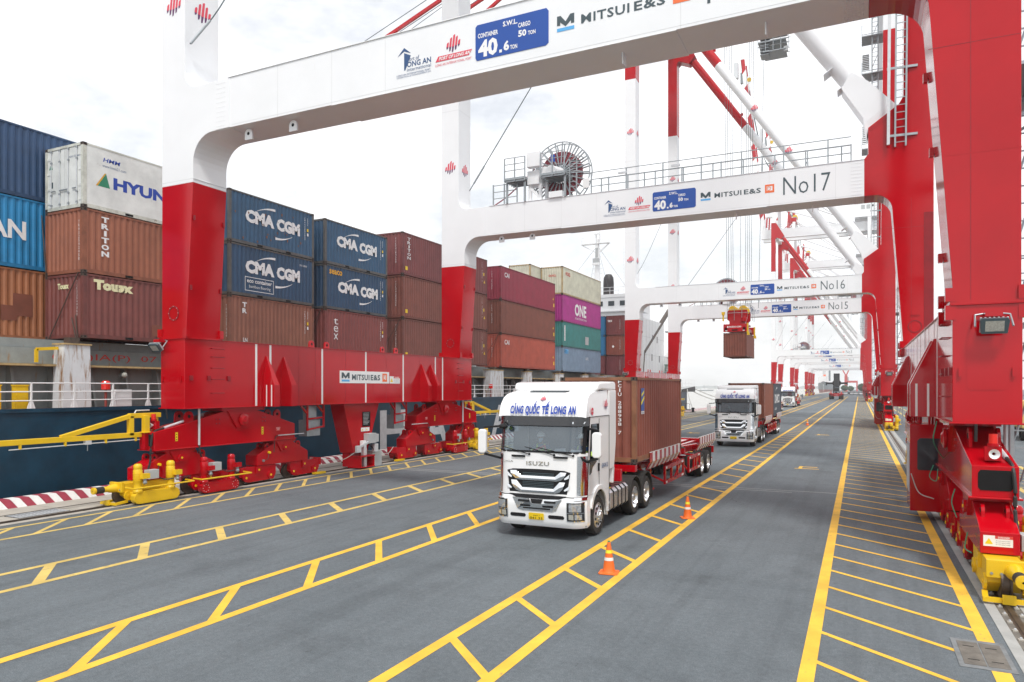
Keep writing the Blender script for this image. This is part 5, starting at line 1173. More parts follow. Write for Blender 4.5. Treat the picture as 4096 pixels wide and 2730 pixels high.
# cabin beside the land rail
b = MB(); b.box(1.30, 2.15, 23.4, 24.9, .28, 2.75, 'red'); cb_ = cp(b, 'electric_cabinet', bevel=.02)
b = MB(); b.box(1.285, 1.30, 23.55, 24.75, .8, 2.2, 'grey_box'); b.box(1.28, 1.29, 23.65, 24.65, .9, 2.1, 'galv_pale'); cp(b, 'louvre', cb_)
b = MB(); b.prism([(1.50, 1.45), (2.05, 1.45), (2.08, 1.5), (2.08, 2.3), (2.02, 2.36), (1.55, 2.36), (1.48, 2.28), (1.48, 1.5)], 'y', 23.385, 23.4, 'window_dark'); cp(b, 'window', cb_)
b = MB(); b.tube([(1.32, 23.3, 1.35), (1.5, 23.1, .85), (1.85, 22.9, .72)], .015, 'rope', 5); b.tube([(1.75, 20.9, 2.95), (1.68, 20.95, 2.5), (1.8, 21.3, 2.2), (2.0, 21.6, 1.9)], .014, 'teal_wire', 5); b.tube([(1.8, 22.4, 1.7), (1.7, 22.3, 1.4), (1.85, 22.2, 1.3), (1.9, 22.4, 1.6)], .012, 'teal_wire', 5); b.tube([(1.95, 16.9, .9), (1.9, 16.85, .6), (1.98, 16.6, .55)], .012, 'teal_wire', 5); b.tube([(1.95, 19.0, 1.5), (1.88, 18.95, 1.2), (1.95, 18.7, .9)], .012, 'teal_wire', 5); cp(b, 'cable', cb_)
# ---- floodlights on the near ends
for X, z, dx in ((SEA, 5.18, -.45), (LAND, 5.02, .08)):
    b = MB(); c = Matrix.Translation((X + dx, 16.95, z)) @ Matrix.Rotation(R(38 if X < 0 else 20), 4, 'X')
    b.prism([(-.22, -.15), (.22, -.15), (.25, .12), (.21, .16), (-.21, .16), (-.25, .12)], 'y', -.03, .05, 'slate_text'); b.box(-.16, .16, -.036, -.03, -.10, .11, 'lamp_glass')
    for k in range(7): b.box(-.24 + k * .075, -.21 + k * .075, .05, .1, -.14, .16, 'grey_box')
    b.xf(c); b.tube([(X + dx - .32, 17.0, z), (X + dx - .3, 17.2, z + .25), (X + dx, 17.28, z + .3), (X + dx + .3, 17.2, z + .25), (X + dx + .32, 17.0, z)], .02, 'galv', 5); b.box(X + dx - .15, X + dx + .15, 17.0, 17.3, z + .2, z + .3, 'red'); cp(b, 'floodlight', None)
# ---- ropes and operator cab: copies carry them too, boom state differs per crane
cranes = []
idx = tree_index()
NEAR = ('N\u00b018', 'No16', 'No3', 'No1', None, None); FAR_ = ('No17', 'No15', 'No2', None, None, None)
LBL = ('largest red and white quay crane, its portal spanning the white truck', 'second red and white quay crane, with a container hanging under it', 'third quay crane, first of the far group, its boom raised', 'fourth quay crane, behind the third one of the far group', 'fifth quay crane, small in the far distance', 'sixth and farthest quay crane at the end of the row')
for i, yc in enumerate((YC, 82.95, 221.3, 281.3, 357.0, 389.0)):
    c = crane if i == 0 else copy_tree(crane, None, idx)
    c.location = (0, yc, 0); c['label'] = LBL[i]; c['group'] = 'quay cranes along the berth'; cranes.append(c)
coil = MB().lathe([(.55, -.12), (1.64, -.12), (1.64, .12), (.55, .12)], (RX, RY - YC, RZ), (0, 1, 0), 'cable_red', 40).mesh('cable_reel')
for o in C.objects:
    if o.name.startswith('cable_reel') and o.parent in cranes[1:]: o.data = coil     # wound full on the other cranes
for i, c in enumerate(cranes):
    bs = [o for o in C.objects if o.parent == c and o.name.startswith('portal_beam')]
    bs.sort(key=lambda o: min(v[1] for v in o.bound_box))
    for beam, s, yy in ((bs[0], NEAR[i], FR[0][0]), (bs[1], FAR_[i], FR[1][0])):
        if s:
            s = s.replace('\u00b0', 'o'); letters('number', s, (-3.26, yy - .006 - YC, 12.93), 2.05 if len(s) == 4 else 1.45, .84, 'slate_text', beam, FY, bold=-.008)
# booms: lowered on the first two cranes, raised on the others
def boom(c, up):
    for y in (24.5, 29.4):
        b = MB(); n = 12; L = 4.35
        for k in range(n):
            m = 'red' if k % 2 else 'white'; z0, z1 = k * L, (k + 1) * L
            b.prism([(-.55, z0 - .0), (.55, z0 + (1.2 if k else 0)), (.55, z1 + (1.2 if k < n - 1 else 0)), (-.55, z1)], 'y', y - YC, y + 1.0 - YC, m)
        p = b.build('boom', c)
        if up: p.location = (-25.0, 0, 48.2); p.rotation_euler = (0, R(-6.5), 0)
        else: p.location = (-25.6, 0, 48.0); p.rotation_euler = (0, R(-90), 0)
    b = MB()
    if up:
        for k in range(12): b.bar((-25.4 - k * .495, -2.2, 50 + k * 4.35), (-25.4 - k * .495, 2.2, 50 + k * 4.35), .3, .3, 'white')
        for s in (-1, 1): b.cyl((-24.6, s * 2.6, 62), (-21.3, s * 2, 64.6), .15, 'red', n=8); b.cyl((-24.2, s * 3.0, 50), (-23.2, s * 2.2, 70), .22, 'red', n=8); b.tube([(-29.6, s * 1.2, 92), (-25.5, s * 1.5, 72), (-21.4, s * 1.2, 65.6)], .09, 'wire', 5)
        b.box(-31.6, -30.2, -2.4, -1.2, 93.5, 96.5, 'galv'); b.box(-33.4, -32.2, -3, -1.5, 95, 99.5, 'galv_pale'); b.lathe([(.05, -.2), (.6, -.2), (.6, .2), (.05, .2)], (-29.4, 0, 95), (0, 1, 0), 'yellow', 14)
    else:
        for s in (-1, 1):
            b.bar((-21.3, s * 2.0, 65.0), (-63, s * 2.3, 50.2), .34, .42, 'red'); b.bar((-21.3, s * 2.2, 64.0), (-45.5, s * 2.4, 50.2), .30, .36, 'red'); b.cyl((-21.3, s * 1.0, 66.6), (-65, s * 1.2, 52), .05, 'wire', n=5); b.cyl((-21.3, s * 1.4, 65.6), (-60, s * 1.5, 50.5), .04, 'wire', n=5)
    o = b.build('boom_stay', c)
for i, c in enumerate(cranes): boom(c, i >= 2)
# trolley, operator cab and ropes
def hoist(c, x, z1, ys):
    b = MB(); b.box(x - 3, x + 3, -3.4, 3.4, 45.6, 46.7, 'red_dark'); b.box(x - 2.5, x + 2.5, -2.8, 2.8, 45.2, 45.6, 'dark'); tr = b.build('trolley', c)
    b = MB(); b.box(x + 2.4, x + 5.6, -2.2, -.2, 39.4, 41.4, 'galv'); b.xf(Matrix.Identity(4))
    b = MB()
    X0, X1 = x + 2.3, x + 5.4
    for z in (39.6, 40.7, 41.9):
        b.box(X0 + (.5 if z < 40 else 0), X1 - .3, -2.5, -.2, z, z + .08, 'galv')
        for yy in (-2.5, -.2):
            b.tube([(X0, yy, z + .6), (X1, yy, z + .6)], .04, 'galv', 4); b.tube([(X0, yy, z + 1.05), (X1, yy, z + 1.05)], .04, 'galv', 4)
        for k in range(5): b.cyl((X0 + k * .77, -2.5, z), (X0 + k * .77, -2.5, z + 1.05), .04, 'galv', n=4)
    for k in range(7): b.box(X0 + .2, X0 + 1.1, -2.4, -1.0, 39.4 - k * .0 + k * .33, 39.46 + k * .33, 'galv')
    b.box(X0 + .2, X1 - .6, -2.3, -.3, 42.0, 45.6, 'red_dark') if False else b.box(X0 + .2, X1 - .6, -2.0, -.3, 43.6, 45.6, 'red_dark')
    b.box(X1 - .5, X1 - .1, -2.4, -2.0, 39.4, 39.9, 'grey_box'); b.build('operator_platform', c)
    b = MB()
    for dx in (-1.05, -.85, .85, 1.05):
        for dy in (-1.5, 1.5): b.cyl((x + dx, dy + ys, z1), (x + dx * 1.3, dy * 1.1, 45.3), .028, 'wire', n=4)
    b.cyl((x + 1.9, ys + 1.2, z1), (x + 2.6, 1.2, 45.3), .03, 'wire', n=4); b.cyl((x + .1, ys, z1), (x + .3, .2, 45.3), .025, 'wire', n=4)
    b.build('hoist_rope', c)
hoist(cranes[1], -12.1, 12.7, .05)
b = MB()
for dy, x in ((-3.0, -31.2), (-2.55, -31.2), (-3.0, -29.6), (-2.4, -29.2)): b.cyl((x, dy, 14.3), (x, dy, 46), .02, 'wire', n=4)
b.build('hoist_rope', cranes[0])
for i in (4, 5): hoist(cranes[i], -6, 30, 0)

# ================================================================== trucks
def wheel_mesh(front):
    b = MB(); w = .15
    b.lathe([(.30, -w + .02), (.34, -w), (.46, -w - .005), (.50, -w + .035), (.512, -w + .06), (.512, w - .06), (.50, w - .035), (.46, w + .005), (.34, w), (.30, w - .02)], (0, 0, 0), (1, 0, 0), 'rubber', 36)
    for k in (-.07, 0, .07): b.lathe([(.505, k - .012), (.502, k), (.505, k + .012)], (0, 0, 0), (1, 0, 0), 'dark', 36)
    ty = b.mesh('tyre', 35)
    b = MB()
    if front:
        b.lathe([(.315, w - .03), (.325, w - .005), (.30, w), (.285, w - .03), (.26, w + .0), (.17, w + .025), (.15, w + .05), (.11, w + .06), (.10, w + .09), (.02, w + .095)], (0, 0, 0), (1, 0, 0), 'alloy', 30)
        for k in range(10):
            a = k * .628; b.cyl((w + .045, .13 * math.cos(a), .13 * math.sin(a)), (w + .075, .13 * math.cos(a), .13 * math.sin(a)), .014, 'chrome', n=6)
            a += .3; b.cyl((w + .004, .225 * math.cos(a), .225 * math.sin(a)), (w + .018, .225 * math.cos(a), .225 * math.sin(a)), .034, 'dark', n=10)
    else:
        b.lathe([(.315, w - .03), (.325, w - .005), (.30, w), (.28, w - .06), (.255, w - .15), (.24, w - .17), (.15, w - .17), (.13, w - .08), (.12, w - .02), (.02, w - .015)], (0, 0, 0), (1, 0, 0), 'alloy', 30)
        for k in range(10): a = k * .628; b.cyl((w - .17, .19 * math.cos(a), .19 * math.sin(a)), (w - .14, .19 * math.cos(a), .19 * math.sin(a)), .016, 'chrome', n=6)
    return ty, b.mesh('rim', 35)
TYF, RIF = wheel_mesh(True); TYR, RIR = wheel_mesh(False)
def wheel(parent, x, y, side_, front=False, dual=False):
    e = ob('wheel', TYF if front else TYR, parent); e.location = (x, y, .512); e.rotation_euler = (0, 0, 0 if side_ > 0 else R(180))
    ob('rim', RIF if front else RIR, e)
    if dual: o = ob('inner_tyre', TYR, e); o.location = (-.34, 0, 0)
    return e
def yf(z):
    P = [(.3, -1.13), (.9, -1.19), (1.19, -1.14), (2.18, -1.10), (2.86, -.97), (3.1, -.93)]
    for (a, ya), (b_, yb) in zip(P, P[1:]):
        if z <= b_: return ya + (yb - ya) * (z - a) / (b_ - a)
    return P[-1][1]
def fs(u, z, out=0.):
    a = abs(u); w = 1.21; e = max(0, (a - .70) / .30)
    x = w * u if a < .9 else math.copysign(w * (.9 + (a - .9) * .95), u)
    return (x * (1 + out * .3), yf(z) - out + .30 * e ** 2.4, z)
def front_grid(b, u0, u1, z0, z1, m, out=0., nu=16, nz=4):
    vs = [fs(u0 + (u1 - u0) * i / nu, z0 + (z1 - z0) * j / nz, out) for j in range(nz + 1) for i in range(nu + 1)]
    b.add(vs, [(j * (nu + 1) + i, j * (nu + 1) + i + 1, (j + 1) * (nu + 1) + i + 1, (j + 1) * (nu + 1) + i) for j in range(nz) for i in range(nu)], m)
def fpoly(b, pts, out, m, thick=.0, tilt=0.):
    """polygon on the cab front given as (x, z)"""
    zm = min(p[1] for p in pts); vs = [fs(p[0] / 1.21, p[1], out - tilt * (p[1] - zm)) for p in pts]; n = len(vs)
    if thick:
        vb = [(v[0], v[1] + thick, v[2]) for v in vs]; b.add(vs + vb, [tuple(range(n))] + [(i, (i + 1) % n, n + (i + 1) % n, n + i) for i in range(n)], m)
    else: b.add(vs, [tuple(range(n))], m)
def rr(x0, x1, z0, z1, r=.03):
    return [(x0 + r, z0), (x1 - r, z0), (x1, z0 + r), (x1, z1 - r), (x1 - r, z1), (x0 + r, z1), (x0, z1 - r), (x0, z0 + r)]
def make_tractor():
    t = thing('truck_tractor', 'x', 'truck', (0, 0, 0))
    W = 1.21
    # cab shell
    b = MB(); front_grid(b, -1, 1, 1.10, 2.18, 'truck_white', nz=5)
    ya, yb = fs(1, 2.0)[1], .86
    for s in (-1, 1):
        x = s * (W * .995)
        def q(pts): b.add([(x, p[0], p[1]) for p in pts], [tuple(range(len(pts)))], 'truck_white')
        c = [(.62 * math.cos(R(a)), .52 + .66 * math.sin(R(a))) for a in range(12, 153, 14)]
        q([(yb, .68), (yb, 1.98), (ya + .06, 1.98), (ya, 1.10), (-.80, .95), (-.64, .72)] + c[::-1])      # door and arch
        q([(ya + .06, 1.98), (-.12, 1.98), (-.12, 2.02), (ya + .08, 2.02)]) if False else None
        q([(-.02, 1.98), (yb, 1.98), (yb, 3.06), (-.02, 3.06)])                                          # behind the window
        q([(ya + .14, 2.86), (-.02, 2.86), (-.02, 3.06), (ya + .17, 3.06)])                                # above
        q([(ya + .02, 1.98), (ya + .13, 1.98), (ya + .22, 2.86), (ya + .14, 2.86)])                         # pillar
    b.add([(-W, yb, .7), (W, yb, .7), (W, yb, 3.06), (-W, yb, 3.06)], [(0, 1, 2, 3)], 'truck_white')
    b.add([(-W, ya, 1.12), (W, ya, 1.12), (W, yb, 1.12), (-W, yb, 1.12)], [(0, 1, 2, 3)], 'black')
    cab = b.build('cab', t, 30)
    b = MB(); front_grid(b, -.93, .93, 2.20, 2.86, 'windscreen', .004, 20, 4); b.build('windscreen', t, 60)
    b = MB()
    for u0, u1, z0, z1 in ((-.97, .97, 2.165, 2.215), (-.97, -.915, 2.2, 2.87), (.915, .97, 2.2, 2.87)): front_grid(b, u0, u1, z0, z1, 'black', .010, 14, 3)
    b.build('windscreen_seal', cab)
    for s in (-1, 1):
        if s > 0: pts = [(ya + .22, 2.86), (-.02, 2.86), (-.02, 2.66), (ya + .22, 2.78)]
        else: pts = [(ya + .13, 2.0), (-.02, 2.0), (-.02, 2.86), (ya + .22, 2.86)]
        b = MB(); b.add([(s * W * .99, p[0], p[1]) for p in pts], [(0, 1, 2, 3)], 'side_glass'); b.build('side_window', t)
        b = MB(); xo = s * W
        b.tube([(xo, ya + .13, 1.99), (xo, -.02, 1.99), (xo, -.02, 2.87), (xo, ya + .23, 2.87), (xo, ya + .13, 1.99)], .018, 'black', 4)
        b.tube([(xo, .02, .9), (xo, .02, 3.0)], .006, 'dark', 4); b.tube([(xo, .84, .75), (xo, .84, 3.05)], .006, 'dark', 4); b.tube([(xo, -.9, 3.06), (xo, .84, 3.06)], .008, 'dark', 4)
        b.prism([(ya + .12, 1.98), (ya + .55, 2.0), (ya + .62, 1.92), (ya + .30, 1.80), (ya + .22, 1.66), (ya + .10, 1.62)], 'x', xo - .005, xo + s * .012, 'black_gloss'); b.box(min(xo, xo + s * .04), max(xo, xo + s * .04), -.08, -.04, 1.66, 1.86, 'black'); b.build('door_trim', cab)
        b = MB(); c = [(.60 * math.cos(R(a)), .52 + .66 * math.sin(R(a))) for a in range(0, 161, 10)]; c2 = [(.72 * math.cos(R(a)), .52 + .78 * math.sin(R(a))) for a in range(0, 161, 10)]
        b.prism(c2 + c[::-1], 'x', xo - s * .02, xo + s * .035, 'truck_white'); b.build('wheel_arch', t, bevel=.01)
    # roof
    pr = [(-.935, 3.05, 1.205), (-.90, 3.20, 1.20), (-.83, 3.38, 1.19), (-.72, 3.53, 1.17), (-.55, 3.62, 1.155), (-.2, 3.69, 1.15), (.85, 3.73, 1.15)]
    b = MB(); n = len(pr); vs = []
    for y, z, w in pr: vs += [(-w, y, z), (-w * .9, y - .015, z + .02), (w * .9, y - .015, z + .02), (w, y, z)]
    fs_ = []
    for i in range(n - 1):
        for j in range(3): fs_.append((4 * i + j, 4 * i + j + 1, 4 * i + 5 + j, 4 * i + 4 + j))
    b.add(vs, fs_, 'truck_white')
    for s in (-1, 1):
        ring = [(s * w, y, z) for y, z, w in pr]; low = [(s * 1.20, max(-.9, y), 3.05) for y, z, w in pr]
        b.add(ring + low, [(i, i + 1, n + i + 1, n + i) for i in range(n - 1)], 'truck_white')
    b.build('roof_fairing', t, 50)
    b = MB(); P = [(-.02, 3.70), (-.05, 3.80), (.02, 3.92), (.3, 3.955), (1.45, 3.96), (1.48, 3.90), (1.48, 3.70), (.3, 3.74)]
    b.prism(P, 'x', -1.19, 1.19, 'truck_white'); b.build('roof_spoiler', t, 40, bevel=.05)
    b = MB(); b.box(-.5, .5, -.35, -.25, 3.70, 3.715, 'dark'); b.prism([(-.42, 3.655), (-.30, 3.68), (-.30, 3.72), (-.40, 3.70)], 'x', -.55, .45, 'window_dark'); b.build('roof_hatch', t)
    for s in (-1, 1):
        b = MB(); xo = s * 1.20; b.prism([(.87, 1.60), (1.30, 1.62), (1.40, 2.0), (1.47, 2.4), (1.47, 3.72), (.87, 3.72)], 'x', xo - s * .05, xo, 'truck_white'); b.prism([(1.22, 1.20), (1.34, 1.18), (1.40, 1.6), (1.30, 1.75), (1.22, 1.6)], 'x', xo - s * .3, xo - s * .02, 'truck_white'); b.build('side_fairing', t, bevel=.015)
    # sun visor
    b = MB(); front_grid(b, -1.0, 1.0, 2.84, 3.06, 'black_gloss', .09, 20, 3); front_grid(b, -1., 1., 3.05, 3.075, 'black_gloss', .05, 20, 1)
    vs = [fs(-1 + i * .1, 2.84, .09) for i in range(21)] + [fs(-1 + i * .1, 2.86, .0) for i in range(21)]; b.add(vs, [(i, i + 1, 22 + i, 21 + i) for i in range(20)], 'black'); vz = b.build('sun_visor', t, 50)
    b = MB()
    for s in (-1, 1): fpoly(b, [(s * .86, 2.90), (s * 1.12, 2.90), (s * 1.14, 2.95), (s * .86, 2.95)], .10, 'headlamp', .02)
    b.build('marker_lamp', vz)
    # grille
    b = MB(); fpoly(b, [(-.86, 1.70), (-.70, 1.74), (0, 1.755), (.70, 1.74), (.86, 1.70), (.78, 1.16), (-.78, 1.16)], .006, 'black'); gr = b.build('grille', t)
    for z0 in (1.64, 1.60, 1.42, 1.38, 1.34, 1.30):
        b = MB(); fpoly(b, [(-.42, z0), (.42, z0), (.42, z0 + .014), (-.42, z0 + .014)], .02, 'slate_text', .015); b.build('slat', gr)
    for tp, bt in (([(-.76, 1.70), (-.60, 1.705), (-.46, 1.585), (.46, 1.585), (.60, 1.705), (.76, 1.70)], [(-.70, 1.57), (-.62, 1.50), (-.50, 1.47), (.50, 1.47), (.62, 1.50), (.70, 1.57)]), ([(-.73, 1.46), (-.58, 1.46), (-.42, 1.285), (.42, 1.285), (.58, 1.46), (.73, 1.46)], [(-.66, 1.28), (-.58, 1.20), (-.46, 1.17), (.46, 1.17), (.58, 1.20), (.66, 1.28)])):
        b = MB(); md_ = [((a[0] + c[0]) / 2, a[1] * .45 + c[1] * .55) for a, c in zip(tp, bt)]
        vs = [fs(p[0] / 1.21, p[1], o_) for row, o_ in ((tp, .012), (tp, .034), (md_, .056), (bt, .036), (bt, .012)) for p in row]
        b.add(vs, [(6 * r_ + i, 6 * r_ + i + 1, 6 * r_ + 7 + i, 6 * r_ + 6 + i) for r_ in range(4) for i in range(5)], 'chrome'); b.build('chrome_bar', gr, bevel=.004)
    for pts in () and ([(-.74, 1.70), (-.60, 1.705), (-.46, 1.585), (.46, 1.585), (.60, 1.705), (.74, 1.70), (.66, 1.52), (.52, 1.475), (-.52, 1.475), (-.66, 1.52)], [(-.72, 1.46), (-.58, 1.46), (-.42, 1.285), (.42, 1.285), (.58, 1.46), (.72, 1.46), (.62, 1.22), (.48, 1.175), (-.48, 1.175), (-.62, 1.22)]):
        b = MB(); fpoly(b, pts, .060, 'chrome', .03, .14); b.build('chrome_bar', gr, bevel=.010)
    for s in (-1, 1):
        for z in (1.55, 1.27):
            b = MB(); fpoly(b, [(s * .84, z + .11), (s * .70, z), (s * .72, z - .03), (s * .82, z + .01)], .045, 'chrome', .02, .12); b.build('chrome_fin', gr)
        b = MB(); front_grid(b, s * .84, s * 1.0, 1.14, 2.10, 'chrome', .006, 6, 8); b.build('corner_panel', t, 60)
    fl_ = letters('maker_name', 'ISUZU', (-.33, yf(1.86) - .012, 1.84), .62, .105, 'chrome', t, FY, bold=.02, space=1.1)
    letters('model_name', 'GIGA', (-1.0, yf(1.9) - .010, 1.90), .3, .045, 'chrome', t, FY)
    b = MB()
    for s in (-.72, .42): fpoly(b, [(s, 2.05), (s + .36, 2.05), (s + .36, 2.085), (s, 2.085)], .04, 'black', .03)
    b.build('grab_handle', t, bevel=.008)
    for x0, x1 in ((-.25, -.95), (.42, -.28), (.92, .05)):
        b = MB(); p0, p1 = fs(x0 / W, 2.12, .03), fs(x1 / W, 2.28, .025); b.bar(p0, p1, .018, .018, 'black'); pm_ = [(p0[k] + (p1[k] - p0[k]) * .35) for k in range(3)]; b.bar(pm_, (p1[0] - .1, p1[1], p1[2] + .02), .03, .012, 'black'); b.cyl(p0, (p0[0], p0[1] + .03, p0[2]), .03, 'black', n=8); b.build('wiper', t)
    # bumper
    b = MB(); Z = [.33, .40, .48, .60, .80, .95, 1.08]; O = [.0, .035, .05, .045, .05, .045, .01]
    nu = 24; vs = [fs(-1 + 2 * i / nu, z, o) for z, o in zip(Z, O) for i in range(nu + 1)]
    b.add(vs, [(j * (nu + 1) + i, j * (nu + 1) + i + 1, (j + 1) * (nu + 1) + i + 1, (j + 1) * (nu + 1) + i) for j in range(len(Z) - 1) for i in range(nu)], 'truck_white')
    for s in (-1, 1):
        e = [fs(s, z, o) for z, o in zip(Z, O)]; b.add(e + [(p[0], -.68, max(p[2], .36)) for p in e], [(i, i + 1, len(Z) + i + 1, len(Z) + i) for i in range(len(Z) - 1)], 'truck_white')
    b.add([fs(-1, .33), fs(1, .33), (1.2, -.6, .36), (-1.2, -.6, .36)], [(0, 1, 2, 3)], 'black'); bm_ = b.build('bumper', t, 50)
    b = MB(); front_grid(b, -.97, .97, 1.07, 1.17, 'black', -.012, 20, 1); fpoly(b, [(-.55, 1.02), (.55, 1.02), (.78, 1.12), (-.78, 1.12)], .03, 'black'); b.build('bumper_gap', bm_)
    b = MB(); fpoly(b, [(-.66, 1.04), (-.20, 1.02), (-.14, .90), (.14, .90), (.20, 1.02), (.66, 1.04), (.52, .76), (.40, .72), (-.40, .72), (-.52, .76)], .062, 'chrome', .01); lg = b.build('lower_grille', t)
    for pts in (rr(-.50, -.20, .93, .985, .01), rr(.20, .50, .93, .985, .01), rr(-.44, -.16, .82, .87, .01), rr(.16, .44, .82, .87, .01), [(-.17, 1.02), (.17, 1.02), (.12, .91), (-.12, .91)], rr(-.36, .36, .765, .80, .01)):
        b = MB(); fpoly(b, pts, .068, 'black'); b.build('slot', lg)
    for s in (-1, 1):
        pts = [(s * p[0], p[1]) for p in rr(.30, .72, .55, .64, .03)]; b = MB(); fpoly(b, pts, .058, 'black'); b.build('fog_slot', bm_)
        b = MB(); front_grid(b, s * .655, s * .965, .52, .99, 'black_gloss', .058, 8, 3); hl = b.build('headlight', t, 60)
        for z0, z1, u0, u1 in ((.975, .995, .65, .97), (.712, .728, .65, .97), (.51, .528, .65, .97), (.51, .995, .65, .66), (.51, .995, .962, .972)):
            b = MB(); front_grid(b, s * u0, s * u1, z0, z1, 'chrome', .066, 6, 2); b.build('bezel', hl, 60)
        for z0, z1, u0, u1, m in ((.75, .95, .70, .92, 'headlamp'), (.56, .69, .69, .79, 'lamp_glass'), (.56, .69, .81, .93, 'headlamp')):
            b = MB(); front_grid(b, s * u0, s * u1, z0, z1, m, .063, 4, 2); b.build('lens', hl, 60)
        b = MB(); front_grid(b, s * .80, s * 1.0, 1.03, 1.10, 'chrome', .05, 6, 2); b.build('chrome_trim', bm_, 60)
        b = MB(); xo = s * 1.2; b.box(min(xo, xo - s * .25), max(xo, xo - s * .25), -.92, -.62, .36, .40, 'galv'); b.box(min(xo, xo - s * .03), max(xo, xo - s * .03), -.86, -.62, .40, .74, 'truck_white'); b.box(min(xo, xo - s * .2), max(xo, xo - s * .2), -.88, -.60, .74, .78, 'black'); b.build('step', t)
        # mirrors
        b = MB(); xm = s * 1.56; b.prism(rr(xm - .115, xm + .115, 2.10, 2.72, .05), 'y', -1.22, -1.10, 'truck_white'); mr = b.build('mirror', t, bevel=.025)
        b = MB(); b.bar((s * 1.15, -.86, 2.80), (xm, -1.12, 2.76), .06, .05, 'black'); b.bar((s * 1.2, -.80, 1.95), (xm - s * .02, -1.10, 2.08), .07, .06, 'black'); b.box(min(xm - .1, xm + .1), max(xm - .1, xm + .1), -1.10, -1.094, 2.14, 2.68, 'chrome'); b.build('mirror_arm', mr)
    b = MB(); c0 = fs(-.72, 2.86, .25); b.sphere((c0[0], c0[1], c0[2] - .05), .12, 'black', 12, 8, .6); b.bar((c0[0], c0[1], c0[2]), fs(-.8, 2.92, .05), .03, .03, 'black'); b.build('kerb_mirror', t)
    # interior
    b = MB(); b.box(-1.15, 1.15, -.92, -.55, 1.12, 2.08, 'black'); b.prism([(-1.0, 2.08), (-.55, 2.05), (-.5, 1.9), (-.95, 1.9)], 'x', -1.12, 1.12, 'black'); b.box(-1.15, 1.15, -.5, .84, 1.12, 1.35, 'black'); b.box(-1.15, 1.15, .80, .84, 1.3, 3.0, 'seat'); dsh = b.build('dashboard', t)
    for x in (-.62, .62):
        b = MB(); b.box(x - .26, x + .26, -.25, .25, 1.35, 1.62, 'seat'); b.prism([(.18, 1.6), (.32, 1.6), (.42, 2.35), (.30, 2.35)], 'x', x - .25, x + .25, 'seat'); b.prism([(.32, 2.38), (.42, 2.38), (.44, 2.6), (.34, 2.6)], 'x', x - .14, x + .14, 'seat'); b.build('seat', t, bevel=.04)
    b = MB(); b.lathe([(.20, -.015), (.23, -.015), (.23, .015), (.20, .015), (.20, -.015)], (.62, -.42, 2.08), (0, -.75, 1), 'black', 20); b.cyl((.62, -.42, 2.08), (.62, -.55, 1.9), .03, 'black', n=8); b.build('steering_wheel', t)
    # chassis
    b = MB()
    for s in (-1, 1): b.box(s * .42 - .05, s * .42 + .05, -.7, 5.35, .76, 1.02, 'black')
    for y in (1.3, 2.4, 3.0, 4.0, 5.2): b.box(-.42, .42, y, y + .12, .8, .98, 'black')
    b.box(-.55, .55, 3.5, 4.5, 1.02, 1.12, 'black'); b.cyl((0, 4.0, 1.12), (0, 4.0, 1.19), .48, 'black', n=20)
    for y in (0, 3.35, 4.65): b.cyl((-.9, y, .512), (.9, y, .512), .08, 'black', n=10); b.sphere((0, y, .512), .22, 'black', 12, 8)
    b.box(-.6, .6, .9, 1.4, .8, 1.9, 'black'); b.build('chassis', t)
    b = MB(); P = rr(.64, 1.20, .43, 1.05, .1); b.prism(P, 'y', .98, 2.62, 'alloy'); tk = b.build('fuel_tank', t, bevel=.015)
    for y in (1.25, 1.65, 2.0, 2.35):
        b = MB(); b.prism(rr(.63, 1.212, .42, 1.062, .1), 'y', y - .025, y + .025, 'black'); b.build('strap', tk)
    b = MB(); b.cyl((.95, 1.5, 1.05), (.95, 1.5, 1.10), .09, 'black', n=12); b.cyl((1.05, 1.2, 1.05), (1.05, 1.2, 1.07), .08, 'sign_yellow', n=12); b.build('filler_cap', tk)
    b = MB(); b.prism(rr(-1.18, -.64, .43, 1.05, .08), 'y', 1.0, 2.5, 'black'); b.build('battery_box', t, bevel=.01)
    b = MB(); b.prism([(.66, .42), (.74, .40), (.82, .7), (.86, 1.12), (.70, 1.22), (.66, 1.1)], 'x', .7, 1.2, 'truck_white'); b.prism([(.66, .42), (.74, .40), (.82, .7), (.86, 1.12), (.70, 1.22), (.66, 1.1)], 'x', -1.2, -.7, 'truck_white'); b.build('rear_mudguard', t, bevel=.01)
    for s in (-1, 1):
        for y in (3.35, 4.65):
            c = [(y + .60 * math.cos(R(a)), .53 + .60 * math.sin(R(a))) for a in range(0, 181, 12)]; c2 = [(y + .64 * math.cos(R(a)), .53 + .64 * math.sin(R(a))) for a in range(0, 181, 12)]
            b = MB(); xo = s * 1.22; b.prism(c2 + c[::-1], 'x', min(xo, xo - s * .62), max(xo, xo - s * .62), 'rubber'); b.box(min(xo, xo - s * .5), max(xo, xo - s * .5), y + .6, y + .62, .25, .6, 'rubber'); b.build('fender', t)
        wheel(t, s * 1.04, 0, s, True); wheel(t, s * 1.04, 3.35, s, False, True); wheel(t, s * 1.04, 4.65, s, False, True)
    # lettering on the cab
    up = Vector((0, .105, .33)).normalized(); F = ((1, 0, 0), tuple(up)); y_, z_ = -.992, 3.135
    b = MB(); x0 = -.86
    for w_, ww in (('C\u1ea2NG', .37), ('QU\u1ed0C', .40), ('T\u1ebe', .20), ('LONG', .41), ('AN', .20)):
        text_mesh(w_, .045); yy0, yy1 = _ty[(w_, .045, 1.)]; k_ = .215 / .76; h = (yy1 - yy0) * k_
        letters('x', w_, Vector((x0, y_, z_)) + up * (yy0 + .03) * k_, ww, h, 'blue_text', None, F, bold=.045, mb=b); x0 += ww + .055
    b.build('roof_lettering', t)
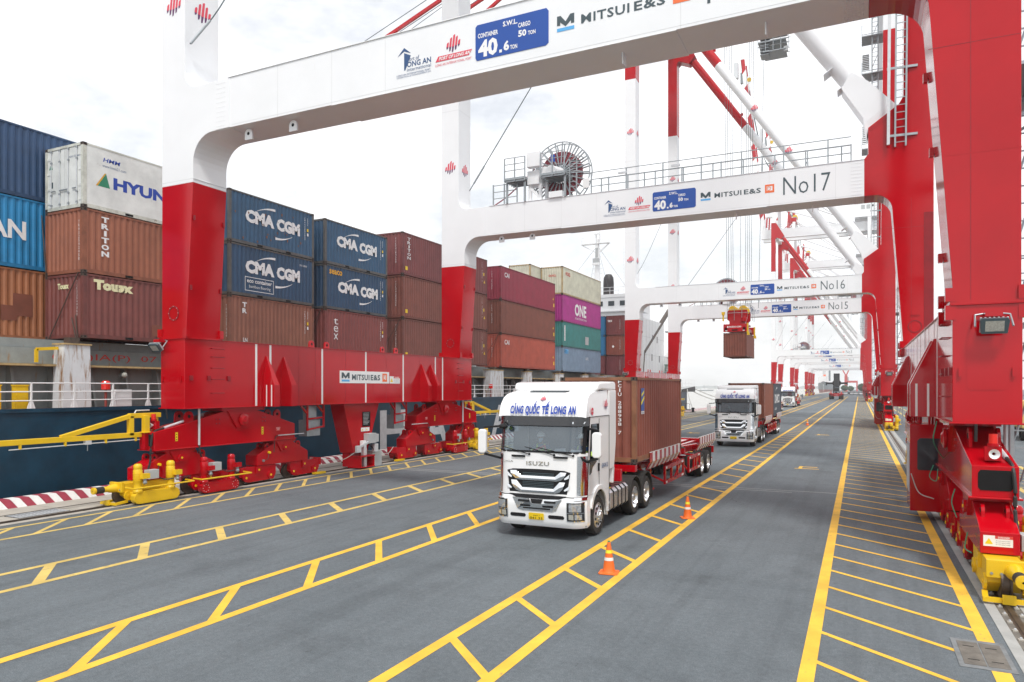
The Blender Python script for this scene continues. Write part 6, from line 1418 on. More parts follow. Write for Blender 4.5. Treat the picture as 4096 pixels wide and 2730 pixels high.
    b = MB(); port_logo(b, (-.09, -.84, 3.44), .17, ((1, 0, 0), (0, .5, .86))); port_logo(b, (1.205, .45, 3.2), .3, FX); b.lathe([(.002, .0), (.10, .0)], (1.214, -.35, 3.17), (1, 0, 0), 'pink_red', 20) if False else None; b.build('emblem', t)
    b = MB(); b.lathe([(.002, .0), (.095, .0)], (1.212, -.50, 3.20), (1, 0, 0), 'pink_red', 20); letters('x', 'BK-048', (1.216, -.57, 3.18), .14, .05, 'text_white', None, FX, bold=.02, mb=b); b.build('badge', t)
    b = MB(); fpoly(b, rr(-.21, .19, .50, .67, .015), .075, 'plate_yellow', .01); pl = b.build('number_plate', bm_)
    return t
tractor = make_tractor()
def plate_text(t, l1, l2):
    yy = yf(.58) - .079; b = MB(); letters('x', l1, (-.09, yy, .595), .17, .06, 'dark', None, FY, mb=b); letters('x', l2, (-.18, yy, .512), .34, .06, 'dark', None, FY, mb=b); b.build('plate_number', t)
    letters('door_number', l1 + '-' + l2, (1.219, .22, 1.70), .50, .13, 'navy', t, FX, bold=.02)

def striped_panel(t, ya, yb, s):
    b = MB(); x1, x0 = s * 1.26, s * 1.12
    n = 7; w = (yb - ya) / (2 * n)
    for k in range(2 * n):
        m = 'red' if k % 2 == 0 else 'sign_white'; y0, y1 = ya + k * w, ya + (k + 1) * w
        for (xa, za), (xb, zb) in (((x0, 1.16), (x1, 1.42)), ((x1, 1.42), (x1, 1.72))):
            b.add([(xa, y0, za), (xa, y1, za), (xb, y1, zb), (xb, y0, zb), (xa - s * .015, y0, za), (xa - s * .015, y1, za), (xb - s * .015, y1, zb), (xb - s * .015, y0, zb)], [(0, 1, 2, 3), (7, 6, 5, 4), (0, 4, 5, 1), (3, 2, 6, 7), (0, 3, 7, 4), (1, 5, 6, 2)], m)
    b.box(min(x1, x1 - s * .03), max(x1, x1 - s * .03), ya, yb, 1.72, 1.735, 'sign_white'); return b.build('striped_panel', t)
def make_trailer():
    t = thing('container_trailer', 'x', 'trailer', (0, 0, 0))     # y measured from the tractor's front axle
    b = MB()
    for s in (-1, 1):
        b.prism([(1.95, 1.20), (1.95, 1.44), (16.1, 1.40), (16.1, 1.02), (6.2, 1.02), (5.2, 1.18)], 'x', s * .5 - .07, s * .5 + .07, 'red')
    for y in (1.95, 4.2, 6.8, 8.2, 10.2, 11.4, 12.6, 14.0, 15.9): b.box(-.5, .5, y, y + .14, 1.1, 1.36, 'red')
    for y in (3.34, 9.25, 10.0, 15.85): b.box(-1.2, 1.2, y, y + .22, 1.26, 1.46, 'red')
    b.box(-1.22, 1.22, 1.82, 1.98, 1.16, 1.50, 'red')
    b.box(-.2, .2, 10.2, 15.9, 1.34, 1.42, 'red')
    for s in (-1, 1): b.bar((s * .5, 10.3, 1.40), (s * 1.1, 12.8, 1.42), .1, .06, 'red')
    fr_ = b.build('frame', t, bevel=.01)
    for y in (3.5, 9.4, 10.1, 16.0):
        for s in (-1, 1):
            b = MB(); b.box(s * 1.12 - .08, s * 1.12 + .08, y - .09, y + .09, 1.46, 1.49, 'casting'); b.cyl((s * 1.12, y, 1.49), (s * 1.12, y, 1.53), .035, 'galv', n=8); b.build('twist_lock', fr_)
    for s in (-1, 1):
        striped_panel(t, 4.85, 9.0, s); striped_panel(t, 12.55, 16.3, s)
        for ya, yb in ((7.1, 10.05), (10.95, 13.15)):               # side guards
            b = MB(); x = s * 1.16
            for z in (.50, 1.0):
                b.bar((x, ya, z), (x, yb, z), .05, .13, 'red'); b.box(min(x, x + s * .028), max(x, x + s * .028), ya + .1, ya + .3, z - .035, z + .035, 'sign_white'); b.box(min(x, x + s * .028), max(x, x + s * .028), yb - .4, yb - .1, z - .035, z + .035, 'sign_white')
            for y in (ya + .04, ya + 1.0, ya + (yb - ya) * .66, yb - .04): b.bar((x, y, .44), (x, y, 1.06), .07, .1, 'red')
            b.bar((x - s * .05, ya, .55), (s * .5, ya - 1.2 if ya < 9 else ya + .4, 1.1), .05, .07, 'red'); b.bar((x, ya + 1, 1.05), (s * .5, ya + 1, 1.1), .06, .06, 'red'); b.bar((x, ya + 1.4, .5), (x, yb - .3, 1.0), .05, .05, 'red'); b.build('side_guard', t)
        for y in (13.55, 14.92): wheel(t, s * 1.04, y, s, False, True)
        b = MB(); b.box(s * 1.0 - .2, s * 1.0 + .2, 15.55, 15.58, .28, 1.1, 'rubber'); b.box(s * 1.0 - .22, s * 1.0 + .22, 15.6, 15.64, .3, .6, 'sign_white') if s else None; b.build('mud_flap', t)
        b = MB(); b.bar((s * .75, 6.6, 1.1), (s * .75, 6.6, .35), .12, .12, 'red'); b.box(s * .75 - .14, s * .75 + .14, 6.45, 6.75, .3, .36, 'red'); b.build('landing_leg', t)
    b = MB(); b.box(-1.2, 1.2, 16.1, 16.25, .82, 1.12, 'red')
    for s in (-1, 1): b.box(s * .9 - .2, s * .9 + .2, 16.25, 16.28, .88, 1.04, 'beacon')
    b.box(-1.15, 1.15, 16.0, 16.1, .48, .62, 'red'); b.box(-.6, .6, 16.25, 16.27, .88, 1.06, 'sign_white'); b.build('rear_bumper', t)
    b = MB()
    for y in (13.55, 14.92): b.cyl((-.9, y, .512), (.9, y, .512), .07, 'black', n=10); b.bar((-.5, y - .5, .75), (-.5, y + .5, .75), .08, .1, 'black'); b.bar((.5, y - .5, .75), (.5, y + .5, .75), .08, .1, 'black')
    b.build('axle', t)
    b = MB(); b.cyl((.55, 9.9, .95), (.55, 10.9, .95), .2, 'red', n=14); b.build('air_tank', t, 40); return t
trailer = make_trailer()
ix = tree_index()
XL, XL2 = -7.25, -12.4
rigs = ((XL, 17.55, ('62H', '041.33'), 'large white tractor unit with a brown container, beside the traffic cones', 'red skeletal trailer with one brown container in front and an empty rear'), (XL, 48.55, ('62H', '041.38'), 'second white tractor unit following in the same lane behind the nearest one', 'red skeletal trailer carrying a brown and a grey container'), (XL2, 108.5, ('62H', '033.19'), 'white tractor unit mostly hidden behind the second truck in the sea side lane', 'empty red trailer showing its rear just beyond the second truck'), (XL2, 147.5, ('62H', '040.72'), 'small white tractor unit far away in the sea side lane', 'empty red trailer behind the small far white tractor'))
for i, (x, y, pt, l1, l2) in enumerate(rigs):
    a = tractor if i == 0 else copy_tree(tractor, None, ix); c = trailer if i == 0 else copy_tree(trailer, None, ix)
    for o, l in ((a, l1), (c, l2)): o.location = (x, y, 0); o['label'] = l
    a['group'] = 'white tractor units'; c['group'] = 'red container trailers'; plate_text(a, *pt)
LC = 'containers on trailers'
t = container('weathered brown container with white digits on the large white truck', XL, 20.9, 1.53, (.25, .080, .056), group=LC, frame=(.26, .115, .06))
letters('lettering', 'FCIU 288938 7', (.66, EY, .85), .11, 1.65, 'text_white', t, FY, stack=True, bold=.01)
b = MB(); flat(b, [(.62, 1.55), (.98, 1.55), (.98, 2.25), (.62, 2.25)], (SX, 0, 0), 'blue_sign')
flat(b, [(.62, 1.72), (.98, 1.92), (.98, 2.02), (.62, 1.82)], (SX + .002, 0, 0), 'cone_yellow'); flat(b, [(.66, 1.98), (.94, 2.10), (.94, 2.18), (.66, 2.06)], (SX + .002, 0, 0), 'cone_yellow'); flat(b, [(.62, 1.45), (.98, 1.45), (.98, 1.54), (.62, 1.54)], (SX, 0, 0), 'sign_white'); b.build('sticker', t); letters('lettering', 'FLORENS', (SX + .002, .65, 1.47), .3, .05, 'navy', t)
t = container('brown container at the front of the second truck trailer', XL, 52.9, 1.53, (.27, .085, .05), group=LC); endt(t, 'CAIU2281', .7, .6, .06, 1.5, 'text_worn', stack=True); side(t, 'CRSU 92 4381', .5, .5, .09, 1.7, 'text_worn', stack=True)
t = container('dark grey container with white lettering at the rear of the second trailer', XL, 59.05, 1.53, (.060, .075, .095), group=LC); side(t, 'DAMCO', 1.1, 1.0, 3.6, .75, 'text_white', bold=.03); side(t, 'cube', 1.1, .48, 1.4, .26, 'text_worn'); swoosh(t, 1.6, 1.95, 1.2); swoosh(t, 3.2, .3, 1.4, -1)

# ================================================================== container hanging under the second crane
container('brown container hanging in the air under the second crane', -12.1, 80.0, 7.12, (.20, .062, .042), group='containers on the hook')
t = thing('spreader', 'red container spreader with yellow guide arms holding the hanging container', 'spreader', (-12.1, 83.0, 9.71))
b = MB()
for s in (-1, 1): b.box(-.95 * s - .14, -.95 * s + .14, -3.03, 3.03, .25, .60, 'red_dark')
for y in (-3.03, 2.75): b.box(-1.22, 1.22, y, y + .28, .12, .95, 'red')
b.box(-.9, .9, -1.2, 1.2, .3, .9, 'red_dark'); b.build('frame', t, bevel=.02)
b = MB(); b.prism([(-.85, 1.05), (.85, 1.05), (.85, 1.4), (1.05, 1.6), (1.1, 2.35), (1.0, 2.62), (-1.0, 2.62), (-1.1, 2.35), (-1.05, 1.6), (-.85, 1.4)], 'y', -1.35, -1.15, 'red'); b.prism([(-.85, 1.05), (.85, 1.05), (.85, 1.4), (1.05, 1.6), (1.1, 2.35), (1.0, 2.62), (-1.0, 2.62), (-1.1, 2.35), (-1.05, 1.6), (-.85, 1.4)], 'y', 1.15, 1.35, 'red'); b.box(-.7, .7, -1.15, 1.15, 1.0, 1.9, 'red_dark'); b.box(-1.05, 1.05, -1.4, 1.4, .9, 1.08, 'red_dark'); b.cyl((.75, -1.6, 1.3), (.75, -1.6, 1.75), .28, 'red', n=16); b.build('head_block', t, bevel=.02)
for x in (-.55, .55):
    for y in (-.9, .9):
        b = MB(); b.lathe([(.05, -.09), (.40, -.09), (.46, -.06), (.40, 0), (.46, .06), (.40, .09), (.05, .09)], (x, y, 2.7), (0, 1, 0), 'yellow', 20); b.build('sheave', t)
for x, y, z, h in ((-1.25, -2.9, 1.0, 1.05), (1.28, -2.7, -.25, 1.3), (1.28, 2.8, -.3, 1.3), (-1.25, 2.8, 1.0, 1.05)):
    b = MB(); s = 1 if x > 0 else -1; b.bar((x, y, z + .3), (x, y, z + h), .14, .2, 'yellow'); b.prism([(x - .2, z), (x + .2, z), (x + .14, z + .35), (x - .14, z + .35)] if z < 0 else [(x - .12, z + h - .1), (x + .12, z + h - .1), (x + .18, z + h + .25), (x - .18, z + h + .25)], 'y', y - .16, y + .16, 'yellow'); b.build('guide_arm', t)
b = MB()
for z in (2.3, 2.7, 3.1): b.tube([(-1.05, -1.5, z), (1.4, -1.5, z), (1.4, 1.5, z)], .025, 'galv', 5)
for x, y in ((-1.05, -1.5), (-.3, -1.5), (.5, -1.5), (1.4, -1.5), (1.4, 0), (1.4, 1.5)): b.cyl((x, y, 1.5), (x, y, 3.1), .025, 'galv', n=5)
b.build('railing', t)
letters('lettering', 'PACECO CORP.', (-.62, -3.036, .56), 1.3, .18, 'text_white', t, FY, bold=.03)
b = MB(); flat(b, [(-.82, .56), (-.68, .56), (-.68, .74), (-.82, .74)], (0, -3.036, 0), 'text_white', FY); flat(b, [(-1.0, .2), (-.8, .2), (-.8, .28), (-1.0, .28)], (0, -3.036, 0), 'text_white', FY); flat(b, [(.8, .2), (1.0, .2), (1.0, .28), (.8, .28)], (0, -3.036, 0), 'text_white', FY); b.prism(rr(-.35, .3, .22, .38, .04), 'y', -3.036, -3.031, 'dark'); b.build('marking', t)

# ================================================================== traffic cones
def cone(lab, x, y, rz):
    t = thing('traffic_cone', lab, 'cone', (x, y, 0), rz, 'cones along the yellow band'); t.scale = (.82, .82, .78)
    MB().prism(rr(-.24, .24, -.24, .24, .05), 'z', 0.004, .035, 'cone_orange').build('base', t, bevel=.008)
    P = [(.165, .035), (.15, .06), (.132, .22)]; b = MB(); b.lathe(P, (0, 0, 0), (0, 0, 1), 'cone_orange', 24); b.lathe([(.132, .22), (.115, .34)], (0, 0, 0), (0, 0, 1), 'cone_orange', 24)
    b.lathe([(.112, .36), (.082, .58)], (0, 0, 0), (0, 0, 1), 'cone_orange', 24) if False else None
    bd = b.build('cone_body', t, 50)
    MB().lathe([(.117, .34), (.104, .42)], (0, 0, 0), (0, 0, 1), 'cone_white', 24).build('white_band', t, 50)
    MB().lathe([(.102, .42), (.085, .53)], (0, 0, 0), (0, 0, 1), 'cone_orange', 24).build('middle_band', t, 50)
    MB().lathe([(.088, .53), (.074, .61)], (0, 0, 0), (0, 0, 1), 'cone_yellow', 24).build('yellow_band', t, 50)
    b = MB(); b.lathe([(.072, .61), (.040, .80), (.034, .815)], (0, 0, 0), (0, 0, 1), 'cone_orange', 24); b.build('top_band', t, 50)
    MB().lathe([(.034, .81), (.030, .84), (.002, .842)], (0, 0, 0), (0, 0, 1), 'green_logo', 16).build('tip', t, 50)
cone('nearest orange traffic cone on the yellow band in front of the truck', -4.62, 14.05, .15); cone('second orange traffic cone, on the yellow band beside the nearest trailer', -4.5, 20.95, .4); cone('small far orange cone between the yellow lines beside the second truck', -4.7, 77.5, 0)

# ================================================================== people
def limb(b, pts, m='skin', n=10):
    """pts: (x, y, z, radius) - tapered, with rounded joints"""
    for p, q in zip(pts, pts[1:]): b.cyl(p[:3], q[:3], p[3], m, r1=q[3], n=n)
    for p in pts: b.sphere(p[:3], p[3] * 1.0, m, n, 6)
def ell(b, c, r, m='skin'):
    bb = MB(); bb.sphere((0, 0, 0), 1, m, 14, 10); bb.xf(Matrix.Translation(c) @ Matrix.Diagonal((r[0], r[1], r[2], 1))); b.add(bb.v, bb.f, m)
def body_mesh(b, voxel, paint):
    me = b.mesh('tmp'); o = bpy.data.objects.new('tmp', me); C.objects.link(o)
    r = o.modifiers.new('r', 'REMESH'); r.mode = 'VOXEL'; r.voxel_size = voxel; r.use_smooth_shade = True
    sm_ = o.modifiers.new('s', 'SMOOTH'); sm_.factor = .5; sm_.iterations = 2
    out = bpy.data.meshes.new_from_object(o.evaluated_get(bpy.context.evaluated_depsgraph_get())); bpy.data.objects.remove(o, do_unlink=True)
    out.materials.clear()
    names = ['skin', 'uniform', 'hivis', 'black', 'mask']
    for q in names: out.materials.append(MT[q])
    idx_ = [names.index(paint(p.center)) for p in out.polygons]
    out.polygons.foreach_set('material_index', idx_); out.polygons.foreach_set('use_smooth', [True] * len(idx_)); return out
def hand(b, w, d, up, side_):
    """palm at w pointing along d, five separate curled fingers"""
    w, d, up = Vector(w), Vector(d).normalized(), Vector(up).normalized(); sd_ = d.cross(up).normalized() * side_
    limb(b, [tuple(w) + (.028,), tuple(w + d * .08) + (.036,)])
    for k, (off, ln) in enumerate(((-.032, .062), (-.011, .075), (.011, .082), (.032, .074))):
        p0 = w + d * .09 + sd_ * off; p1 = p0 + d * ln * .5 - up * .006; p2 = p1 + d * ln * .35 - up * .028
        limb(b, [tuple(p0) + (.0095,), tuple(p1) + (.009,), tuple(p2) + (.0075,)], n=6)
    p0 = w + d * .03 + sd_ * -.032; p1 = p0 + d * .035 - sd_ * .03 - up * .008; limb(b, [tuple(p0) + (.012,), tuple(p1) + (.0105,), tuple(p1 + d * .03 - up * .01) + (.009,)], n=6)
def seated(lab, x, y, z, turn, arm_out):
    """hip at the origin, facing -y"""
    t = thing('person', lab, 'person', (x, y, z), turn)
    b = MB(); hd = Vector((0, -.04, .66))
    ell(b, (0, 0, .05), (.18, .14, .13)); ell(b, (0, .01, .22), (.17, .12, .2)); ell(b, (0, .0, .38), (.20, .12, .14)); limb(b, [(0, 0, .46, .06), (0, -.02, .56, .05)])
    ell(b, hd, (.075, .095, .115)); ell(b, hd + Vector((0, -.088, -.015)), (.014, .022, .024)); ell(b, hd + Vector((0, -.085, -.06)), (.03, .012, .008)); ell(b, hd + Vector((0, -.06, -.09)), (.04, .035, .03))
    for s in (-1, 1):
        ell(b, hd + Vector((s * .077, .01, -.01)), (.012, .022, .032)); ell(b, hd + Vector((s * .032, -.085, .018)), (.014, .009, .009))
        limb(b, [(s * .10, -.05, .02, .085), (s * .13, -.48, .06, .06), (s * .14, -.50, -.38, .045)]); limb(b, [(s * .14, -.50, -.38, .045), (s * .14, -.65, -.42, .035)])
        limb(b, [(s * .19, 0, .42, .062)])
        if arm_out and s > 0: el, wr = (.36, -.12, .26), (.30, -.36, .33)
        elif arm_out: el, wr = (-.26, -.16, .20), (-.10, -.42, .36)
        else: el, wr = (s * .28, -.10, .18), (s * .16, -.36, .20)
        limb(b, [(s * .19, 0, .42, .06), el + (.045,), wr + (.032,)]); d = Vector(wr) - Vector(el); hand(b, wr, d, (0, 0, 1), s)
    def paint(c):
        if (Vector(c) - hd).length < .16 and c.z > .53: return 'mask' if (not arm_out and c.y < -.08 and c.z < .66) else 'skin'
        if c.z > .50: return 'skin'
        if c.y < -.30 and c.z > .12 and arm_out: return 'skin'
        if c.y < -.33 and c.z > .12: return 'skin'
        if abs(c.z - .34) < .028 or (abs(abs(c.x) - .10) < .025 and c.z > .2): return 'hivis'
        if abs(c.x) > .2 and abs(c.z - .28) < .03: return 'hivis'
        if c.z < -.36: return 'black'
        return 'uniform'
    o = ob('body', body_mesh(b, .011, paint), t)
    b = MB()
    for s in (-1, 1): b.sphere(tuple(hd + Vector((s * .032, -.091, .018))), .008, 'dark', 8, 6)
    b.build('eye', t)
    b = MB(); b.lathe([(.002, .115), (.05, .11), (.09, .08), (.108, .03), (.112, 0), (.12, -.005), (.10, .0)], hd + Vector((0, .01, .05)), (0, 0, 1), 'helmet', 20); b.prism([(-.09, -.17), (.09, -.17), (.11, -.06), (-.11, -.06)], 'z', hd.z + .045, hd.z + .055, 'helmet'); b.tube([(hd.x - .08, hd.y, hd.z + .04), (-.075, hd.y - .02, hd.z - .05), (0, hd.y - .05, hd.z - .125), (.075, hd.y - .02, hd.z - .05), (.08, hd.y, hd.z + .04)], .006, 'black', 5); b.build('helmet', t, 40)
    return t
TX, TY = XL, 17.55
seated('driver in white helmet leaning an arm on the open truck window', TX + .74, TY + .06, 1.78, R(-8), True)
seated('passenger in white helmet, mask and blue uniform behind the truck windscreen', TX - .40, TY - .02, 1.80, R(14), False)
t = thing('warning_triangle', 'red warning triangle lying on the dashboard of the nearest truck', 'triangle', (TX - .12, TY - .85, 2.10))
b = MB()
for p0, p1 in (((-.25, 0, .03), (.22, 0, .03)), ((.22, 0, .03), (.16, .04, .22)), ((.16, .04, .22), (-.25, 0, .03))): b.bar(p0, p1, .03, .05, 'triangle_red')
b.build('frame', t)
for k, (lab, x, w, tilt) in enumerate((('white papers lying on the dashboard right of the warning triangle', .30, .34, .25), ('long white sheet on the dashboard behind the right wiper', .70, .40, .02))):
    b = MB(); b.prism([(0, 0), (w, .0), (w - .03, .2), (.04, .22)], 'z', 0, .012, 'paper'); b.xf(Matrix.Rotation(R(35), 4, 'X') @ Matrix.Rotation(tilt, 4, 'Z')); o = b.build('paper_sheet'); o.location = (TX + x, TY - .9, 2.10); tag(o, lab, 'paper')
b = MB()
for k, dx in enumerate((0, .11)): b.lathe([(.002, 0), (.048, 0)], (dx, 0, 0), (0, -1, 0), 'hivis', 14)
b.add([(.2, 0, -.07), (.33, 0, -.07), (.33, 0, .06), (.2, 0, .06)], [(0, 1, 2, 3)], 'paper')
c0 = fs(-.80, 2.76); o = b.build('inspection_sticker'); o.location = (TX + c0[0], TY + c0[1] + .035, 2.76); tag(o, 'round green inspection stickers at the top corner of the nearest windscreen', 'sticker')
# worker walking far down the quay
def walker(lab, x, y):
    t = thing('person', lab, 'person', (x, y, 0), R(200)); b = MB()
    ell(b, (0, 0, .95), (.16, .12, .14)); ell(b, (0, 0, 1.2), (.18, .12, .22)); ell(b, (0, 0, 1.38), (.2, .12, .1)); limb(b, [(0, 0, 1.42, .06), (0, -.02, 1.55, .05)]); ell(b, (0, -.03, 1.63), (.075, .095, .115))
    for s in (-1, 1):
        limb(b, [(s * .1, 0, .92, .09), (s * .11, -s * .12, .5, .06), (s * .11, -s * .1 + .1, .08, .045)]); limb(b, [(s * .11, -s * .1 + .1, .05, .045), (s * .11, -s * .1 - .08, .04, .035)]); el, wr = (s * .27, s * .08, 1.12), (s * .25, s * .12 - .12, .92); limb(b, [(s * .2, 0, 1.38, .06), el + (.045,), wr + (.032,)]); hand(b, wr, Vector(wr) - Vector(el), (0, -1, 0), s)
    ob('body', body_mesh(b, .02, lambda c: 'skin' if c.z > 1.5 else 'hivis' if abs(c.z - 1.2) < .03 else 'green' if False else 'uniform'), t)
    MB().lathe([(.002, .115), (.09, .08), (.112, 0), (.12, -.005)], (0, -.02, 1.68), (0, 0, 1), 'helmet', 16).build('helmet', t, 40)
walker('tiny worker in dark uniform and helmet walking on the far quay', -17.5, 262)

# ================================================================== reach stacker
t = thing('reach_stacker', 'black and red reach stacker driving away down the quay', 'reach stacker', (-6.75, 254, 0))
b = MB(); b.box(-1.6, 1.6, -3.0, 4.0, 1.0, 1.7, 'red_dark'); b.prism([(-2.1, 1.55), (2.1, 1.55), (2.1, 1.95), (-2.1, 1.95)], 'y', -2.9, -2.3, 'red'); b.box(-.9, .9, -3.1, -2.9, 1.0, 1.75, 'red'); b.build('chassis', t, bevel=.05)
b = MB(); letters('x', 'KALMAR', (-.5, -3.11, 1.35), 1.0, .16, 'text_white', None, FY, bold=.02, mb=b); b.build('lettering', t)
wmesh = MB().lathe([(.3, -.3), (.7, -.32), (.85, -.25), (.88, 0), (.85, .25), (.7, .32), (.3, .3)], (0, 0, 0), (1, 0, 0), 'rubber', 28).mesh('wheel', 40)
for x in (-1.75, -1.05, 1.05, 1.75):
    for y in (-2.2, 3.2):
        o = ob('wheel', wmesh, t); o.location = (x, y, .88)
b = MB(); b.box(-.85, .85, -1.9, .3, 1.95, 2.0, 'black'); b.box(-.9, .9, -1.95, .35, 4.1, 4.25, 'black')
for x in (-.85, .85):
    for y in (-1.9, .3): b.box(x - .06, x + .06, y - .06, y + .06, 2.0, 4.1, 'black')
b.box(-.35, .35, -1.0, -.4, 2.0, 3.3, 'seat'); b.box(-.8, -.3, -1.96, -1.9, 2.0, 2.35, 'grey_box'); b.box(.3, .8, -1.96, -1.9, 2.0, 2.35, 'grey_box'); b.build('cab', t)
b = MB(); b.box(-.83, .83, -1.93, -1.91, 2.0, 4.1, 'side_glass'); b.build('window', t)
b = MB(); b.prism([(-2.4, 2.6), (-2.2, 3.4), (3.6, 8.3), (4.4, 8.1), (3.9, 7.2)], 'x', -.75, .75, 'black'); b.box(-.9, .9, 3.4, 4.8, 5.0, 8.4, 'black'); b.build('boom', t, bevel=.05)
b = MB(); b.box(-3.2, 3.2, 4.2, 4.9, 4.9, 5.5, 'black'); b.box(-3.3, -3.0, 3.6, 5.5, 4.5, 5.6, 'black'); b.box(3.0, 3.3, 3.6, 5.5, 4.5, 5.7, 'black'); b.prism([(-.9, 4.3), (.9, 4.3), (1.5, 5.2), (.9, 6.2), (-.9, 6.2), (-1.5, 5.2)], 'y', 3.9, 5.2, 'black'); b.build('spreader', t)
b = MB()
for s in (-1, 1): b.box(s * 1.5 - .15, s * 1.5 + .15, -2.7, -2.4, 1.95, 2.5, 'triangle_red')
b.build('warning_lamp', t)

# ================================================================== bollards, mooring lines
def bollard(lab, x, y):
    t = thing('bollard', lab, 'bollard', (x, y, .014), 0, 'bollards along the quay edge')
    MB().prism(rr(-.38, .38, -.45, .45, .1), 'z', 0, .06, 'dark').build('base', t); MB().lathe([(.24, .06), (.19, .14), (.18, .42), (.24, .52), (.27, .60), (.22, .68), (.02, .70)], (0, 0, 0), (0, 0, 1), 'black', 24).build('post', t, 40)
    MB().box(-.1, .1, -.03, .03, .69, .72, 'sign_white').build('mark', t)
bollard('black mooring bollard beside the anchor post of the nearest crane', -23.05, 28.95); bollard('black mooring bollard beyond the second crane near the ship stern', -23.0, 110.9); bollard('tiny far bollard left of the far ship bow', -22.6, 330); bollard('farthest tiny bollard at the far quay edge', -22.6, 372)
def rope(lab, pts, r=.035):
    b = MB(); P = []
    p0, p1 = Vector(pts[0]), Vector(pts[1])
    for i in range(15): a = i / 14; q = p0.lerp(p1, a); q.z -= pts[2] * 4 * a * (1 - a); P.append(q)
    b.tube(P, r, 'rope', 6); o = b.build('mooring_line'); tag(o, lab, 'rope', 'mooring lines of the ships')
rope('mooring line rising from the ship stern to the bollard beyond the second crane', ((-26.3, 122, 3.6), (-23.0, 110.9, .5), .3), .06); rope('upper mooring line running from the stern out over the water', ((-26.5, 128, 3.7), (-23.2, 190, .6), 1.2), .07); rope('lower mooring line running from the stern along the quay', ((-26.5, 127, 3.2), (-23.2, 168, .5), .9), .07)
t = thing('gangway', 'dark steel gangway lying on the quay edge beyond the second crane', 'gangway', (-23.9, 104, .3))
b = MB(); b.bar((-.6, -3, .5), (.6, 6, .1), .7, .12, 'steel_rail'); b.bar((-.6, -3, 1.5), (.6, 6, 1.0), .06, .06, 'steel_rail')
for k in range(6): b.bar((-.6 + k * .24, -3 + k * 1.8, .5 - k * .08), (-.6 + k * .24, -3 + k * 1.8, 1.5 - k * .1), .05, .05, 'steel_rail')
b.build('deck', t)
# wood fenders between hull and quay are hidden; a cable loop on the apron
# ================================================================== far things
t = thing('cargo_ship', 'far pale cargo ship with dark red bow at the end of the quay', 'ship', (-34.5, 830, -2.4)); t.scale = (.72, 1, 1.35)
b = MB(); rows = []
for y, w, z in ((0, .02, 9.5), (12, .55, 8.6), (30, .95, 8.0), (150, 1, 7.6)):
    rows.append([(-10 * w, y + (0 if z < 9 else -6), z), (-9.4 * w, y, 3.0), (-8 * w, y + 3, 0), (8 * w, y + 3, 0), (9.4 * w, y, 3.0), (10 * w, y + (0 if z < 9 else -6), z)])
n = 6; vs = [p for r in rows for p in r]
for i in range(3):
    for j in range(5): b.add([rows[i][j], rows[i + 1][j], rows[i + 1][j + 1], rows[i][j + 1]], [(0, 1, 2, 3)], 'hull_red' if j in (1, 2, 3) else 'grey_hull')
b.add([r[0] for r in rows] + [r[-1] for r in rows], [(i, i + 1, 5 + i, 4 + i) for i in range(3)], 'deck'); b.build('hull', t)
b = MB(); b.box(-8, 3, 8, 20, 8.5, 13.5, 'ship_white'); b.box(-3, 5, 30, 44, 8.5, 20, 'ship_white'); b.box(-2, 4, 29.5, 36, 20, 23, 'grey_hull'); b.build('superstructure', t)
b = MB(); b.cyl((2, 26, 8), (2, 26, 26), .8, 'ship_white', n=10); b.bar((2, 26, 20), (6, 34, 33), 1, 1, 'yellow_pale'); b.box(3, 7, 50, 54, 10, 28, 'grey_hull'); b.box(-1.5, 2, 19.5, 20.5, 12, 15, 'lifeboat'); b.build('deck_crane', t)
t = thing('portal_crane', 'far pale red portal crane with a forked top', 'crane', (-6, 700, 0))
b = MB(); b.box(-6, -3.6, -2, 2, 0, 14.5, 'clay_red'); b.box(3.4, 4.6, -2, 2, 0, 9.6, 'clay_red'); b.box(-3.6, 4.6, -1.8, 1.8, 8.0, 9.8, 'clay_red'); b.build('portal', t)
b = MB(); b.bar((-4.8, 0, 14), (-8, 0, 20.5), 1.0, 1.0, 'clay_red'); b.bar((-4.8, 0, 14), (-2.0, 0, 20.5), 1.0, 1.0, 'clay_red'); b.box(-4, -2.6, -1.4, 1.4, 9.8, 13, 'grey_box'); b.build('jib', t)
cars = ('car_white', 'car_silver', 'car_dark', 'car_white', 'car_yellow', 'car_red')
cmesh = {}
for m in set(cars):
    b = MB(); b.prism([(-2.1, .35), (2.1, .35), (2.15, .85), (1.2, .95), (-1.9, .95), (-2.15, .8)], 'y', -.85, .85, m); b.prism([(-1.6, .95), (1.1, .95), (.5, 1.45), (-1.2, 1.45)], 'y', -.75, .75, 'window_dark'); b.box(-1.15, .45, -.7, .7, 1.45, 1.48, m); cmesh[m] = b.mesh('body')
tyre = MB().cyl((0, -.1, 0), (0, .1, 0), .33, 'rubber', n=12).mesh('wheel')
k = 0
for r_ in range(4):
    for i in range(11):
        x = -11.5 + i * 2.1 + random.uniform(-.5, .5); y = 425 + r_ * 14 + random.uniform(-4, 4); m = cars[(i * 3 + r_ * 5) % 6]
        if k in (3, 9, 17, 26, 33): k += 1; continue
        t = thing('parked_car', 'parked car in the crowded lot at the far end of the quay', 'car', (x, y, 0), R(random.uniform(60, 120)), 'cars parked at the far end of the quay')
        ob('body', cmesh[m], t)
        for wx in (-1.3, 1.3):
            for wy in (-.8, .8): o = ob('wheel', tyre, t); o.location = (wx, wy, .33)
        k += 1
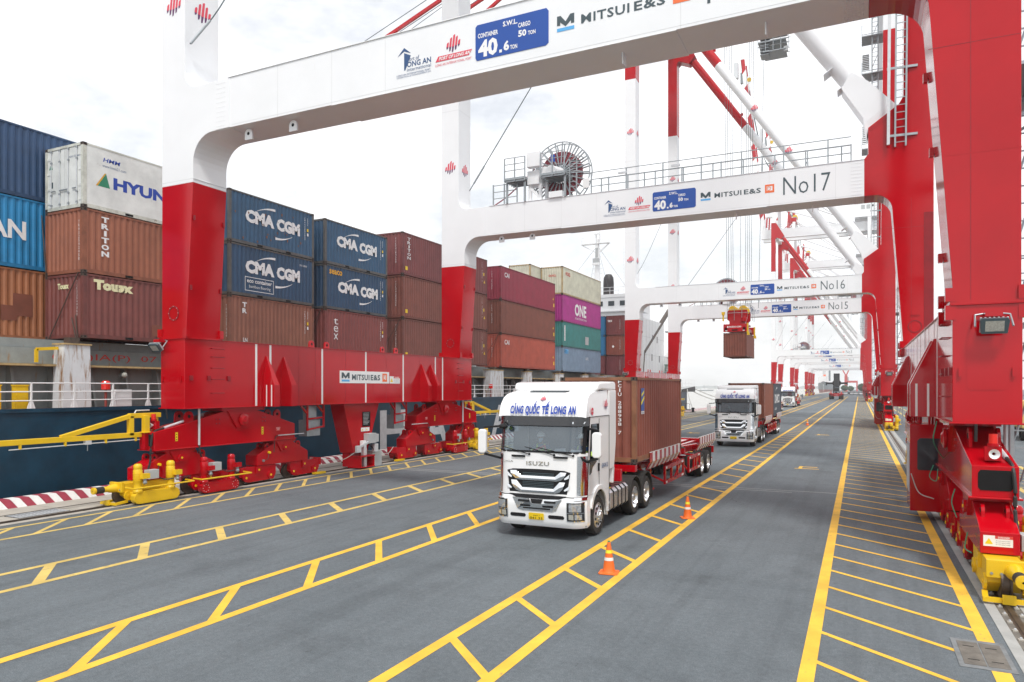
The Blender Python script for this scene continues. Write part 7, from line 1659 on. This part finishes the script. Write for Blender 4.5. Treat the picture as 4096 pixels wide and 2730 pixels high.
def tree(lab, x, y, h, w):
    t = thing('tree', lab, 'tree', (x, y, 0), 0, 'trees far behind the quay'); MB().cyl((0, 0, 0), (0, 0, h * .6), .35, 'steel_rail', r1=.18, n=8).build('trunk', t)
    b = MB()
    for i in range(700):
        a = random.uniform(0, 6.28); r_ = w * math.sqrt(random.random()); z = h * .62 + (h * .36) * random.uniform(-1, 1) * math.sqrt(max(0, 1 - (r_ / w) ** 2)); p = Vector((r_ * math.cos(a), r_ * math.sin(a), z)); s = random.uniform(.25, .6); u = Vector((random.gauss(0, 1), random.gauss(0, 1), random.gauss(0, 1))).normalized(); v = u.orthogonal().normalized()
        b.add([p + u * s, p + v * s, p - u * s, p - v * s], [(0, 1, 2, 3)], 'foliage')
    b.build('crown', t)
tree('dark round tree far behind the parked cars', -9.5, 560, 5.6, 2.2); tree('dark tree far away at the right beside the crane legs', 1.0, 520, 6.5, 2.0); tree('second small tree behind the far parked cars', -6.0, 600, 5.0, 2.0)
t = thing('small_boat', 'small grey boat on the open water at left', 'boat', (-243.7, 1282, -2.4), R(10))
b = MB(); b.prism([(-12, .2), (12, .2), (15, 2.2), (-13, 2.0)], 'y', -3, 3, 'grey_hull'); b.build('hull', t); b = MB(); b.box(-7, 3, -2, 2, 2, 4.5, 'ship_white'); b.box(-5, -1, -1.6, 1.6, 4.5, 6.4, 'grey_box'); b.cyl((-3, 0, 6.4), (-3, 0, 11), .25, 'grey_hull', n=6); b.build('cabin', t)
# yard kerb seen past the land-side leg
b = MB(); 
for i in range(60): b.box(13.5, 13.8, 30 + i, 30.95 + i, 0, .25, 'kerb_white' if i % 2 else 'kerb_red')
tag(b.build('yard_kerb'), kind='structure')
t = thing('yard_truck', 'pale yellow yard vehicle partly hidden behind the land side crane leg', 'truck', (11.5, 62, 0))
b = MB(); b.box(-1.2, 1.2, -1.0, 1.2, .9, 2.9, 'yellow_pale'); b.box(-1.2, 1.2, 1.2, 6, .9, 1.3, 'yellow_pale'); b.build('cab', t, bevel=.08); b = MB(); b.box(-1.0, 1.0, -1.03, -1.0, 1.9, 2.6, 'window_dark'); b.build('window', t)
for x in (-1, 1):
    for y in (0, 3.8, 5.1): o = ob('wheel', TYR, t); o.location = (x, y, .512)
# ================================================================== haze
if HAZE > 0:
    b = MB(); b.box(-5600, 1480, -58, 4200, -3.4, 130, 'dark'); b.slots = []
    me = bpy.data.meshes.new('haze'); me.from_pydata(b.v, [], b.f)
    m = bpy.data.materials.new('haze'); m.use_nodes = True; n = m.node_tree.nodes; l = m.node_tree.links; n.clear()
    out = n.new('ShaderNodeOutputMaterial'); pv = n.new('ShaderNodeVolumePrincipled'); pv.inputs['Color'].default_value = (.93, .95, .97, 1); pv.inputs['Density'].default_value = HAZE; pv.inputs['Anisotropy'].default_value = .2
    l.new(pv.outputs[0], out.inputs['Volume']); me.materials.append(m); tag(ob('haze', me), kind='stuff')
